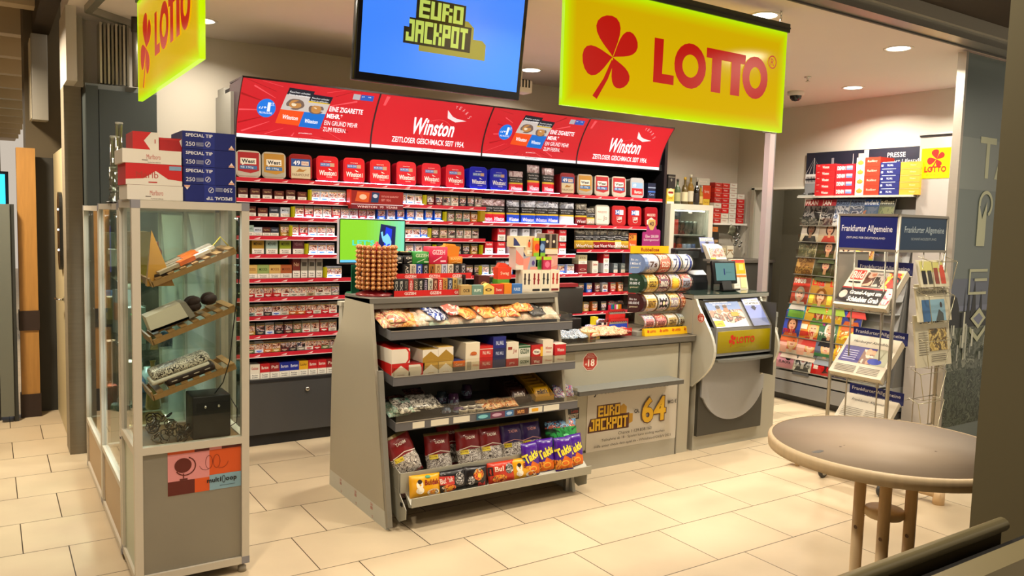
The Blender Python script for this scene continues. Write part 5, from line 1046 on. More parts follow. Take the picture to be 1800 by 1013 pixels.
b = B(); b.box(3.22, 4.175, 4.05, 4.21, .572, .600, M('#55524b', .45)); b.box(3.22, 4.175, 4.048, 4.21, .600, .603, M('#7c7e7a', .35)); cp(b, 'front_shelf')
b = B(); b.box(4.27, 4.278, 4.198, 4.21, .0, .85, M('#8f8b80', .4, .4)); cp(b, 'seam_profile')
b = B(); pw, ph = .865, .445
YC = P('#e0b01c'); DKR = P('#4c1c0c'); TX = P('#2c2824')
els = [('r', 0, 0, pw, ph, M('#c9c2b4', .25)), ('t', 'JACKPOT AM FREITAG', .055, .385, .72, .075, P('#241c18'), {'bold': .03, 'shear': .15}),
       ('p', [(.30, .30), (.33, .315), (.36, .29), (.36, .24), (.42, .235), (.42, .175), (.38, .16), (.30, .17)], P('#b88a14')),
       ('p', [(.085, .235), (.085, .325), (.30, .325), (.30, .245), (.385, .245), (.385, .135), (.01, .135), (.01, .175), (.03, .235)], DKR)]
els += blocks('EURO', .098, .242, .0150, .0150, YC)+blocks('JACKPOT', .022, .148, .0148, .0165, YC)
els += [('t', '64', .492, .145, .25, .20, DKR, {'bold': .055}), ('t', '64', .50, .153, .235, .185, YC, {'bold': .03}), ('t', 'CA.', .425, .235, .05, .03, TX, {'bold': .03}), ('t', 'MIO. €', .755, .27, .085, .03, TX, {'bold': .03}),
        ('t', 'Chance 1:139.838.160', .28, .098, .32, .022, TX), ('t', 'Teilnahme ab 18 - Spielen kann süchtig machen', .13, .060, .60, .024, TX), ('t', 'Hilfe unter check-dein-spiel.de - Whitelisted/GlüStV 2021', .065, .020, .73, .024, TX)]
art(b, els, frame((3.415, 4.2045, .125)), .0012, .00008)
b.box(3.41, 4.285, 4.2035, 4.2045, .12, .575, ACRYL)
b.build('jackpot_poster', None, None, None, 'white jackpot poster with yellow block lettering on the counter front', 'poster')
b = B(); art(b, [('r', 0, 0, .10, .08, P('#1c1818')), ('t', 'FREIZEIT', .008, .01, .085, .028, P('#d8ccb8'), {'bold': .02}), ('t', 'Lotto', .03, .045, .06, .024, P('#a8281c'), {'bold': .02})], frame((3.245, 4.2045, .375)), .001); b.build('small_notice', None, None, None, 'small black notice with red and white print left of the jackpot poster', 'notice')
def age_sticker(name, s, loc, u, v, lab):
    b = B(); o8 = [(s*math.cos(R(22.5+45*i)), s*math.sin(R(22.5+45*i))) for i in range(8)]; i8 = [(x*.92, y*.92) for x, y in o8]
    art(b, [('p', o8, P('#e0d0c0')), ('p', i8, P('#b03424')), ('t', '18', -s*.28, -s*.5, s*.85, s*.75, P('#f0e0d0'), {'bold': .03}), ('t', 'AB', -s*.68, -s*.35, s*.3, s*.2, P('#f0e0d0')), ('t', 'Keine', -s*.3, s*.68, s*.6, s*.12, P('#e8c8b8')), ('t', 'Tabakwaren', -s*.5, s*.52, s*1., s*.12, P('#e8c8b8')), ('t', 'an Personen', -s*.55, s*.37, s*1.1, s*.12, P('#e8c8b8')), ('t', '______', -s*.4, -s*.72, s*.8, .002, P('#e8c8b8'))], frame(loc, u, v), .001, .0002)
    b.build(name, None, None, None, lab, 'sticker', 'red age stickers')
age_sticker('age_sticker', .068, (3.425, 4.2045, .765), (1, 0, 0), (0, 0, 1), 'red octagonal age sticker on the counter front above the shelf')
# rear counter behind the snack stand, register
b = B(); b.box(1.787, 3.09, 4.585, 4.64, .93, 1.165, GREYP); b.box(1.78, 3.1, 4.58, 4.65, 1.165, 1.19, M('#b3ae9f', .45)); gp(b, 'rear_box')
t = empty('cash_register', 'black cash register screen seen from behind, right of the snack stand', 'cash register', (3.62, 4.72, .897))
b = B(); b.rbox(-.22, .12, -.02, .03, .13, .33, M('#35332f', .5), .008); b.box(-.22, .06, -.03, .05, .335, .36, M('#8c1c24', .5)); b.build('screen_back', t)
b = B(); b.box(-.04, .04, 0, .04, .0, .14, BLACK); b.rbox(-.06, .09, -.05, .05, .0, .10, M('#1f1d1c', .5), .008); b.build('base', t)

# things on the counter near the till
def cz(px, y, py=575): return aY(px, py, y).x
for i in range(6):
    b = B(); pillow(b, .10, .11, .03, [(1.01, photo('bluegum', ['#4c6c8c', '#a8b8c8', '#1c2430', '#d8dce0', '#6c8ca8'], 50))], i*1.3, .008, 8, 8)
    b.build('chewing_gum_bag', None, (cz(1000+i*8, 4.25+.05*(i % 2)), 4.26+.06*(i % 2), .922), (R(-72), 0, rnd.uniform(-.5, .5)), 'small blue-grey gum bag in the clear tray on the counter, %s from left' % ORD[i+1], 'bag', 'gum bags in the counter tray')
b = B(); x0, x1 = cz(996, 4.2), cz(1048, 4.2); b.box(x0, x1, 4.20, 4.203, .898, .935, ACRYL); b.box(x0, x0+.003, 4.20, 4.4, .898, .935, ACRYL); b.box(x1-.003, x1, 4.2, 4.4, .898, .935, ACRYL); b.box(x0, x1, 4.2, 4.4, .898, .900, ACRYL)
b.build('acrylic_tray', None, None, None, 'shallow clear tray at the left end of the counter', 'tray')
b = B(); b.box(-.06, .06, -.05, .06, 0, .055, P('#c8a468')); art(b, [('r', .01, .005, .03, .045, P('#c83c2c')), ('r', .05, .01, .02, .035, P('#3c3428')), ('r', .085, .01, .025, .04, P('#e8c83c'))], frame((-.06, -.05, 0)), .0006)
b.build('matchbox_tray', None, (cz(1036, 4.33), 4.33, .899), (0, 0, .2), 'small tan printed carton on the counter between two piles', 'box')
NUTS = [photo('nuts', ['#c8906c', '#e8c8a0', '#a85c3c', '#f0dcc0'], 50), photo('nuts2', ['#c8685c', '#e8a890', '#8c3430', '#e8c8b8'], 50)]
for i in range(8):
    b = B(); pillow(b, .11, .13, .04, [(1.01, NUTS[i % 2])], i*2.7, .010, 8, 10)
    b.build('sweet_bag', None, (cz(1052+i*8, 4.26+.05*(i % 2)), 4.27+.07*(i % 2), .925), (R(-72), 0, rnd.uniform(-.6, .6)), '%s cellophane bag piled on the counter before the lottery tickets, %s from left' % (['cream', 'pink'][i % 2], ORD[i+1]), 'sweet bag', 'cellophane bags on the counter')
for i in range(3):
    b = B(); b.rbox(-.05, .05, -.03, .03, 0, .035, photo('blister', ['#8c7cc8', '#e0dcf0', '#4c4c9c', '#f0f0f4'], 40), .004, 1)
    b.build('card_pack', None, (cz(1030+i*12, 4.5, 550), 4.5, .899+.036*i), (0, 0, .2*i), 'lilac and white printed pack in the pile by the till, %s' % ['lowest', 'middle', 'topmost'][i], 'pack', 'lilac packs')
LC = ['#c0183c', '#1c5ca8', '#10784c', '#d84c8c', '#e8e0d0', '#b8a01c', '#e0781c', '#1c1c24']
LGm = {}
def lighter(col):
    if col in LGm: return LGm[col]
    b = B(); b.rbox(-.011, .011, -.006, .006, 0, .062, M(col, .15, coat=.5), .003, 2); b.box(-.010, .010, -.006, .006, .062, .076, M('#c8c4bc', .2, .9)); b.lathe([(.004, -.008), (.004, .008)], BLACK, 8, (.003, 0, .077), 'y'); b.box(-.009, -.002, -.005, .005, .074, .079, P('#c8201c')); LGm[col] = b.mesh('lighter'); return LGm[col]
LD = empty('lighter_display', 'stepped red display of lighters at the left foot of the lottery ticket display', 'display', (cz(1098, 4.36), 4.36, .898))
b = B()
for q in range(3): b.box(-.13+.03*q, .07, .0+.045*q, .045+.045*q, 0, .025+.065*q, M('#a8241c', .35)); b.box(-.13+.03*q, .07, -.003+.045*q, .0+.045*q, .0+.065*q*.9, .055+.065*q, M('#c8302c', .3))
b.build('steps', LD)
for q in range(3):
    for c in range(8):
        colr = ['#1c3cb8', '#d0201c', LC[c]][q]
        o = bpy.data.objects.new('lighter', lighter(colr)); COL.objects.link(o); o.location = (LD.location.x-.115+.03*q+.0205*c-.006*q*c*.3, LD.location.y+.022+.045*q, LD.location.z+.026+.065*q)
        tag(o, '%s lighter in the stepped display, %s row, %s from left' % (['blue', 'red', {'#c0183c': 'crimson', '#1c5ca8': 'mid blue', '#10784c': 'green', '#d84c8c': 'pink', '#e8e0d0': 'white', '#b8a01c': 'olive yellow', '#e0781c': 'orange', '#1c1c24': 'black'}[LC[c]]][q], ['front', 'middle', 'back'][q], ORD[c+1]), 'lighter', 'lighters in the stepped display')
t = empty('lighter_tray', 'small red and black printed trays of lighters left of the stepped display', 'tray', (cz(1064, 4.4, 560), 4.42, .898))
b = B(); b.box(-.02, .09, 0, .1, 0, .03, M('#1c1c1c', .4)); b.box(-.01, .09, .05, .14, .03, .09, M('#8c1c1c', .4)); b.box(-.04, .0, .06, .1, .05, .13, M('#d8c81c', .4)); art(b, [('t', '@@', .01, .04, .06, .02, P('#e8dcc8'))], frame((0, .05, .0)), .001); b.build('tray', t)
for q in range(5):
    o = bpy.data.objects.new('lighter', lighter(['#1c1c24', '#e8e0d0'][q % 2])); COL.objects.link(o); o.location = (t.location.x-.01+.022*q, t.location.y+.025, t.location.z+.031); tag(o, '%s lighter in the small front tray, %s from left' % (['black', 'white'][q % 2], ORD[q+1]), 'lighter', 'lighters in the small tray')

# ---- scratch ticket display
S0 = empty('scratch_ticket_display', 'clear four-row display of scratch tickets with yellow header and yellow foot', 'ticket display', (3.93, 4.30, .898))
wS = .50
b = B(); b.box(-.02, .36, .08, .085, .60, .655, M('#e8b404', .35)); art(b, [('t', 'Rubbellose', .10, .014, .18, .028, P('#8c2408'), {'bold': .03})], frame((-.02, .08, .60)), .0008); b.build('header_card', S0, label='yellow header card with red lettering')
b = B(); b.prism([(-.035, 0), (-.02, .052), (.0, .052), (.0, 0)], 'x', .05, .56, M('#e8b404', .35))
for k in range(4):
    fr = frame((.075+.125*k, -.033, .006), (1, 0, 0), Vector((0, .015, .052)).normalized()); art(b, clover(.012, .026, .022, P('#c0240c'))+[('t', 'LOTTO', .03, .018, .055, .016, P('#c0240c'), {'bold': .03})], fr, .001)
b.build('foot_card', S0, label='yellow foot card with four red emblems')
b = B(); b.box(-.02, wS+.03, .17, .175, 0, .60, ACRYL); b.box(.0, .55, .0, .17, .0, .03, M('#8c8a80', .4)); b.build('back_panel', S0)
TICK = [[('#b8b8c4', '7s'), ('#c8502c', 'GOLD'), ('#c8ccd8', '7'), ('#c8ccd8', '7')], [('#c8a83c', 'GELD'), ('#5c2c44', 'BINGO'), ('#e08c14', 'SUN'), ('#8c94a8', 'CASH')], [('#c8a040', 'RENTE'), ('#241c20', 'DIAMANT'), ('#8c7c90', 'PLATIN'), ('#a85024', 'CROSS')], [('#c87c7c', 'GLÜCK'), ('#c87c7c', 'GLÜCK'), ('#b8a468', 'CENT'), ('#a8a488', 'BAR')]]
k = 0
for r_ in range(4):
    zc = .525-.145*r_+.0; ry = .070 if r_ < 3 else .058; off = (-.03, -.02, .0, .03)[r_]
    xs = .10+off*.3 if r_ < 3 else .06
    for c_ in range(4):
        w = .112; x0 = .085+c_*.116+(-.012*(r_ == 3)); col, tx = TICK[r_][c_]; k += 1
        def fr(x, v, kk, x0=x0, zc=zc, ry=ry):
            a = math.pi*(.98*v-.5); return Vector((x0+x, .085-math.cos(a)*(.085+kk), zc+math.sin(a)*(ry+kk)))
        b = B(); n = 10; vs = []
        for j in range(n+1): vs += [fr(0, j/n, 0), fr(w-.006, j/n, 0)]
        b.add(vs, [(2*j, 2*j+1, 2*j+3, 2*j+2) for j in range(n)], M(col, .25, coat=.4), True)
        vs2 = []
        for j in range(n+1): vs2 += [fr(0, j/n, -.002), fr(w-.006, j/n, -.002)]
        b.add(vs2, [(2*j+1, 2*j, 2*j+2, 2*j+3) for j in range(n)], WHITE, True)
        els = [('r', .004, .08, .098, .84, photo('tick%d' % (k % 6), [col, '#e8dcc0', col, ['#c83c2c', '#3c4ca8', '#8c2c4c', '#e8b83c', '#2c6c5c', '#c8782c'][k % 6], col], 55)), ('r', .014, .34, .078, .34, M(col, .3))]
        if tx == '7': els += [('r', .02, .25, .05, .5, P('#e8e8f0')), ('t', '7', .026, .28, .04, .42, P('#14205c'), {'bold': .01}), ('r', .075, .1, .02, .8, P('#2c3c8c'))]
        elif tx == 'SUN': els += [('p', [(.053+.045*math.cos(R(11.25*i))*(1 if i % 2 else .5), .5+.34*math.sin(R(11.25*i))*(1 if i % 2 else .5)) for i in range(32)], P('#f0c83c'))]
        elif tx == 'DIAMANT': els += [('e', .053+.028*math.cos(R(60*i)), .5+.2*math.sin(R(60*i)), .010, .055, P('#e0c8d0')) for i in range(6)]+[('e', .053, .5, .012, .07, P('#f0e0b0'))]
        elif tx == 'CROSS': els += [('t', 'ZX', .02, .4, .05, .2, P('#f0c8a0'), {'bold': .03})]+[('r', .06, .3+.08*i, .035, .05, P('#3c1c10')) for i in range(5)]
        else: els += [('t', tx, .018, .40, .070, .2, P('#f4ecdc' if col in ('#5c2c44', '#c8502c', '#8c7c90') else '#4c2c1c'), {'bold': .03})]
        art(b, els, fr, .0008, .0004, [('v', i/10) for i in range(1, 10)])
        o = b.build('scratch_ticket', None, tuple(S0.location), None, 'curved scratch ticket strip in the display, row %s from top, %s from left' % (['one', 'two', 'three', 'four'][r_], ORD[c_+1]), 'scratch ticket', 'scratch tickets in the display')
        b = B(); b.prism([(.085-math.cos(math.pi*(j/10-.5))*.096, zc+math.sin(math.pi*(j/10-.5))*(ry+.005)) for j in range(11)], 'x', x0+w-.006, x0+w-.002, ACRYL); b.build('divider', S0)
    if r_ < 3:
        c = ['#6f86b4', '#1f3a28', '#3c1c1c'][r_]; b = B()
        b.prism([(.085-math.cos(math.pi*(j/12-.5))*.087, zc+math.sin(math.pi*(j/12-.5))*ry) for j in range(13)], 'x', .055, .083, M(c, .3))
        fe = frame((-.012, .10, zc-ry), Vector((.75, -.66, 0)).normalized(), (0, 0, 1)); D_ = [(.10-.10*math.cos(R(a))*0-.0, 0)]
        D_ = [(0, 0)]+[(.055+.045*math.cos(R(a)), ry+ry*math.sin(R(a))) for a in range(-90, 91, 15)]+[(0, 2*ry)]
        art(b, [('p', D_, M(c, .3)), ('t', 'Bis zu', .012, .092, .05, .016, P('#e8ecf4')), ('t', ['1 Million €', '30.000 €', '100.000 €'][r_], .008, .062, .075, .020, P('#e8ecf4'), {'bold': .01}), ('t', 'gewinnen!', .012, .034, .06, .016, P('#e8e0b8'))], fe, .0, .0008)
        b.build('end_card', S0, label=['pale blue', 'dark green', 'dark red'][r_]+' end card with prize text')

# ---- magenta card standing behind the ticket display
b = B(); els = [('p', [(0, 0), (.19, 0), (.19, .14), (.175, .15), (.15, .15), (.13, .20), (.11, .225), (.07, .225), (.05, .18), (.04, .13), (.0, .12)], P('#a8287c')), ('p', [(.055, .205), (.055, .185), (.08, .145), (.11, .145), (.135, .19), (.13, .225), (.06, .225)], P('#d8b468')), ('t', '40', .07, .175, .045, .035, P('#5c2c3c'), {'bold': .02}), ('t', 'Über 200.000', .03, .085, .14, .025, P('#f0d8e8'), {'bold': .02}), ('t', 'Sofortgewinne!', .015, .055, .16, .022, P('#f0d8e8'), {'bold': .01})]
art(b, els, frame((0, 0, 0)), .0, .0006); b.box(.005, .185, .001, .004, 0, .13, P('#8c2068')); b.box(.06, .13, .0012, .003, .13, .21, P('#8c2068')); b.box(.09, .10, .0012, .008, .897-aY(1128, 437, 4.62).z, .05, ACRYL)
b.build('prize_card', None, (aY(1128, 437, 4.62).x, 4.62, aY(1128, 437, 4.62).z), None, 'magenta card with golden crown-like badge above the ticket display', 'card')

# ============================================================ LOTTERY KIOSK
K0 = empty('lottery_kiosk', 'grey lottery kiosk with curved side wings and yellow front panel', 'kiosk', (4.8, 4.2, 0))
def kp(b, name, label=None, parent=None):
    o = b.build(name, parent or K0, label=label); o.matrix_parent_inverse = Matrix.Translation((-4.8, -4.2, 0)); return o
KG = M('#a9a596', .48, .05, var=.03, scale=3); KL = M('#a3a3a0', .42, .1); KD = M('#3c3931', .5)
b = B(); b.box(4.45, 5.38, 4.20, 4.86, .0, .90, KG); b.box(4.41, 5.24, 4.22, 4.86, .90, 1.155, KG); kp(b, 'body')
b = B(); b.box(4.462, 5.19, 4.172, 4.20, .115, .92, KD); kp(b, 'dark_backing')
b = B(); cx, rz = 4.83, .42; pts = [(cx+.37*math.cos(R(a)), .56+.345*math.sin(R(a))) for a in range(200, 345, 6)]; pts = [(4.478, .86), (4.478, .42)]+[(x, z) for x, z in pts if x > 4.485 and x < 5.175]+[(5.18, .42), (5.18, .86)]
b.prism(pts, 'y', 4.155, 4.172, M('#a2a2a3', .4, .1, var=.03)); kp(b, 'front_panel', 'round-bottomed light grey front panel')
def wing(x, w):
    n = 16; out = []; inn = []
    for i in range(n+1):
        t_ = i/n; z = 1.165-t_*.66; y = 4.20-.205*math.sin(math.pi*min(1, t_)**1.25)*1.0
        out.append((y, z))
    b = B(); b.prism([(4.24, 1.165)]+out+[(4.2, .50), (4.24, .50)], 'x', x, x+w, KG)
    for i in range(n):
        (y0, z0), (y1, z1) = out[i], out[i+1]; b.add([(x-.001, y0-.001, z0), (x+w+.001, y0-.001, z0), (x+w+.001, y1-.001, z1), (x-.001, y1-.001, z1), (x-.001, y0+.003, z0), (x-.001, y1+.003, z1), (x+w+.001, y0+.003, z0), (x+w+.001, y1+.003, z1)], [(0, 3, 2, 1), (0, 4, 5, 3), (1, 2, 7, 6)], M('#d0cfc4', .35, .3))
    return b
kp(wing(4.415, .02), 'side_wing'); kp(wing(5.13, .02), 'side_wing')
b = B(); b.box(5.125, 5.129, 4.03, 4.22, .56, 1.13, KD); b.box(4.436, 5.149, 4.19, 4.20, .9, 1.15, KD); kp(b, 'inner_lining')
b = B(); n = 10; vs = [];
fp = [(4.44+.78*i/n, 4.205-.03*math.sin(math.pi*i/n)) for i in range(n+1)]
b.prism([(4.41, 4.215)]+fp+[(5.26, 4.215), (5.26, 4.86), (4.41, 4.86)], 'z', 1.165, 1.19, M('#8d8e86', .3, .1)); b.prism([(4.415, 4.22)]+[(x, y+.01) for x, y in fp]+[(5.25, 4.22), (5.25, 4.85), (4.415, 4.85)], 'z', 1.19, 1.198, M('#2f3c36', .08)); kp(b, 'worktop', 'dark glass-covered top')
b = B(); b.box(4.50, 5.13, 4.06, 4.16, .745, .955, M('#8f8f8e', .42, .2)); o = kp(b, 'front_box')
b = B(); b.rbox(4.515, 5.105, 4.056, 4.061, .765, .93, M('#f0d000', .3, 0, .12), .002, 1); art(b, clover(4.72-.045, .857, .075, P('#c01c0c'))+[('t', 'LOTTO', 4.72, .832, .20, .05, P('#c01c0c'), {'bold': .03}), ('t', 'Hamburg', 4.72, .798, .10, .014, P('#8c7418'))], frame((0, 4.056, 0)), .0008)
q = b.build('yellow_panel', o, label='yellow panel with red emblem')
b = B(); b.prism([(4.47, 4.16)]+[(4.50+.62*i/10, 4.03-.035*math.sin(math.pi*i/10)) for i in range(11)]+[(5.15, 4.16)], 'z', .705, .722, M('#6d6d66', .35)); kp(b, 'writing_shelf')
# sloping leaflet face
u = Vector((1, 0, 0)); v = Vector((0, .155, .21)).normalized()
b = B(); O = Vector((4.50, 4.062, .957)); fr = frame(O, u, v)
vs = [fr(0, 0, 0), fr(.64, 0, 0), fr(.64, .255, 0), fr(0, .255, 0)]; b.add(vs+[p+Vector((0, .02, 0)) for p in vs], [(0, 1, 2, 3), (4, 5, 6, 7)[::-1], (0, 3, 7, 4), (1, 5, 6, 2)], M('#8a8a88', .4)); kp(b, 'leaflet_slope')
b = B(); SKY = P('#7088b8'); art(b, [('r', 0, 0, .36, .24, SKY), ('r', 0, .0, .36, .15, photo('crowd', ['#8c7868', '#c8b098', '#4c3c34', '#a86c54', '#d8c8b0'], 12)), ('p', [(0, 0), (.36, 0), (.36, .07), (.2, .03), (0, .09)], P('#c8ccd4')), ('e', .11, .15, .022, .03, P('#b8805c')), ('e', .19, .155, .022, .03, P('#a87450')), ('e', .11, .175, .024, .016, P('#2c1c14')), ('e', .19, .18, .024, .016, P('#5c3c20')), ('t', 'WOCHEN FÜR WOCHEN', .04, .21, .2, .014, P('#f0f0f4'), {'bold': .02}), ('t', 'MIT LOTTO SECHS AUS', .07, .19, .2, .012, P('#f0f0f4')), ('r', .0, .01, .10, .05, P('#e8b81c')), ('t', 'LOTTO', .02, .02, .06, .018, P('#c0240c'), {'bold': .03}), ('r', .22, .09, .08, .035, P('#b8901c'))], fr, .003, .0003)
b.build('leaflet_poster', None, None, None, 'picture poster with two faces on the kiosk slope', 'poster')
def bluecard(name, fr, w, h, lab):
    b = B(); art(b, [('r', 0, 0, w, h, P('#7d8ac4')), ('r', w*.04, h*.74, w*.92, h*.22, P('#e8e8ec')), ('t', 'JETZT SCANNEN', w*.1, h*.87, w*.8, h*.07, P('#1c1c24'), {'bold': .02}), ('t', 'UND MITSPIELEN', w*.08, h*.77, w*.84, h*.07, P('#1c1c24'), {'bold': .02}), ('p', [(w*.32, h*.66), (w*.68, h*.66), (w*.5, h*.54)], P('#1c1c34')), ('r', w*.4, h*.65, w*.2, h*.07, P('#1c1c34'))], fr, .003, .0003)
    for s in (0,):
        vs = [fr(0, 0, .0025), fr(w, 0, .0025), fr(w, h, .0025), fr(0, h, .0025)]; b.add(vs, [(3, 2, 1, 0)], WHITE)
    b.build(name, None, None, None, lab, 'card')
bluecard('blue_card', frame(O+u*.40+Vector((0, -.012, .0)), u, v), .19, .245, 'lilac-blue card with black arrow on the kiosk slope')
b = B(); fr2 = frame(O+u*.385+Vector((0, -.02, .0)), u, v); vs = [fr2(0, 0, 0), fr2(.25, 0, 0), fr2(.25, .07, 0), fr2(0, .07, 0)]; b.add(vs, [(0, 1, 2, 3)], ACRYL); kp(b, 'clear_pocket')
age_sticker('age_sticker', .038, (4.4145, 4.14+.0, 1.03), (0, -1, 0), (0, 0, 1), 'small red octagonal age sticker on the left wing of the kiosk')
# terminal and display on top
t = empty('lottery_terminal', 'black lottery terminal with rounded side standing on the kiosk top', 'terminal', (4.62, 4.52, 1.198))
b = B(); b.rbox(-.04, .33, .08, .14, .08, .33, M('#161618', .35), .01); b.box(-.02, .31, .07, .08, .25, .31, M('#3c4042', .25)); b.box(.1, .2, .09, .13, 0, .09, BLACK); b.build('screen_back', t)
b = B(); pts = [(0, 0), (.0, .06), (.02, .12), (.06, .155), (.12, .165), (.22, .15), (.24, 0)]; b.prism(pts, 'x', .06, .26, M('#26282c', .25, .1)); b.build('printer', t)
t = empty('customer_display', 'small customer display with teal picture tilted on the kiosk top', 'display', (4.925, 4.36, 1.198), (R(-12), 0, R(-4)))
b = B(); b.rbox(-.13, .12, -.01, .02, .06, .245, M('#111214', .3), .006); b.build('case', t)
b = B(); art(b, [('r', -.105, .085, .205, .14, E('#5f8f90', .65)), ('t', '1', -.02, .13, .012, .05, E('#1c2c6c', .7), {'bold': .03}), ('t', 'No', -.08, .135, .03, .02, E('#5c8c8c', .7)), ('t', 'Jackpot', .0, .14, .06, .02, E('#4c7474', .7))], frame((0, -.0105, 0)), .0008); b.build('picture', t)
b = B(); b.prism([(-.02, 0), (-.01, .08), (.01, .08), (.03, 0)], 'x', -.05, .05, BLACK); b.box(-.08, .10, -.05, .07, 0, .012, BLACK); b.build('foot', t)
t = empty('leaflet_holder', 'upright holder with white leaflets above the customer display', 'leaflet holder', (4.91, 4.47, 1.198))
b = B(); b.tube([(0, .03, 0), (0, .03, .30)], .012, GREYD); b.box(-.11, .09, -.035, .04, .235, .25, ALU_D); b.build('stand', t)
b = B()
for i in range(5): vs = [(-.10, -.035+.010*i, .25), (.085, -.035+.010*i, .25), (.07, .015+.010*i, .355+.004*i), (-.115, .015+.010*i, .355+.004*i)]; b.add(vs+[(x, y+.006, z) for x, y, z in vs], [(0, 1, 2, 3), (7, 6, 5, 4), (2, 3, 7, 6), (0, 3, 7, 4), (1, 5, 6, 2)], P('#e4dccc'))
f3 = frame((-.10, -.036, .25), (1, 0, 0), Vector((-.015*0, .05, .105)).normalized()); art(b, [('r', .01, .02, .165, .075, photo('leaf', ['#7c8cb8', '#c8a890', '#8c5c4c', '#d8ccc0'], 30)), ('r', .0, .0, .06, .015, P('#e8b81c')), ('t', 'wer wird 64 000 Millionär', .03, .03, .12, .015, P('#a83828'))], f3, .001)
b.build('leaflets', t)
bluecard('blue_card', frame((4.80, 4.53, 1.50), (1, 0, 0), Vector((0, .04, .12)).normalized()), .165, .125, 'lilac-blue card with black arrow on top of the leaflet holder')
t = empty('leaflet_rack', 'yellow and white leaflets in a clear rack at the right end of the kiosk top', 'leaflets', (5.15, 4.46, 1.198), (0, 0, R(-4)))
f4 = frame((-.02, 0, 0), (1, 0, 0), Vector((0, .05, .22)).normalized()); b = B(); vs = [f4(0, 0, 0), f4(.16, 0, 0), f4(.15, .25, 0), f4(-.0, .25, 0)]; b.add(vs+[p+Vector((0, .03, 0)) for p in vs], [(0, 1, 2, 3), (7, 6, 5, 4), (2, 3, 7, 6), (0, 3, 7, 4), (1, 5, 6, 2)], P('#e0d8c0'))
art(b, [('r', .0, .222, .148, .026, P('#c8402c')), ('r', 0, .13, .15, .09, P('#e8b01c')), ('r', .01, .15, .04, .05, P('#c8a888')), ('r', .08, .16, .05, .05, P('#f0d870')), ('r', .0, .10, .15, .02, P('#e0803c')), ('r', .005, .01, .065, .09, P('#e4e0d4')), ('r', .08, .01, .065, .09, P('#e8d8a0')), ('t', 'EUROJACKPOT', .02, .03, .04, .008, P('#8c5c1c'))], f4, .001, .0003); b.build('leaflets', t)

# ============================================================ BACK RIGHT: fridge, bottles, cartons
b = B(); b.box(5.64, 7.05, 5.62, 6.28, 0, 1.34, M('#3b3833', .5)); b.box(5.63, 7.07, 5.60, 6.29, 1.34, 1.37, M('#55504a', .4)); b.build('back_cabinet', None, None, None, 'dark low cabinet under the glass-door fridge', 'cabinet')
t = empty('fridge', 'small white glass-door drinks fridge on the dark cabinet', 'fridge', (5.98, 5.80, 1.371)); FW = M('#c9c5b6', .4)
b = B(); b.box(-.30, .31, .04, .46, .0, .02, FW); b.box(-.30, .31, .04, .46, .52, .55, FW); b.box(-.30, -.27, .04, .46, .02, .52, FW); b.box(.28, .31, .04, .46, .02, .52, FW); b.box(-.27, .28, .44, .46, .02, .52, M('#3a3f3f', .5)); b.build('cabinet', t)
b = B(); b.box(-.30, -.24, 0, .035, .0, .555, FW); b.box(.25, .31, 0, .035, .0, .555, FW); b.box(-.24, .25, 0, .035, .50, .555, FW); b.box(-.24, .25, 0, .035, .0, .05, FW); o = b.build('door', t)
area('fridge_fill', (5.98, 5.832, 1.86), 1.5, .25, size_y=.02)  # added fill light so the drinks show through the pane
b = B(); b.box(-.24, .25, .01, .016, .05, .5, DARKGLASS); b.build('glass_pane', o)
b = B(); b.box(-.26, .27, .06, .42, .24, .248, M('#d8d4c8', .4)); b.build('shelf', t)
b = B(); b.box(-.22, .24, .05, .065, .485, .495, E('#fff2d8', 25)); b.build('added_glow_strip', t)  # glowing strip added to brighten the fridge interior
b = B(); b.ball((-.02, .0, .47), .016, M('#d8d8d0', .3), 10, (1.6, .4, .7)); b.build('badge', t)
def can(x, z, c, i, lab, h=.115, w=None, name='drink_can'):
    b = B()
    if w: b.box(-w/2, w/2, 0, .12, 0, h, M(c, .35))
    else: b.lathe([(0, 0), (.026, 0), (.030, .006), (.030, h-.012), (.025, h), (0, h)], M(c, .25, .3), 14)
    b.build(name, None, (5.98+x, 5.90, 1.371+z), None, lab, 'drink' if not w else 'box', 'drinks in the fridge')
can(-.14, .25, '#9c2a20', 0, 'red carton standing on the upper fridge shelf', .15, .11, 'drink_carton')
for i, x in enumerate((-.225, -.04, .03, .09, .15)): can(x, .25, ['#8a8878', '#1c241c', '#2c3830', '#343c34', '#6c6c60'][i], i, 'dark slim drink can on the upper fridge shelf, %s from left' % ORD[i+1], .135)
can(-.17, .022, '#b01c18', 0, 'red printed carton on the lower fridge shelf', .14, .12, 'drink_carton')
for i in range(4): can(-.06+.065*i, .022, ['#c8502c', '#c8cce0', '#a8b8d8', '#5c6ca0'][i], i, 'blue, white or orange can on the lower fridge shelf, %s from left' % ORD[i+1], .13)
def bottle(px, y, h, r, gl, lbl, cap, lab, z=1.927):
    t = empty('bottle', lab, 'bottle', (aY(px, 350, y).x, y, z), group='bottles on the fridge')
    b = B(); b.lathe([(0, 0), (r, .0), (r, h*.55), (r*.85, h*.63), (r*.38, h*.74), (r*.34, h*.92), (0, h*.92)], M(gl, .08, coat=.5), 16); b.build('body', t)
    b = B(); b.lathe([(r*.36, h*.90), (r*.42, h*.90), (r*.42, h), (0, h)], M(cap, .3), 12); b.build('cap', t)
    b = B(); b.lathe([(r*1.01, h*.12), (r*1.02, h*.13), (r*1.02, h*.45), (r*1.01, h*.46)], P(lbl), 16); b.build('bottle_label', t)
bottle(1190, 5.98, .26, .034, '#4c5c44', '#a8a878', '#3c3c34', 'green liquor bottle with pale label on the fridge, far left')
bottle(1203, 6.0, .285, .036, '#5c4c24', '#d8cca8', '#c8a03c', 'amber liquor bottle with cream label on the fridge')
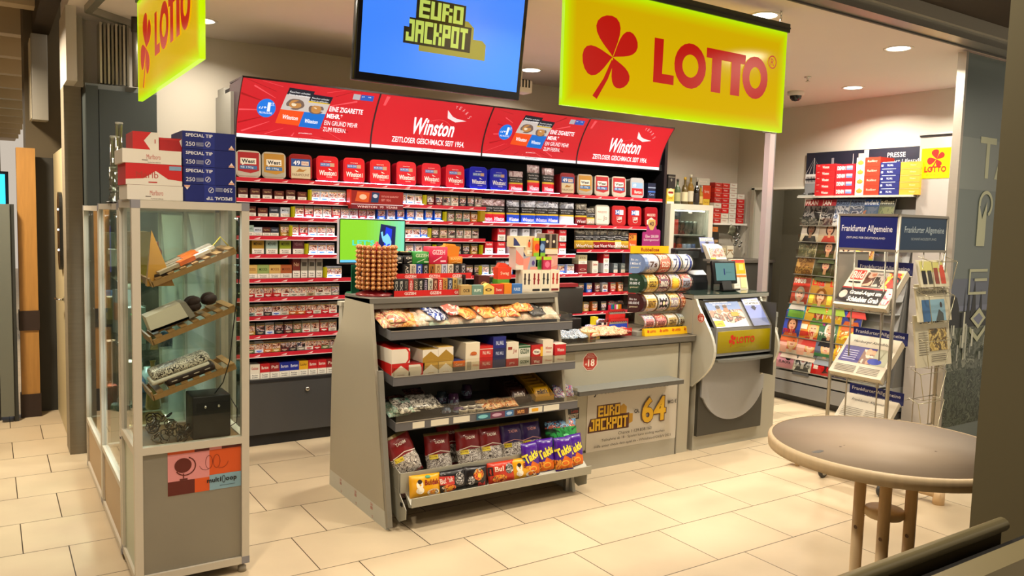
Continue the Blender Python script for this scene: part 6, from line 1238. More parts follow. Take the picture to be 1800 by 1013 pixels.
bottle(1213, 6.05, .32, .036, '#8c6c2c', '#e0d8c0', '#d8d0b8', 'tall pale-necked bottle at the back of the fridge top')
bottle(1224, 5.92, .265, .031, '#14100e', '#241c1c', '#8c8478', 'black beer bottle with white print at the right of the fridge top')
bottle(1231, 6.1, .22, .028, '#a8842c', '#d8b868', '#8c8478', 'small golden bottle behind the black bottle')
for i, (px, z, h, c, cc, lab) in enumerate([(1179, 1.927, .15, '#d8b43c', '#8c1c14', 'yellow round-topped tobacco can, lower, on the fridge'), (1180, 2.08, .14, '#1c1a18', '#4c4840', 'black carton standing on the yellow can')]):
    b = B(); b.box(-.05, .05, 0, .06, 0, h, P(c)); art(b, [('e', .05, h*.75, .045, h*.28, P('#e8d8a8')), ('r', .015, h*.68, .07, h*.14, P(cc)), ('r', 0, 0, .1, h*.15, P('#e0dccc')), ('t', 'LUCKY', .02, h*.3, .06, .02, P('#5c2c10'))] if i == 0 else [('r', .0, h*.8, .1, .006, P('#8c8878')), ('t', '+', .03, h*.5, .03, .03, P('#a8a498'))], frame((-.05, 0, 0)), .0006)
    b.build('carton', None, (aY(px, 340, 5.9).x, 5.9, z), None, lab, 'carton')
# wall shelf with stacked cartons
t = empty('wall_shelf', 'narrow white wall shelf carrying stacked cartons right of the fridge', 'shelf', (6.85, 6.15, 1.75))
b = B(); b.box(-.22, .31, -.06, .14, -.02, 0, WHITE); b.build('board', t)
b = B(); b.box(-.18, -.165, .0, .14, -.10, -.02, ALU_D); b.box(.26, .275, .0, .14, -.10, -.02, ALU_D); b.build('bracket', t)
cols = [(6.68, 1.7505, ['#b02820', '#c8301c', '#b02820', '#d8d0c0', '#b02820', '#b8281c', '#c83020', '#b02820'], .055, 'left'), (6.80, 1.7505, ['#d8d0c0', '#d8d0c0', '#c8201c', '#c8201c', '#b81c1c', '#c8201c', '#b81c1c', '#c82c20'], .055, 'second'), (6.92, 1.7505, ['#d8d4c8', '#d0ccc0', '#d8d4c8', '#d0ccc0', '#d8d4c8', '#dcd8cc', '#d8d4c8', '#e0dcd0'], .056, 'third'), (7.05, 1.7505, ['#c02420', '#b01c1c', '#c02420', '#b01c1c', '#c02420', '#d8d4c8'], .055, 'right')]
for x, z, cs, h, nm in cols:
    for j, c in enumerate(cs):
        b = B(); b.box(-.056, .056, 0, .14, 0, h-.002, P(c)); dk = P('#e8d8cc') if c[1] in 'bc' else P('#a85c4c')
        art(b, [('t', 'Winston', .02, h*.35, .06, h*.3, dk, {'bold': .01}), ('r', 0, h*.88, .112, h*.05, dk)], frame((-.056, 0, 0)), .0006)
        b.build('cigarette_carton', None, (x, 6.10, z+j*h), None, '%s carton in the %s stack on the wall shelf, %s from the bottom' % ('red' if c[1] in 'bc' else 'white', nm, ORD[j+1]), 'carton', 'cartons on the wall shelf')
SB2 = M('#bdb8a8', .5)
for j, (px, z, w, h, c, lab) in enumerate([(1247, 1.371, .10, .0, '', '')][:0]+[(1238, 2.12, .20, .10, '#b8b4a4', 'grey-white carton high left above the stacked cartons'), (1262, 2.115, .05, .11, '#dcd8cc', 'white carton above the stacked cartons'), (1244, 2.02, .10, .10, '#c0bcac', 'pale carton behind the bottles')]): pass
t = empty('upper_wall_shelf', 'short upper board with loose cartons above the fridge', 'shelf', (6.50, 6.2, 1.928))
b = B(); b.box(-.14, .11, -.10, .09, -.012, 0, WHITE); b.build('board', t)
for j, (x, z, w, h, c, lab) in enumerate([(6.40, 1.929, .09, .10, '#a8843c', 'brown and black carton low on the upper board'), (6.51, 1.929, .10, .075, '#d8b43c', 'yellow carton on the upper board'), (6.40, 2.03, .09, .12, '#c8c4b4', 'pale carton standing second on the upper board'), (6.51, 2.006, .12, .145, '#c4401c', 'orange-red carton on the upper board'), (6.45, 2.152, .20, .075, '#c4c0b0', 'long grey-white carton topmost on the upper board')]):
    b = B(); b.box(-w/2, w/2, 0, .10, 0, h-.001, P(c)); art(b, [('t', 'Spring', w*.2, h*.4, w*.6, h*.25, P('#e8d8c8' if c[1] in 'c' and c[2] == '4' else '#8c3c2c'))], frame((-w/2, 0, 0)), .0006); b.build('carton', None, (x, 6.11, z), None, lab, 'carton')
for j, (x, z, w, h, c, lab) in enumerate([(6.53, 1.372, .12, .28, '#2c2824', 'dark printed carton beside the fridge, under the shelf'), (6.66, 1.372, .11, .11, '#c8b890', 'small tan card house on the cabinet'), (6.78, 1.372, .10, .13, '#d8d0b8', 'cream card on the cabinet beside the tan one'), (6.50, 1.655, .14, .05, '#c8702c', 'orange and black pack on the dark carton')]):
    b = B(); b.box(-w/2, w/2, 0, .06, 0, h, P(c)); art(b, [('r', w*.1, h*.6, w*.8, h*.1, P('#a8845c')), ('p', [(0, h*.3), (w/2, h*.7), (w, h*.3), (w, h*.2), (w/2, h*.6), (0, h*.2)], P('#8c6c44'))], frame((-w/2, 0, 0)), .0006); b.build('carton', None, (x, 5.98, z), None, lab, 'carton')
b = B()
for i in range(11): a = R(i*137.5); r = .05*math.sqrt(i/11); b.ball((r*math.cos(a)*1.2, .02*math.sin(i), .08+r*math.sin(a)*1.6), .024, M('#b8b8b4', .12, .9), 8, (1, .6, .7))
b.tube([(0, 0, .17), (-.01, 0, .23)], .003, ALU_D); b.build('foil_rosette', None, (6.98, 6.06, 1.49), None, 'crumpled silver foil rosette hanging under the wall shelf', 'decoration')
b = B(); pillow(b, .10, .11, .03, [(1.01, M('#6c6c58', .3, .3))], 4, .012); b.build('foil_bag', None, (6.86, 6.06, 1.62), (.1, .3, 0), 'grey-green foil bag hanging under the wall shelf', 'bag')
# slim silver post and low gate
b = B(); p = aY(1345, 400, 5.0); b.box(-.035, .035, -.03, .03, 0, 2.60, M('#b3a9ab', .35, .4)); b.box(.035, .062, -.02, .02, 0, 2.60, M('#77787a', .35, .5)); b.box(-.05, .05, -.05, .05, 2.6, 3.0, ALU_D); b.build('partition_post', None, (p.x, 5.0, 0), None, 'slender silver post rising between kiosk and magazine rack', 'post')
t = empty('low_gate', 'narrow grey metal gate right of the lottery kiosk', 'gate', (6.0, 4.74, 0))
GA = M('#8e918c', .4, .3)
pl = aX(1362, 566, 5.72); b = B(); b.box(-.30, -.265, -.02, .02, 0.03, .93, GA); b.box(-.02, .03, -.02, .02, .03, .93, GA); b.box(-.30, .03, -.025, .025, .90, .945, GA); b.box(-.30, .03, -.02, .02, .12, .16, GA); b.build('frame', t)
b = B(); b.box(-.265, -.02, -.006, .006, .16, .90, M('#9a9d98', .4, .2)); b.build('panel', t)
b = B(); b.lathe([(0, -.012), (.03, -.012), (.03, .012), (0, .012)], BLACK, 14, (.005, 0, .03), 'x'); b.build('wheel', t)
b = B(); pillow(b, .09, .30, .05, [(1.01, M('#1f6f8c', .4))], 8, .01); b.build('umbrella_bag', None, (5.86, 4.62, .0), (0, 0, .4), 'turquoise blue bag leaning low beside the kiosk', 'bag')
# ============================================================ MAGAZINE RACK (against the right wall, facing -x)
GR = empty('magazine_rack', 'wide grey magazine rack with tilted rows against the right wall', 'magazine rack', (6.9, 4.6, 0))
def rp(b, name, label=None):
    o = b.build(name, GR, label=label); o.matrix_parent_inverse = Matrix.Translation((-6.9, -4.6, 0)); return o
RKG = M('#9b9b99', .45, .2, var=.03)
b = B(); b.box(6.66, 7.18, 4.02, 5.20, .0, .06, GREYD); b.box(6.60, 7.18, 4.02, 5.20, .07, .20, M('#8a8b8c', .4, .2)); b.box(6.60, 7.18, 4.02, 5.20, .215, .30, RKG); rp(b, 'base')
b = B(); b.prism([(6.78, .3), (7.03, 2.02), (7.18, 2.02), (7.18, .3)], 'y', 4.02, 5.15, M('#6e6c68', .5)); rp(b, 'back_panel')
b = B(); b.box(6.84, 7.18, 4.00, 5.20, 2.022, 2.04, M('#b6b3aa', .4)); rp(b, 'top_board')
b = B(); b.box(6.90, 7.18, 3.70, 3.99, 0, 2.56, M('#a39c96', .45)); b.box(6.895, 7.18, 3.695, 3.995, 2.545, 2.56, M('#1c1a1c', .4)); b.box(6.89, 7.19, 3.69, 4.0, 2.56, 2.575, M('#a8a09a', .45))
rp(b, 'end_column', 'tall grey end column with yellow clover sticker')
b = B(); els = [('r', 0, 0, .262, .262, M('#f2c800', .35))]+clover(.135, .165, .15, P('#c81c14'))+[('t', 'LOTTO', .035, .055, .19, .05, P('#c81c14'), {'bold': .03}), ('t', 'Hamburg', .06, .022, .14, .022, P('#c89414'))]
art(b, els, frame((6.899, 3.968, 2.182), (0, -1, 0), (0, 0, 1)), .001); b.build('yellow_sticker', None, None, None, 'square yellow sticker with red clover on the grey end column', 'sticker')
# dark picture panel above
b = B(); b.box(7.17, 7.198, 4.10, 5.36, 2.045, 2.50, M('#1c2032', .5)); WS = P('#d8d8d8')
fr = frame((7.17, 5.36, 2.045), (0, -1, 0), (0, 0, 1))
els = [('r', 0, 0, .2, .15, P('#8c9094')), ('t', 'PRESSE', .90, .365, .18, .045, WS, {'bold': .01}), ('t', 'Sport Lifestyle', .90, .30, .34, .045, WS), ('r', .0, .19, .18, .045, P('#e0e0e0')), ('r', .0, .14, .12, .03, P('#c8c8c8')),
       ('r', .095, .23, .006, .17, WS), ('p', [(.098, .40), (.20, .235), (.195, .235)], WS), ('p', [(.098, .38), (.16, .235), (.155, .235)], WS), ('p', [(.098, .40), (.0, .235), (.005, .235)], WS), ('p', [(.098, .38), (.04, .235), (.045, .235)], WS),
       ('r', .30, .23, .03, .16, P('#8c8c94')), ('r', .54, .2, .006, .22, WS), ('r', .60, .2, .06, .22, P('#b8b4b0')), ('r', .66, .2, .05, .25, WS)]
for q in range(6): els.append(('r', .02+.018*q, .15, .008, .06, P('#1c1c24')))
art(b, els, fr, .001, .0003); b.build('picture_panel', None, None, None, 'dark panel with white harbour drawing and words above the magazines', 'panel')
# cartons on the rack top
def rcart(y, w, n, h, col, els, word, dx=0):
    for j in range(n):
        b = B(); b.box(-w/2, w/2, 0, .22, 0, h-.0015, P(col)); art(b, els(w, h), frame((-w/2, 0, 0)), .0008, .0003)
        b.build('cigarette_carton', None, (6.865+dx, y, 2.0405+j*h), (0, 0, R(-90)), '%s, %s from bottom' % (word, ORD[j+1]), 'carton', 'cartons on the magazine rack')
rcart(4.91, .215, 5, .062, '#b81c20', lambda w, h: [('t', 'Winston', w*.35, h*.3, w*.35, h*.4, P('#f4e0dc'), {'bold': .02}), ('t', 'ABC', w*.08, h*.65, w*.15, h*.15, P('#e8c8c0'))], 'red carton in the leftmost stack on the rack')
rcart(4.69, .205, 4, .075, '#c41c28', lambda w, h: [('t', 'DENIM', w*.08, h*.25, w*.42, h*.5, P('#f4e4e0'), {'bold': .04}), ('r', w*.56, h*.25, w*.32, h*.5, P('#6c84b8')), ('r', w*.56, h*.5, w*.32, h*.25, P('#a8b8d8'))], 'red carton with blue square in the second stack')
rcart(4.455, .24, 4, .088, '#c8321c', lambda w, h: [('r', 0, 0, w*.36, h, P('#e8d8c0')), ('e', w*.18, h*.45, w*.13, h*.22, P('#e08434')), ('p', [(w*.06, h*.4), (w*.3, h*.4), (w*.18, h*.8)], P('#e8943c')), ('t', 'Rolling', w*.48, h*.4, w*.4, h*.3, P('#f0b0a0'), {'bold': .02})], 'red carton with orange shape in the tall stack')
rcart(4.235, .19, 5, .060, '#1c2468', lambda w, h: [('t', 'PALL MALL', w*.35, h*.35, w*.3, h*.3, P('#d0d8f0'), {'bold': .02}), ('r', w*.1, h*.9, w*.7, h*.08, P('#d0d8f0')), ('r', w*.05, h*.3, w*.1, h*.3, P('#c8d0e8'))], 'dark blue carton in the fourth stack')
rcart(4.045, .18, 5, .059, '#d89a34', lambda w, h: [('t', 'Winston', w*.5, h*.35, w*.3, h*.25, P('#f0d8a8')), ('r', 0, h*.9, w, h*.06, P('#e8c070'))], 'yellow carton in the stack by the grey column')
b = B()
for i in range(7): b.ball((rnd.uniform(-.05, .05), rnd.uniform(-.05, .05), .02), .018, M('#3c3c3c', .3), 6, (1, 1, .8))
b.box(-.09, .09, -.09, .09, 0, .008, M('#a8aaa4', .4)); b.build('dark_clips', None, (6.93, 5.1, 2.041), None, 'grey pad with dark clips at the left end of the rack top', 'tray')
# magazines
def portrait(cx, cy, s, hair, skin='#d8a480', top='#4c5c8c'):
    return [('e', cx, cy, .040*s, .055*s, P(hair)), ('p', [(cx-.07*s, cy-.115*s), (cx-.045*s, cy-.055*s), (cx+.045*s, cy-.055*s), (cx+.07*s, cy-.115*s)], P(top)), ('r', cx-.012*s, cy-.07*s, .024*s, .04*s, P(skin)), ('e', cx, cy-.004*s, .027*s, .037*s, P(skin)),
            ('r', cx-.018*s, cy+.002*s, .012*s, .005*s, P('#2c1c18')), ('r', cx+.006*s, cy+.002*s, .012*s, .005*s, P('#2c1c18')), ('r', cx-.010*s, cy-.022*s, .020*s, .005*s, P('#a83c3c'))]
def mag(title, bg, tcol, pic=None, extra=(), tb=None, th=.045):
    b = B(); w, h = .20, .265; b.box(-w/2, w/2, 0, .010, 0, h, P('#d8d0c0'))
    els = [('r', 0, 0, w, h, M(bg, .25, coat=.3))]
    if tb: els.append(('r', 0, h-th-.02, w, th+.02, P(tb)))
    if pic: els += pic
    els += [('t', title, .010, h-th-.010, w-.02 if len(title) > 4 else (w-.02)*.75, th, P(tcol), {'bold': .03})]+list(extra)
    art(b, els, frame((-w/2, 0, 0)), .0006, .0002); return b.mesh('magazine')
blur = lambda n, c, sc=11: photo('cover_'+n, c, sc)
def box_(x, y, w, h, c): return ('r', x, y, w, h, P(c) if isinstance(c, str) else c)
MG = {
 'fran': (mag('FRAN', '#3c3a3c', '#f0e4dc', [box_(0, 0, .2, .2, blur('fr', ['#2c2c30', '#6c6864', '#1c1c1c', '#8c8884']))], tb='#a8202c', th=.05), 'red-banded'),
 'horz': (mag('HÖRZU', '#5c6c84', '#1c2c50', [box_(0, 0, .2, .2, blur('ho', ['#8c94a4', '#4c5870', '#b8bcc4', '#3c4458']))], tb='#5c7090'), 'grey-blue'),
 'hand': (mag('handelt', '#3c5878', '#e4ecf4', [box_(.05, .02, .14, .17, blur('ha', ['#a86c4c', '#3c5878', '#5c6c84']))], tb='#1c4c94'), 'blue-banded'),
 'land': (mag('Landlust', '#5c6448', '#e8ecd8', [box_(0, 0, .2, .19, blur('la', ['#5c6c3c', '#8c945c', '#3c4428', '#b8b088']))], tb='#2c342c', th=.04), 'dark green'),
 'fade': (mag('Mann', '#c8c0b4', '#8c8478', portrait(.11, .13, 1.3, '#2c241c', '#8c6c54', '#1c1c20')), 'pale portrait'),
 'brig': (mag('Brigitte', '#b8a894', '#a83028', portrait(.12, .13, 1.2, '#3c2418', '#c89878', '#a83c34')), 'beige portrait'),
 'wall': (mag('WALL', '#7c6c54', '#d8ccb0', [box_(0, 0, .2, .21, blur('wa', ['#6c6448', '#4c4c34', '#948c68', '#3c3828']))], tb='#a89c84', th=.03), 'olive brown'),
 'a': (mag('a', '#7c5c2c', '#f0e8d8', [box_(0, 0, .2, .21, blur('aa', ['#8c642c', '#6c4820', '#a88040', '#54401c'], 14))], th=.05), 'golden brown'),
 'hall': (mag('HALLO', '#3c3c24', '#d8dc2c', portrait(.13, .11, 1.4, '#1c1814', '#b88c6c', '#3c4424')), 'dark with yellow title'),
 'frei': (mag('FREIZEIT', '#5c542c', '#e8e0c0', portrait(.12, .11, 1.4, '#3c1c1c', '#c09878', '#8c7c2c'), th=.03), 'dark olive'),
 'lisa': (mag('Lisa', '#c89848', '#e8341c', portrait(.13, .10, 1.5, '#8c5424', '#e0b08c', '#8ca83c')+[box_(.005, .02, .05, .09, '#e8d84c')], th=.055), 'orange-yellow'),
 'neue': (mag('neue', '#a84838', '#e8e0d0', portrait(.10, .10, 1.4, '#a8a098', '#e0b49c', '#c8c4bc')+[box_(.0, .18, .2, .03, '#c83c2c')], th=.045), 'reddish'),
 'rats': (mag('Rätsel', '#2c94b8', '#e8e83c', [('t', 'Rätsel', .02, .10, .16, .06, P('#f0f0e8'), {'bold': .03, 'rot': -.1}), box_(.01, .01, .18, .07, '#7cb84c')], th=.06), 'turquoise puzzle'),
 'fuch': (mag('Rätsel', '#b8342c', '#f0d82c', [('t', 'FUCHS', .01, .155, .13, .04, P('#f0e8dc'), {'bold': .04}), box_(0, .0, .10, .13, '#e0b43c'), ('t', '60', .01, .08, .05, .035, P('#a81c1c'), {'bold': .03})]+portrait(.145, .09, 1.1, '#7c4824', '#dca888', '#5c8c3c'), th=.05), 'red and yellow puzzle'),
 'exp': (mag('EXPRESS', '#d8b02c', '#f0ecd8', [box_(.02, .04, .16, .12, blur('ex', ['#e8d85c', '#c87c2c', '#f0e8c0']))], tb='#c8341c', th=.045), 'yellow with red band'),
 'blue': (mag('für Sie', '#3c4ca8', '#e83c8c', portrait(.10, .12, 1.5, '#5c341c', '#d8a07c', '#d86c3c')), 'violet-blue'),
 'tv': (mag('TV', '#d88838', '#2c3c9c', portrait(.14, .10, 1.5, '#e0bc6c', '#e8b894', '#b83c34')+[box_(0, .09, .07, .05, '#e8e0c8'), box_(0, .02, .07, .05, '#c83c2c')], th=.06), 'orange TV'),
 'bunt': (mag('Illu', '#4c7458', '#e8e0f0', portrait(.12, .11, 1.4, '#e8e0d0', '#d8a888', '#1c1c20')+[box_(0, .15, .06, .06, '#a83c8c')], th=.05), 'green'),
 'mein': (mag('mein', '#c86858', '#c8242c', portrait(.14, .12, 1.5, '#d8b070', '#e8bc9c', '#d8c8b8')+[box_(0, .0, .09, .10, '#e8b0a0')], th=.06), 'salmon'),
 'toda': (mag('TV TODAY', '#5c6478', '#f0ece4', portrait(.12, .11, 1.5, '#d8b070', '#e0b090', '#8c949c')+[box_(0, .02, .2, .03, '#3c7c4c')], th=.035), 'grey-green TV'),
 'pink': (mag('TONA', '#d898a8', '#3c2c34', [('e', .13, .13, .04, .05, P('#141418')), ('t', 'EUROPA', .03, .045, .14, .03, P('#2c2428'), {'bold': .03})], th=.03), 'pink'),
 'spie': (mag('MAGAZIN', '#c8c4bc', '#f0e8e0', [box_(.015, .03, .17, .17, blur('sp', ['#3c3c3c', '#a8a8a4', '#6c6c6c', '#d8d8d4'], 18)), box_(.0, .0, .2, .03, '#e0dcd4')]+portrait(.10, .12, 1.4, '#2c2c2c', '#b8b4b0', '#4c4c4c'), tb='#b8241c', th=.035), 'black-and-white red-framed'),
 'focu': (mag('FOCUS', '#c81c1c', '#7c1418', [('t', 'DIE', .02, .16, .05, .025, P('#5c1014'), {'bold': .02}), ('t', 'GROSSE', .02, .13, .06, .02, P('#5c1014'), {'bold': .02}), box_(.02, .05, .05, .05, '#f0e0d8'), ('e', .15, .13, .012, .018, P('#2c1014')), ('p', [(.13, .12), (.17, .11), (.16, .05), (.19, .03), (.12, .02), (.14, .06)], P('#3c1014'))], th=.035), 'bright red'),
 'scie': (mag('Science', '#2c3058', '#d8d4e8', [('e', .10, .09, .07, .07, blur('sc', ['#a86c3c', '#6c4c2c', '#4c5c3c', '#c89858'], 14))], th=.03), 'dark blue')}
rows_ = [(350, 6.86, ['fran', 'fran', 'horz', 'horz', 'hand', 'land', 'land']), (378, 6.85, ['fade', 'brig', 'brig', 'hand', 'fade', 'brig']), (405, 6.83, ['wall', 'hall', 'brig', 'lisa', 'neue', 'hall']), (435, 6.80, ['a', 'hall', 'hall', 'mein', 'lisa', 'fran']),
         (466, 6.78, ['a', 'frei', 'frei', 'horz', 'spie', 'exp']), (487, 6.75, ['neue', 'lisa', 'lisa', 'tv', 'exp', 'neue']), (513, 6.72, ['rats', 'fuch', 'exp', 'blue', 'bunt', 'exp']), (545, 6.68, ['blue', 'tv', 'bunt', 'exp', 'blue', 'rats']), (575, 6.64, ['mein', 'mein', 'toda', 'exp', 'tv', 'lisa']), (603, 6.61, ['pink', 'spie', 'focu', 'scie', 'land', 'exp'])]
rown = ['top', 'second', 'third', 'fourth', 'fifth', 'sixth', 'seventh', 'eighth', 'ninth', 'lowest']
for r_, (py, x, lst) in enumerate(rows_):
    zt = aX(1395, py, x).z; y0 = 5.04 if r_ < 7 else 5.06
    b = B(); b.prism([(x-.02, zt-.27), (x+.10, zt-.27), (x+.14, zt-.1), (x+.13, zt-.1), (x+.09, zt-.262), (x-.02, zt-.262)], 'y', 4.03, 5.15, RKG); rp(b, 'shelf')
    b = B(); b.box(x-.022, x-.019, 4.03, 5.15, zt-.27, zt-.19, ACRYL); rp(b, 'clear_lip')
    st = .205 if r_ else .148
    for i, k in enumerate(lst[:int(1.02/st)]):
        me, wd = MG[k]; o = bpy.data.objects.new('magazine', me); COL.objects.link(o); yy = y0-st*i-(.0 if st > .2 else .0)
        o.location = (x-.012+.003*(i % 2)-(.012*i if st < .2 else 0)*0, yy, zt-.262); o.rotation_euler = (R(-14), rnd.uniform(-.02, .02), R(-90))
        if st < .2: o.location.x += .004*i
        tag(o, '%s magazine in the %s row of the rack, %s from left' % (wd, rown[r_], ORD[i+1]), 'magazine', 'magazines in the rack')
# ============================================================ NEWSPAPER STAND
N0 = empty('newspaper_stand', 'silver wire newspaper stand with blue header on a castored wooden base', 'newspaper stand', (4.9, 3.1, 0))
def npz(b, name, label=None):
    o = b.build(name, N0, label=label); o.matrix_parent_inverse = Matrix.Translation((-4.9, -3.1, 0)); return o
NX, NY0, NY1, NX2 = 4.88, 2.93, 3.355, 5.46
TU = M('#a09a8c', .35, .7)
for (x, y) in ((NX, NY1), (NX+.01, NY0), (NX2, NY0), (NX2, NY1)):
    b = B(); b.tube([(x, y, .10), (x, y, 1.815)], .0125, TU, 10); npz(b, 'post')
b = B()
for z in (1.585, 1.815): b.box(NX-.01, NX+.008, NY0, NY1, z-.008, z+.008, TU); b.box(NX, NX2, NY0-.01, NY0+.008, z-.008, z+.008, TU); b.box(NX, NX2, NY1-.008, NY1+.01, z-.008, z+.008, TU); b.box(NX2-.008, NX2+.01, NY0, NY1, z-.008, z+.008, TU)
npz(b, 'header_frame')
FB = M('#0c1c6c', .35); FG = M('#143450', .35); FW_ = P('#e0e0e8')
b = B(); b.box(NX-.004, NX, NY0+.005, NY1-.005, 1.592, 1.808, FB); wH = NY1-NY0
art(b, [('t', 'Frankfurter Allgemeine', wH*.06, .10, wH*.86, .055, FW_, {'bold': .01}), ('t', 'ZEITUNG FÜR DEUTSCHLAND', wH*.15, .065, wH*.66, .016, FW_)], frame((NX-.004, NY1, 1.592), (0, -1, 0), (0, 0, 1)), .001); npz(b, 'header_panel', 'dark blue header panel with white title')
b = B(); b.box(NX+.02, NX2-.01, NY0-.004, NY0, 1.592, 1.808, FG); art(b, [('t', 'Frankfurter Allgemeine', .05, .10, .47, .055, P('#a8b8c0'), {'bold': .01}), ('t', 'SONNTAGSZEITUNG', .13, .065, .30, .016, P('#a8b8c0'))], frame((NX+.02, NY0-.004, 1.592)), .001); npz(b, 'header_panel', 'dark teal side header panel')
PAPER = '#d6cdb8'
for li, zf in enumerate((1.175, .705, .30)):
    # sloping wire tray facing -x
    b = B(); xa, xb, za, zb = NX-.02, NX+.20, zf, zf+.24
    for y in (NY0+.05, NY0+.15, NY0+.27, NY1-.05):
        b.tube([(xa, y, za+.05), (xa, y, za-.005), (xb, y, zb-.005)], .0028, TU, 6)
    for (x, z) in ((xa, za+.045), (xa, za), (xb, zb)): b.tube([(x, NY0+.02, z), (x, NY1-.02, z)], .0028, TU, 6)
    b.tube([(xa, NY0+.02, za), (NX, NY0+.01, za+.02)], .0028, TU, 6); b.tube([(xa, NY1-.02, za), (NX, NY1, za+.02)], .0028, TU, 6)
    b.tube([(xb, NY0+.02, zb), (xb, NY0, zb)], .0028, TU, 6); b.tube([(xb, NY1-.02, zb), (xb, NY1, zb)], .0028, TU, 6)
    npz(b, 'wire_tray')
    b = B(); f = frame((NX+.22, NY1-.015, zf+.245), (0, -1, 0), (0, 0, 1)); els = [('r', 0, 0, .40, .085, FB), ('t', 'Frankfurter Allgemeine', .02, .038 if li else .025, .36, .032, FW_, {'bold': .01})]
    if li: els.append(('t', ['', 'SONNTAGSZEITUNG', 'ZEITUNG FÜR DEUTSCHLAND'][li], .06, .012, .26, .012, FW_))
    art(b, els, f, .001); b.box(NX+.22, NX+.224, NY0+.01, NY1-.015, zf+.245, zf+.33, FB); npz(b, 'title_card', 'dark blue title card')
    # the stack of newspapers
    vdir = Vector((.22, 0, .24)).normalized(); nrm = Vector((-.24, 0, .22)).normalized(); th = (.045, .05, .03)[li]; W_, H_ = .385, .33
    O = Vector((NX-.012, NY1-.02, zf+.004)); f = frame(O+nrm*th, (0, -1, 0), vdir); b = B(); q = [O, O+Vector((0, -W_, 0)), O+Vector((0, -W_, 0))+vdir*H_, O+vdir*H_]
    q2 = [p+nrm*th for p in q]; b.add(q+q2, [(3, 2, 1, 0), (4, 5, 6, 7), (0, 1, 5, 4), (1, 2, 6, 5), (2, 3, 7, 6), (3, 0, 4, 7)], P(PAPER))
    for e in range(5):
        off = nrm*(th*(e+.5)/5)+Vector((-.0006, 0, 0)); b.add([O+off, O+Vector((0, -W_, 0))+off, O+Vector((0, -W_, 0))+off+nrm*.0015, O+off+nrm*.0015], [(0, 1, 2, 3)], P('#a89c84'))
    INK = P('#1c1a1a')
    if li == 0: els = [('r', .015, .225, .095, .085, P('#c83c2c')), ('t', 'Bild', .02, .235, .085, .065, P('#f0e0d4'), {'bold': .03}), ('r', .125, .175, .07, .12, blur('b1', ['#c87c5c', '#e0b094', '#5c3424'])), ('r', .20, .175, .07, .12, blur('b2', ['#8c7c70', '#c8b8a8', '#3c342c'])), ('r', .275, .17, .10, .135, blur('b3', ['#1c1c1c', '#c83c2c', '#e8d84c', '#d8c8b8'])),
             ('r', .0, .02, .325, .125, P('#241c1c')), ('r', .0, .145, .325, .012, P('#a8302c')), ('t', 'Grusel-Angst um', .075, .085, .23, .045, P('#f0ece4'), {'bold': .04}), ('t', 'Schäubles Grab', .085, .032, .225, .045, P('#f0ece4'), {'bold': .04}), ('e', .035, .09, .028, .035, P('#c8b4a4')), ('r', .33, .03, .05, .10, blur('b4', ['#d87c8c', '#e8d8d0', '#c83c4c'])), ('r', .13, .305, .18, .006, INK), ('r', .02, .195, .09, .012, INK), ('r', .13, .165, .14, .006, INK)]
    elif li == 1: els = [('t', 'Hamburger Abendblatt', .06, .262, .27, .028, INK), ('r', .02, .10, .345, .135, P('#4c4488')), ('r', .17, .10, .09, .12, blur('h1', ['#c89c7c', '#8c6c5c', '#d8c8b8'])), ('r', .26, .10, .105, .135, P('#a8a890')), ('e', .28, .13, .05, .025, P('#2c3c9c')), ('e', .21, .20, .02, .028, P('#d0a080'))]+[('r', .04, .12+.018*i, .10, .006, P('#c8c4dc')) for i in range(5)]+[('r', .03+.17*(i % 2), .02+.012*(i//2), .15, .004, P('#6c6458')) for i in range(10)]
    else: els = [('t', 'Frankfurter Allgemeine', .06, .27, .26, .026, INK)]+[('r', .03+.17*(i % 2), .03+.014*(i//2), .15, .004, P('#8c8474')) for i in range(28)]
    art(b, els, f, .0008, .0002)
    b.build('newspaper', None, None, None, ['tabloid newspaper stack with red square title and big white headline', 'newspaper stack with violet picture, middle tray of the stand', 'newspaper stack with gothic title in the lowest tray of the stand'][li], 'newspaper', 'newspapers in the stand')
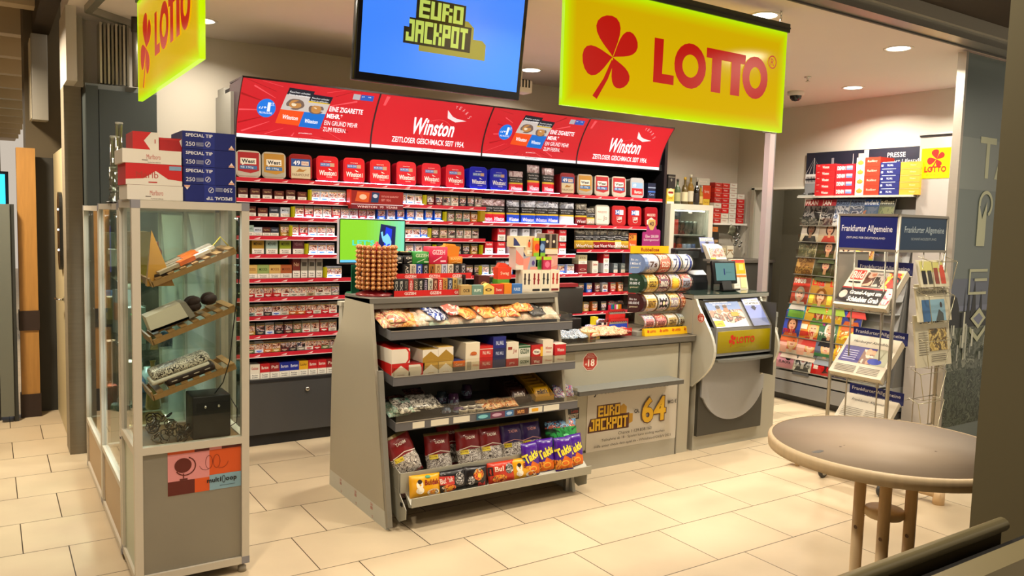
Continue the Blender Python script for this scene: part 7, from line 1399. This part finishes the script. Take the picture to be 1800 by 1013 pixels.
# side pockets facing -y
for li, (zb, zt, x0, x1, y, cols, lab) in enumerate([(1.35, 1.54, 5.12, 5.47, 2.885, 0, 'folded yellowish newspaper with red letters, top side pocket'), (1.12, 1.375, 5.10, 5.50, 2.87, 1, 'newspaper with blue picture in the middle side pocket'), (.82, 1.165, 5.08, 5.50, 2.85, 2, 'newspaper with yellow picture in the lower side pocket')]):
    b = B(); w = x1-x0; h = zt-zb; f = frame((x0, y, zb), (1, 0, 0), Vector((.04, .07, h)).normalized()); q = [f(0, 0, 0), f(w, 0, 0), f(w, h, 0), f(0, h, 0)]; q2 = [p+Vector((0, .014, 0)) for p in q]
    b.add(q+q2, [(0, 1, 2, 3), (7, 6, 5, 4), (1, 5, 6, 2), (0, 3, 7, 4), (2, 6, 7, 3), (0, 4, 5, 1)], P('#d8d2b4'))
    els = [[('r', .02, h*.55, .32, h*.4, P('#c8c474')), ('r', .03, .02, .05, h*.5, INK), ('r', .1, .02, .05, h*.5, P('#3c3c34')), ('r', .18, .02, .05, h*.6, P('#8c4434')), ('r', .25, .02, .06, h*.7, P('#c84c34'))],
           [('t', 'Süddeutsche Zeitung', .03, h-.075, w*.86, .04, INK), ('r', .05, .0, w*.7, h*.58, P('#8cb8cc')), ('r', .05, .0, .09, h*.58, P('#3c6c9c')), ('p', [(.2, .0), (.25, .08), (.3, .05), (.3, .0)], P('#4c5450')), ('e', .28, .11, .015, .02, P('#3c3430'))],
           [('t', 'DIE', .06, h-.055, .08, .03, INK, {'bold': .03}), ('t', 'WELT', .19, h-.055, .13, .03, INK, {'bold': .04}), ('e', .165, h-.04, .014, .016, INK), ('r', .16, .10, .22, .15, blur('w1', ['#b89c4c', '#e0c878', '#7c6434', '#4c4428'], 18))]+[('r', .03, .08+.016*i, .11, .004, P('#6c6450')) for i in range(10)]+[('r', .17, .03+.014*i, .18, .004, P('#6c6450')) for i in range(4)]][cols]
    art(b, els, f, .0008, .0003); b.build('newspaper', None, None, None, lab, 'newspaper', 'newspapers in the side pockets')
for z in (1.35, 1.12, .82, .60, .40):
    b = B(); y = 2.93; yo = 2.84 if z > .8 else 2.86; b.tube([(5.14, y, z+.20), (5.14, yo, z+.17), (5.20, yo, z-.01), (5.40, yo, z-.01), (5.46, yo, z+.17), (5.46, y, z+.20)], .0028, M('#b8b294', .35, .6), 6)
    b.tube([(5.14, yo, z+.17), (5.46, yo, z+.17)], .0028, M('#b8b294', .35, .6), 6); b.tube([(5.20, y, z-.01), (5.20, yo, z-.01)], .0028, TU, 6); b.tube([(5.40, y, z-.01), (5.40, yo, z-.01)], .0028, TU, 6); b.tube([(5.10, y, z-.01), (5.46, y, z-.01)], .0028, TU, 6); npz(b, 'wire_pocket')
b = B(); b.tube([(5.20, 2.93, .12), (5.20, 2.93, 1.58)], .0035, TU, 6); b.tube([(5.40, 2.93, .12), (5.40, 2.93, 1.58)], .0035, TU, 6); npz(b, 'wire_upright')
b = B(); b.tube([(NX+.05, NY0+.10, .12), (NX+.05, NY0+.10, 1.58)], .005, TU, 6); b.tube([(NX+.05, NY1-.10, .12), (NX+.05, NY1-.10, 1.58)], .005, TU, 6); npz(b, 'wire_upright')
# papers in the far side pocket, seen past the front post
b = B(); b.box(NX+.05, NX+.40, NY1+.02, NY1+.045, 1.22, 1.56, P('#a8a498')); [b.box(NX+.04, NX+.05, NY1+.02+.006*i, NY1+.023+.006*i, 1.22, 1.56, P('#6c685c')) for i in range(4)]; b.build('newspaper', None, None, None, 'folded newspapers standing at the far left side of the stand', 'newspaper')
b = B(); b.tube([(NX, NY1, .10), (NX+.01, NY0, .10), (NX2, NY0, .10), (NX2, NY1, .10), (NX, NY1, .10)], .012, TU, 8); npz(b, 'base_frame')
WB = M('#d8ba90', .45, var=.12, scale=10, kind='grain')
b = B(); b.tube([(4.86, 3.60, .066), (4.985, 2.58, .066)], .028, WB, 12); b.box(4.83, 4.89, 3.54, 3.62, .03, .085, WB); b.tube([(4.985, 2.60, .0), (4.985, 2.60, .10)], .035, WB, 14); b.tube([(4.86, 3.56, .0), (4.86, 3.56, .08)], .016, WB, 12); npz(b, 'wooden_foot')
for (x, y) in ((4.79, 3.30), (4.79, 2.87), (5.46, 3.3), (5.46, 2.87)):
    b = B(); b.lathe([(.012, -.014), (.034, -.014), (.04, -.008), (.04, .008), (.034, .014), (.012, .014)], M('#33312e', .5), 18, (x, y, .041), 'y'); b.lathe([(0, -.016), (.024, -.016), (.024, .016), (0, .016)], M('#b8b4aa', .3, .4), 14, (x, y, .041), 'y')
    b.tube([(x, y-.018, .04), (x+.03, y-.018, .095), (x+.03, y+.018, .095), (x, y+.018, .04)], .005, CHROME, 6); npz(b, 'caster')

# ============================================================ BAR TABLE
T0 = empty('bar_table', 'round bar table with brownish laminate top and four pale wooden legs', 'table', (2.17, 1.285, 0))
BW = M('#e2cba4', .45, var=.14, scale=6, kind='grain')
tm = bpy.data.materials.new('table_laminate'); tm.use_nodes = True; nt = tm.node_tree; N = nt.nodes; L = nt.links; bs = N['Principled BSDF']
tc = N.new('ShaderNodeTexCoord'); no = N.new('ShaderNodeTexNoise'); no.inputs['Scale'].default_value = 5; no.inputs['Detail'].default_value = 8; L.new(tc.outputs['Object'], no.inputs[0])
cr = N.new('ShaderNodeValToRGB'); cr.color_ramp.elements[0].color = (*lin('#b8a692'), 1); cr.color_ramp.elements[1].color = (*lin('#cbb9a3'), 1); L.new(no.outputs['Fac'], cr.inputs[0]); L.new(cr.outputs[0], bs.inputs['Base Color']); bs.inputs['Roughness'].default_value = .55
b = B(); b.lathe([(.0, 1.099), (.322, 1.099)], tm, 72); b.lathe([(.0, 1.062), (.31, 1.062), (.333, 1.066), (.335, 1.09), (.333, 1.097), (.324, 1.1005), (.322, 1.099)], BW, 72)
fr = frame((-.265, .045, 1.0992), (1, 0, 0), (0, 1, 0)); art(b, [('p', [(.03*math.cos(R(a))*(.6+.4*rnd.random()), .012*math.sin(R(a))*(.6+.4*rnd.random())) for a in range(0, 360, 24)], M('#6c6a68', .6)), ('p', [(.10+.004*math.cos(R(a)), .004*math.sin(R(a))) for a in range(0, 360, 60)], M('#6c5c4c', .6)), ('p', [(.30, -.16), (.308, -.164), (.306, -.156)], M('#5c3c28', .6)), ('p', [(.12, .0), (.124, .003), (.118, .004)], M('#5c4c3c', .6))], fr, .0002, .0001)
b.build('table_top', T0)
for i, a in enumerate((31, 121, 211, 301)):
    x, y = .068*math.cos(R(a)), .068*math.sin(R(a)); b = B(); b.tube([(x, y, .02), (x, y, .5), (x, y, 1.062)], .0165, BW, 14)
    b.lathe([(0, .0), (.006, 0)], M('#6c4c2c', .5), 8, (x-.018, y-.004, .84), 'x'); b.build('leg', T0)
b = B(); b.lathe([(0, .905), (.052, .905), (.055, .90), (.055, .885), (.050, .880), (0, .880)], BW, 24); b.build('spacer_disc', T0); b = B(); b.lathe([(0, .30), (.058, .30), (.058, .27), (0, .27)], BW, 24); b.build('spacer_disc', T0)
b = B(); b.box(-.26, .26, -.03, .03, 0, .03, BW); b.box(-.03, .03, -.26, .26, 0, .03, BW); b.build('cross_foot', T0)

# ============================================================ GLASS DISPLAY CASES ON THE LEFT
FRM = M('#c9c2b2', .42, .15, var=.02); CAP = M('#85848a', .45)
def bar(b, x0, x1, y0, y1, z0, z1, m=None): b.box(x0, x1, y0, y1, z0, z1, m or FRM)
def case(name, lab, x0, x1, y0, y1, zb, zg, zt, shelves, solid, f=.034, sidem=GLASS):
    t = empty(name, lab, 'display case', ((x0+x1)/2, (y0+y1)/2, 0), group='glass display cases'); ox, oy = (x0+x1)/2, (y0+y1)/2; x0 -= ox; x1 -= ox; y0 -= oy; y1 -= oy
    for (x, y) in ((x0, y0), (x1-f, y0), (x0, y1-f), (x1-f, y1-f)):
        b = B(); bar(b, x, x+f, y, y+f, zb, zt); b.build('post', t)
    for z in (zb, zg-f, zt-f):
        b = B(); bar(b, x0+f, x1-f, y0, y0+f, z, z+f); bar(b, x0+f, x1-f, y1-f, y1, z, z+f); bar(b, x0, x0+f, y0+f, y1-f, z, z+f); bar(b, x1-f, x1, y0+f, y1-f, z, z+f)
        b.build('frame_rail', t)
    for (x, y) in ((x0, y0), (x1-f, y0), (x0, y1-f), (x1-f, y1-f)):
        b = B(); b.box(x-.001, x+f+.001, y-.001, y+f+.001, zt-f, zt+.002, CAP); b.build('corner_cap', t)
        b = B(); b.box(x-.001, x+f+.001, y-.001, y+f+.001, zb-.0, zb+f, CAP); b.build('corner_cap', t)
    b = B(); g = .004
    b.box(x0+f, x1-f, y0+.012, y0+.012+g, zg, zt-f, GLASS); b.build('glass_front', t)
    b = B(); b.box(x0+.012, x0+.012+g, y0+f, y1-f, zg, zt-f, GLASS); b.build('glass_side', t)
    b = B(); b.box(x1-.012-g, x1-.012, y0+f, y1-f, zg, zt-f, sidem); b.build('side_pane', t)
    b = B(); b.box(x0+f, x1-f, y1-.012-g, y1-.012, zg, zt-f, GLASS); b.build('glass_back', t)
    b = B(); b.box(x0+f*.4, x1-f*.4, y0+f*.4, y1-f*.4, zt-.02, zt-.012, GLASS); b.build('top_panel', t)
    b = B(); b.box(x0+f, x1-f, y0+.014, y0+.02, zb+f, zg-f, solid[0]); b.box(x1-.02, x1-.014, y0+f, y1-f, zb+f, zg-f, solid[0]); b.box(x0+f, x1-f, y1-.02, y1-.014, zb+f, zg-f, solid[0]); b.box(x0+.012, x0+.018, y0+f, y1-f, zb+f, zg-f, solid[1]); b.build('lower_panel', t)
    b = B(); b.box(x0+.02, x1-.02, y0+.02, y1-.02, zg-.02, zg-.005, M('#7c5c34', .5, var=.1, kind='grain')); b.build('floor_board', t)
    for z in shelves:
        b = B(); b.box(x0+.02, x1-.02, y0+.02, y1-.02, z, z+.006, GLASS); b.build('glass_shelf', t)
    return t
LOWP = M('#8c887c', .38, .35, var=.06, scale=5); SIDEP = M('#a9b39a', .3, .0); WOODP = M('#b59a74', .5)
c1 = case('display_case', 'tall aluminium-framed glass case in the left foreground with coloured sticker', .512, 1.008, 3.752, 4.182, .045, .665, 1.755, [], (LOWP, SIDEP))
for (x, y) in ((-.22, -.19), (.22, -.19), (-.22, .19), (.22, .19)):
    b = B(); b.lathe([(0, 0), (.02, 0), (.02, .025), (.012, .03), (.012, .045), (0, .045)], M('#8c8474', .4), 12, (x, y, 0)); b.build('foot', c1)
area('case_spot_and_fill', (.76, 3.83, 1.71), 1.6, .06, (.97, .98, 1.0))  # fill light without a fitting, added to brighten the goods from the front
b = B(); b.box(-.006, .004, .18, .2, .62, .66, ALU_D); b.lathe([(0, -.008), (.010, -.008), (.010, 0)], CHROME, 10, (-.25, .17, .62), 'x'); b.build('lock', c1)
c2 = case('display_case', 'glass case second from the front on the corridor side, crowded with goods', .512, .99, 4.20, 5.00, .02, .375, 1.74, [.70, 1.02, 1.35], (WOODP, WOODP), .03, M('#cfd2ca', .25))
c3 = case('display_case', 'farthest glass case in the left row beside the stone pier', .512, .99, 5.01, 5.84, .02, .345, 1.73, [.70, 1.05, 1.38], (WOODP, WOODP), .03, M('#cfd2ca', .25))
# sticker
fr = frame((.650, 3.7655, .425)); OR = P('#d2541c'); PKC = P('#d88c8c'); BR = P('#5c1c14'); w, h = .322, .222
b = B(); els = [('r', 0, 0, w, h, OR), ('r', .0, .065, .18, .125, PKC), ('r', 0, 0, .115, .065, BR), ('r', .115, .19, .065, .032, BR), ('r', .18, .19, .055, .032, PKC), ('r', .235, .19, .087, .032, BR), ('r', .18, .0, .142, .072, P('#7fa4b4')),
       ('e', .065, .135, .037, .034, BR), ('a', .075, .130, .046, .044, .005, -150, 70, BR), ('r', .064, .075, .005, .022, BR), ('r', .05, .066, .034, .008, BR),
       ('a', .178, .135, .016, .032, .0018, 0, 360, BR), ('a', .212, .135, .016, .032, .0018, 0, 360, BR), ('a', .165, .135, .032, .036, .0018, 200, 290, BR), ('a', .23, .135, .035, .036, .0018, 250, 350, BR),
       ('t', 'mult', .168, .036, .055, .022, P('#141414'), {'bold': .03}), ('t', 'i', .226, .036, .006, .022, P('#141414'), {'bold': .03}), ('a', .243, .046, .008, .018, .003, 0, 360, P('#141414')), ('t', 'oop', .252, .030, .05, .022, P('#141414'), {'bold': .03}), ('r', .225, .016, .07, .002, P('#3c4c54'))]
art(b, els, fr, .0006, .0002); b.build('coloured_sticker', None, None, None, 'orange, pink and brown sticker with globe drawing on the front case', 'sticker')
# slatted wooden trays and their goods in the front case
SW = M('#9a7444', .5, var=.2, scale=8, kind='grain')
for k, (z0, z1) in enumerate(((1.385, 1.535), (1.125, 1.265), (.875, .99))):
    t = empty('wooden_tray', 'slatted wooden tray tilted sideways in the front glass case, %s' % ['topmost', 'middle', 'lowest'][k], 'tray', (.60, 3.80, z0), (0, -math.atan2(z1-z0, .36), 0), 'slatted trays in the case'); ln = math.hypot(.36, z1-z0)
    b = B(); b.box(0, ln, 0, .012, -.012, .012, SW); b.box(0, ln, .24, .252, -.012, .012, SW); b.box(-.005, .003, 0, .252, -.012, .03, SW); b.build('side_rail', t)
    for i in range(7): b = B(); x = .02+i*(ln-.05)/6; b.box(x, x+.028, 0, .252, .013, .02, SW); b.build('slat', t)
def inc(x, y, z, rx, col, lab, L_=.26, w=.035):
    b = B(); b.box(0, L_*.62, -w/2, w/2, 0, .018, ACRYL); b.box(0, L_, -w/2+.003, w/2-.003, .002, .016, M('#c8b8a4', .4)); b.box(L_*.38, L_*.68, -w/2-.001, w/2+.001, 0, .0195, M(col, .25, coat=.5))
    b.build('incense_packet', None, (x, y, z), (0, rx, .25), lab, 'packet', 'orange banded packets in the case')
inc(.63, 3.82, 1.425, -.40, '#d8641c', 'clear packet with orange band, front one on the top tray'); inc(.66, 3.88, 1.44, -.40, '#c85c1c', 'clear packet with orange band, middle one on the top tray'); inc(.66, 3.95, 1.445, -.40, '#e0701c', 'clear packet with orange band, back one on the top tray')
b = B(); b.add([(0, 0, 0), (.115, .0, .0), (.10, .04, .0), (0, .05, .0), (.025, .03, .25)], [(0, 1, 4), (1, 2, 4), (2, 3, 4), (3, 0, 4), (3, 2, 1, 0)], M('#b8822c', .35, coat=.3)); b.add([(.03, -.001, .04), (.09, -.001, .05), (.088, -.001, .062), (.03, -.001, .052)], [(0, 1, 2, 3)], P('#2c1c10')); b.build('yellow_pouch', None, (.582, 3.83, 1.375), None, 'pointed yellow-brown pouch standing at the left of the top tray', 'pouch')
b = B(); b.tube([(0, 0, 0), (.06, 0, .075), (.10, 0, .03)], .004, M('#c8b43c', .3), 6); b.build('yellow_strip', None, (.86, 3.93, 1.52), None, 'bent translucent yellow strip on the right of the top tray', 'strip')
b = B(); b.box(0, .17, 0, .12, 0, .012, M('#e0d8c4', .5)); b.prism([(0, .0), (.17, .0), (.155, .085), (0, .075)], 'y', 0, .12, M('#d8cfbc', .5)); b.prism([(.17, 0), (.20, .004), (.18, .08), (.155, .085)], 'y', 0, .12, M('#8c8478', .5)); b.build('cream_box', None, (.60, 3.83, 1.165), (0, -.34, 0), 'cream cardboard box lying on the middle tray', 'box')
b = B(); 
for i in range(16): b.ball((.05+.05*math.cos(i*2.1), .03*math.sin(i*1.7), .03+.015*math.sin(i)), .028, M('#2c1810', .8, bump=.5, scale=80), 8, (1.2, 1, .8))
b.build('dark_fur_piece', None, (.775, 3.91, 1.245), (0, -.3, 0), 'dark brown furry piece beside the cream box', 'fur piece')
ZB = photo('zebra', ['#e4dccc', '#241c18', '#e4dccc', '#3c2c24', '#d8d0c0'], 42)
b = B(); b.rbox(0, .26, 0, .14, 0, .02, M('#dcd4c4', .5), .008, 2); b.rbox(.01, .27, .0, .13, .02, .06, ZB, .012, 2); b.rbox(.06, .28, -.002, .10, -.03, .01, M('#2c1a14', .5), .012, 2)
for i in range(4): b.box(.08+.05*i, .105+.05*i, -.004, -.002, -.012, -.008, P('#c8b8a8'))
b.build('patterned_bundle', None, (.60, 3.82, .925), (0, -.30, 0), 'white and dark patterned bundle with brown sole on the lowest tray', 'bundle')
t = empty('black_adapter', 'black power supply block standing on the floor of the front case', 'power supply', (.85, 3.86, .662))
b = B(); b.rbox(-.085, .085, -.06, .10, 0, .20, M('#1c1a18', .45), .006); b.box(-.07, .07, -.062, -.06, .13, .17, BLACK); b.build('case', t)
b = B(); b.ball((-.03, -.063, .15), .008, CHROME, 8); b.ball((.03, -.063, .15), .008, CHROME, 8); b.build('knob', t)
b = B(); pts = [(.975, 3.80, 1.66), (.972, 3.79, 1.5), (.968, 3.79, 1.38), (.950, 3.80, 1.20), (.93, 3.80, 1.02), (.90, 3.80, .92), (.87, 3.83, .865)]; b.tube(pts, .0025, BLACK, 6); b.tube([(.935, 3.84, .85), (.972, 3.82, .78), (.968, 3.82, .72), (.93, 3.84, .69)], .0022, BLACK, 6); b.lathe([(0, 0), (.006, 0), (.006, .04), (0, .04)], BLACK, 8, (.975, 3.80, 1.65)); b.build('black_cable', None, None, None, 'thin black cable hanging down inside the right of the front case', 'cable')
SILV = M('#a8a090', .18, 1.)
for k, (cx, cz_, n, lab) in enumerate([(.64, .70, 26, 'tangle of dark metal jewellery at the left on the case floor'), (.74, .685, 14, 'small heap of glittering jewellery beside the black block')]):
    b = B()
    for i in range(n):
        a = rnd.random()*6.3; r = .012+.02*rnd.random(); o_ = Vector((cx-.62+rnd.uniform(-.05, .05), rnd.uniform(-.04, .05), rnd.uniform(.0, .10 if k == 0 else .03))); d1 = Vector((rnd.uniform(-1, 1), rnd.uniform(-1, 1), rnd.uniform(-1, 1))).normalized(); d2 = d1.orthogonal().normalized()
        b.tube([o_+(d1*math.cos(q*.9)+d2*math.sin(q*.9))*r+Vector((0, 0, .012)) for q in range(8)], .0028, [SILV, M('#1c1816', .3), M('#3c342c', .3, .8)][i % 3], 5)
    b.build('jewellery', None, (.62, 3.84, .665), None, lab, 'jewellery', kind='stuff')
# goods in the two rear cases
gc = ['#c8b08c', '#d8d0c0', '#8c9c94', '#b8a060', '#5c6c5c', '#a87c54', '#3c5c7c', '#7c3c2c', '#dcd6c8', '#b89038', '#4c4438', '#90a8a0']
gw = ['sand coloured', 'cream', 'grey-green', 'mustard', 'dark green', 'tan', 'blue', 'brick red', 'white', 'golden', 'dark brown', 'pale teal']
for ci, (y0, y1, shs, cn) in enumerate(((4.26, 4.94, [.378, .707, 1.027, 1.357], 'second'), (5.07, 5.78, [.348, .707, 1.057, 1.387], 'farthest'))):
    for si, z in enumerate(shs):
        for i in range(5):
            y = y0+.06+(y1-y0-.12)*i/4; x = .60+.12*((i*7+si) % 3)/2+.02; c = (i*5+si*3+ci*4) % 12; kind = (i+si) % 3; h = .08+.17*rnd.random()
            b = B()
            if kind == 0: b.box(-.04, .04, -.045, .045, 0, h, M(gc[c], .45)); b.box(-.041, -.040, -.03, .03, h*.3, h*.7, M(gc[(c+3) % 12], .4)); nm, cat = 'boxed_item', 'boxed item'
            elif kind == 1: b.lathe([(0, 0), (.035, 0), (.038, .01), (.03, h*.35), (.012, h*.5), (.011, h*.95), (.016, h), (0, h)], glassp if 'glassp' in globals() else M(gc[c], .12, coat=.5), 14); nm, cat = 'small_vase', 'vase'
            else: b.lathe([(0, 0), (.035, 0), (.035, h*.6), (.02, h*.7), (.02, h*.8), (0, h*.8)], M(gc[c], .25, .2), 14); nm, cat = 'small_jar', 'jar'
            b.build(nm, None, (x, y, z), (0, 0, rnd.uniform(-.3, .3)), '%s %s on the %s level of the %s case, %s from the front' % (gw[c], cat, ['bottom', 'second', 'third', 'top'][si], cn, ORD[i+1]), cat, 'goods in the rear glass cases')
    for si, z in enumerate(shs[1:]+[1.70]):
        t = empty('case_spotlight', 'small triple spotlight under the %s shelf of the %s case' % (['second', 'third', 'fourth', 'top'][si], cn), 'spotlight', (.58, (y0+y1)/2+.1, z-.012))
        b = B(); b.lathe([(0, 0), (.025, 0), (.025, -.01), (0, -.01)], CHROME, 14); b.build('plate', t)
        b = B(); [b.ball((.012*math.cos(a), .012*math.sin(a), -.014), .006, E('#f2f6ff', 16), 6) for a in (0, 2.1, 4.2)]; b.build('lens', t); area('case_spot_and_fill', (.60, (y0+y1)/2+.1, z-.03), 1.8, .04, (.95, .97, 1.0))
# on top of the front case
for j in range(4):
    t = empty('filter_tip_carton', 'blue carton with white words on the front case, %s of four from bottom' % ORD[j+1], 'carton', (.852, 3.84, 1.757+j*.0795), (0, 0, 0), 'blue cartons on the case')
    w, h = .232, .078; b = B(); b.box(-w/2, w/2, 0, .26, 0, h, M('#14206c', .4, var=.05)); 
    fr = frame((-w/2, 0, 0)) if j else frame((w/2, 0, h), (-1, 0, 0), (0, 0, -1)); WT_ = P('#dcdce4')
    art(b, [('r', w*.38, 0, w*.22, h, P('#1c2a80')), ('t', 'SPECIAL TIP', w*.06, h*.68, w*.50, h*.19, WT_, {'bold': .03}), ('t', '250', w*.06, h*.15, w*.17, h*.24, WT_, {'bold': .01}), ('a', w*.47, h*.30, w*.052, h*.16, .0022, 0, 360, WT_), ('p', [(w*.44, h*.22), (w*.455, h*.20), (w*.50, h*.38), (w*.485, h*.40)], WT_)]+[('r', w*.25, h*(.16+.06*q), w*.14, h*.025, P('#a8acc8')) for q in range(4)]+[('p', [(w*.86, h*.05), (w*.98, h*.05), (w*.92, h*.32)], P('#e8d8cc')), ('r', w*.87, h*.06, w*.10, h*.10, P('#d8a088'))], fr, .0006, .0002); b.build('carton_body', t)
WC, RC = '#dcd6c8', '#c01c1c'
def tcart(x, y, z, w, h, d, base, els, lab, side=None):
    b = B(); b.box(-w/2, w/2, 0, d, 0, h, P(base), left=P(side or base)); art(b, els, frame((-w/2, 0, 0)), .0006, .0002); b.build('cigarette_carton', None, (x, y, z), None, lab, 'carton', 'red and white cartons on the case')
M_ = lambda w, h, c='#b85c50': [('t', 'Marlboro', w*.40, h*.32, w*.24, h*.34, P(c)), ('r', w*.32, h*.22, w*.10, h*.05, P('#5c4c44')), ('t', 'Rauchen kann tödlich sein', w*.42, h*.06, w*.22, h*.08, P('#5c4c44'))]
tcart(.616, 3.80, 1.757, .226, .064, .25, WC, M_(.226, .064), 'long white carton, lowest in the pile beside the blue cartons')
tcart(.612, 3.80, 1.822, .228, .092, .25, RC, [('p', [(0, 0), (0, .022), (.07, .028), (.12, .062), (.17, .028), (.228, .022), (.228, 0)], P(WC)), ('t', 'Marlb', .04, .03, .09, .028, P('#a83428')), ('r', .175, .068, .05, .018, P('#7c9cb8')), ('r', .09, .01, .035, .005, P('#b8342c'))], 'large red carton with white roof shape, second in the pile')
tcart(.605, 3.80, 1.915, .238, .060, .25, WC, M_(.238, .060), 'long white carton, third in the pile beside the blue cartons')
tcart(.585, 3.84, 1.976, .105, .078, .20, RC, [('p', [(.105, 0), (.105, .078), (.075, .078), (.045, .040), (.072, 0)], P(WC)), ('r', .088, .03, .004, .018, P('#a83428'))], 'short red carton with white arrow shape on top of the pile')
tcart(.687, 3.86, 1.976, .10, .060, .2, '#a81818', [('r', .0, .052, .10, .004, P('#c82c24')), ('p', [(.10, .02), (.10, .06), (.09, .05)], P(WC))], 'plain dark red carton on top of the pile, right')
PGL = glassy('pipe_glass', '#f6f9f6', .35)
for i, (x, y, h, r) in enumerate([(.545, 4.36, .39, .017), (.535, 4.45, .33, .021), (.555, 4.28, .20, .019), (.575, 4.42, .27, .015), (.535, 4.52, .18, .018)]):
    t = empty('glass_pipe', 'clear glass water pipe standing on the second case, %s' % ['tallest', 'second tallest', 'short one in front', 'slim one at the back', 'shortest'][i], 'glass pipe', (x, y, 1.742), group='glass water pipes')
    b = B(); b.lathe([(r*1.6, 0), (r*1.7, .004), (r*1.2, .03), (r, .05), (r, h), (r*.85, h), (r*.85, .05), (0, .01)], PGL, 18); b.lathe([(r*1.02, h-.004), (r*1.12, h), (r*1.02, h+.004)], M('#c8d0cc', .1), 14)
    for q in range(3): b.lathe([(r, .06+.05*q), (r*1.25, .07+.05*q), (r, .08+.05*q)], PGL, 16)
    b.build('tube', t)
    b = B(); b.lathe([(0, 0), (r*1.9, 0), (r*1.9, .008), (0, .010)], M('#141414', .3), 18); b.build('base', t)
b = B(); b.box(-.006, .006, -.02, .02, 0, .07, M('#4c7c2c', .4)); b.box(-.002, .010, -.02, .02, 0, .05, M('#d8b43c', .4)); b.build('folded_card', None, (.499+.03, 3.90, 1.757), None, 'small green and yellow folded card beside the white carton', 'card')
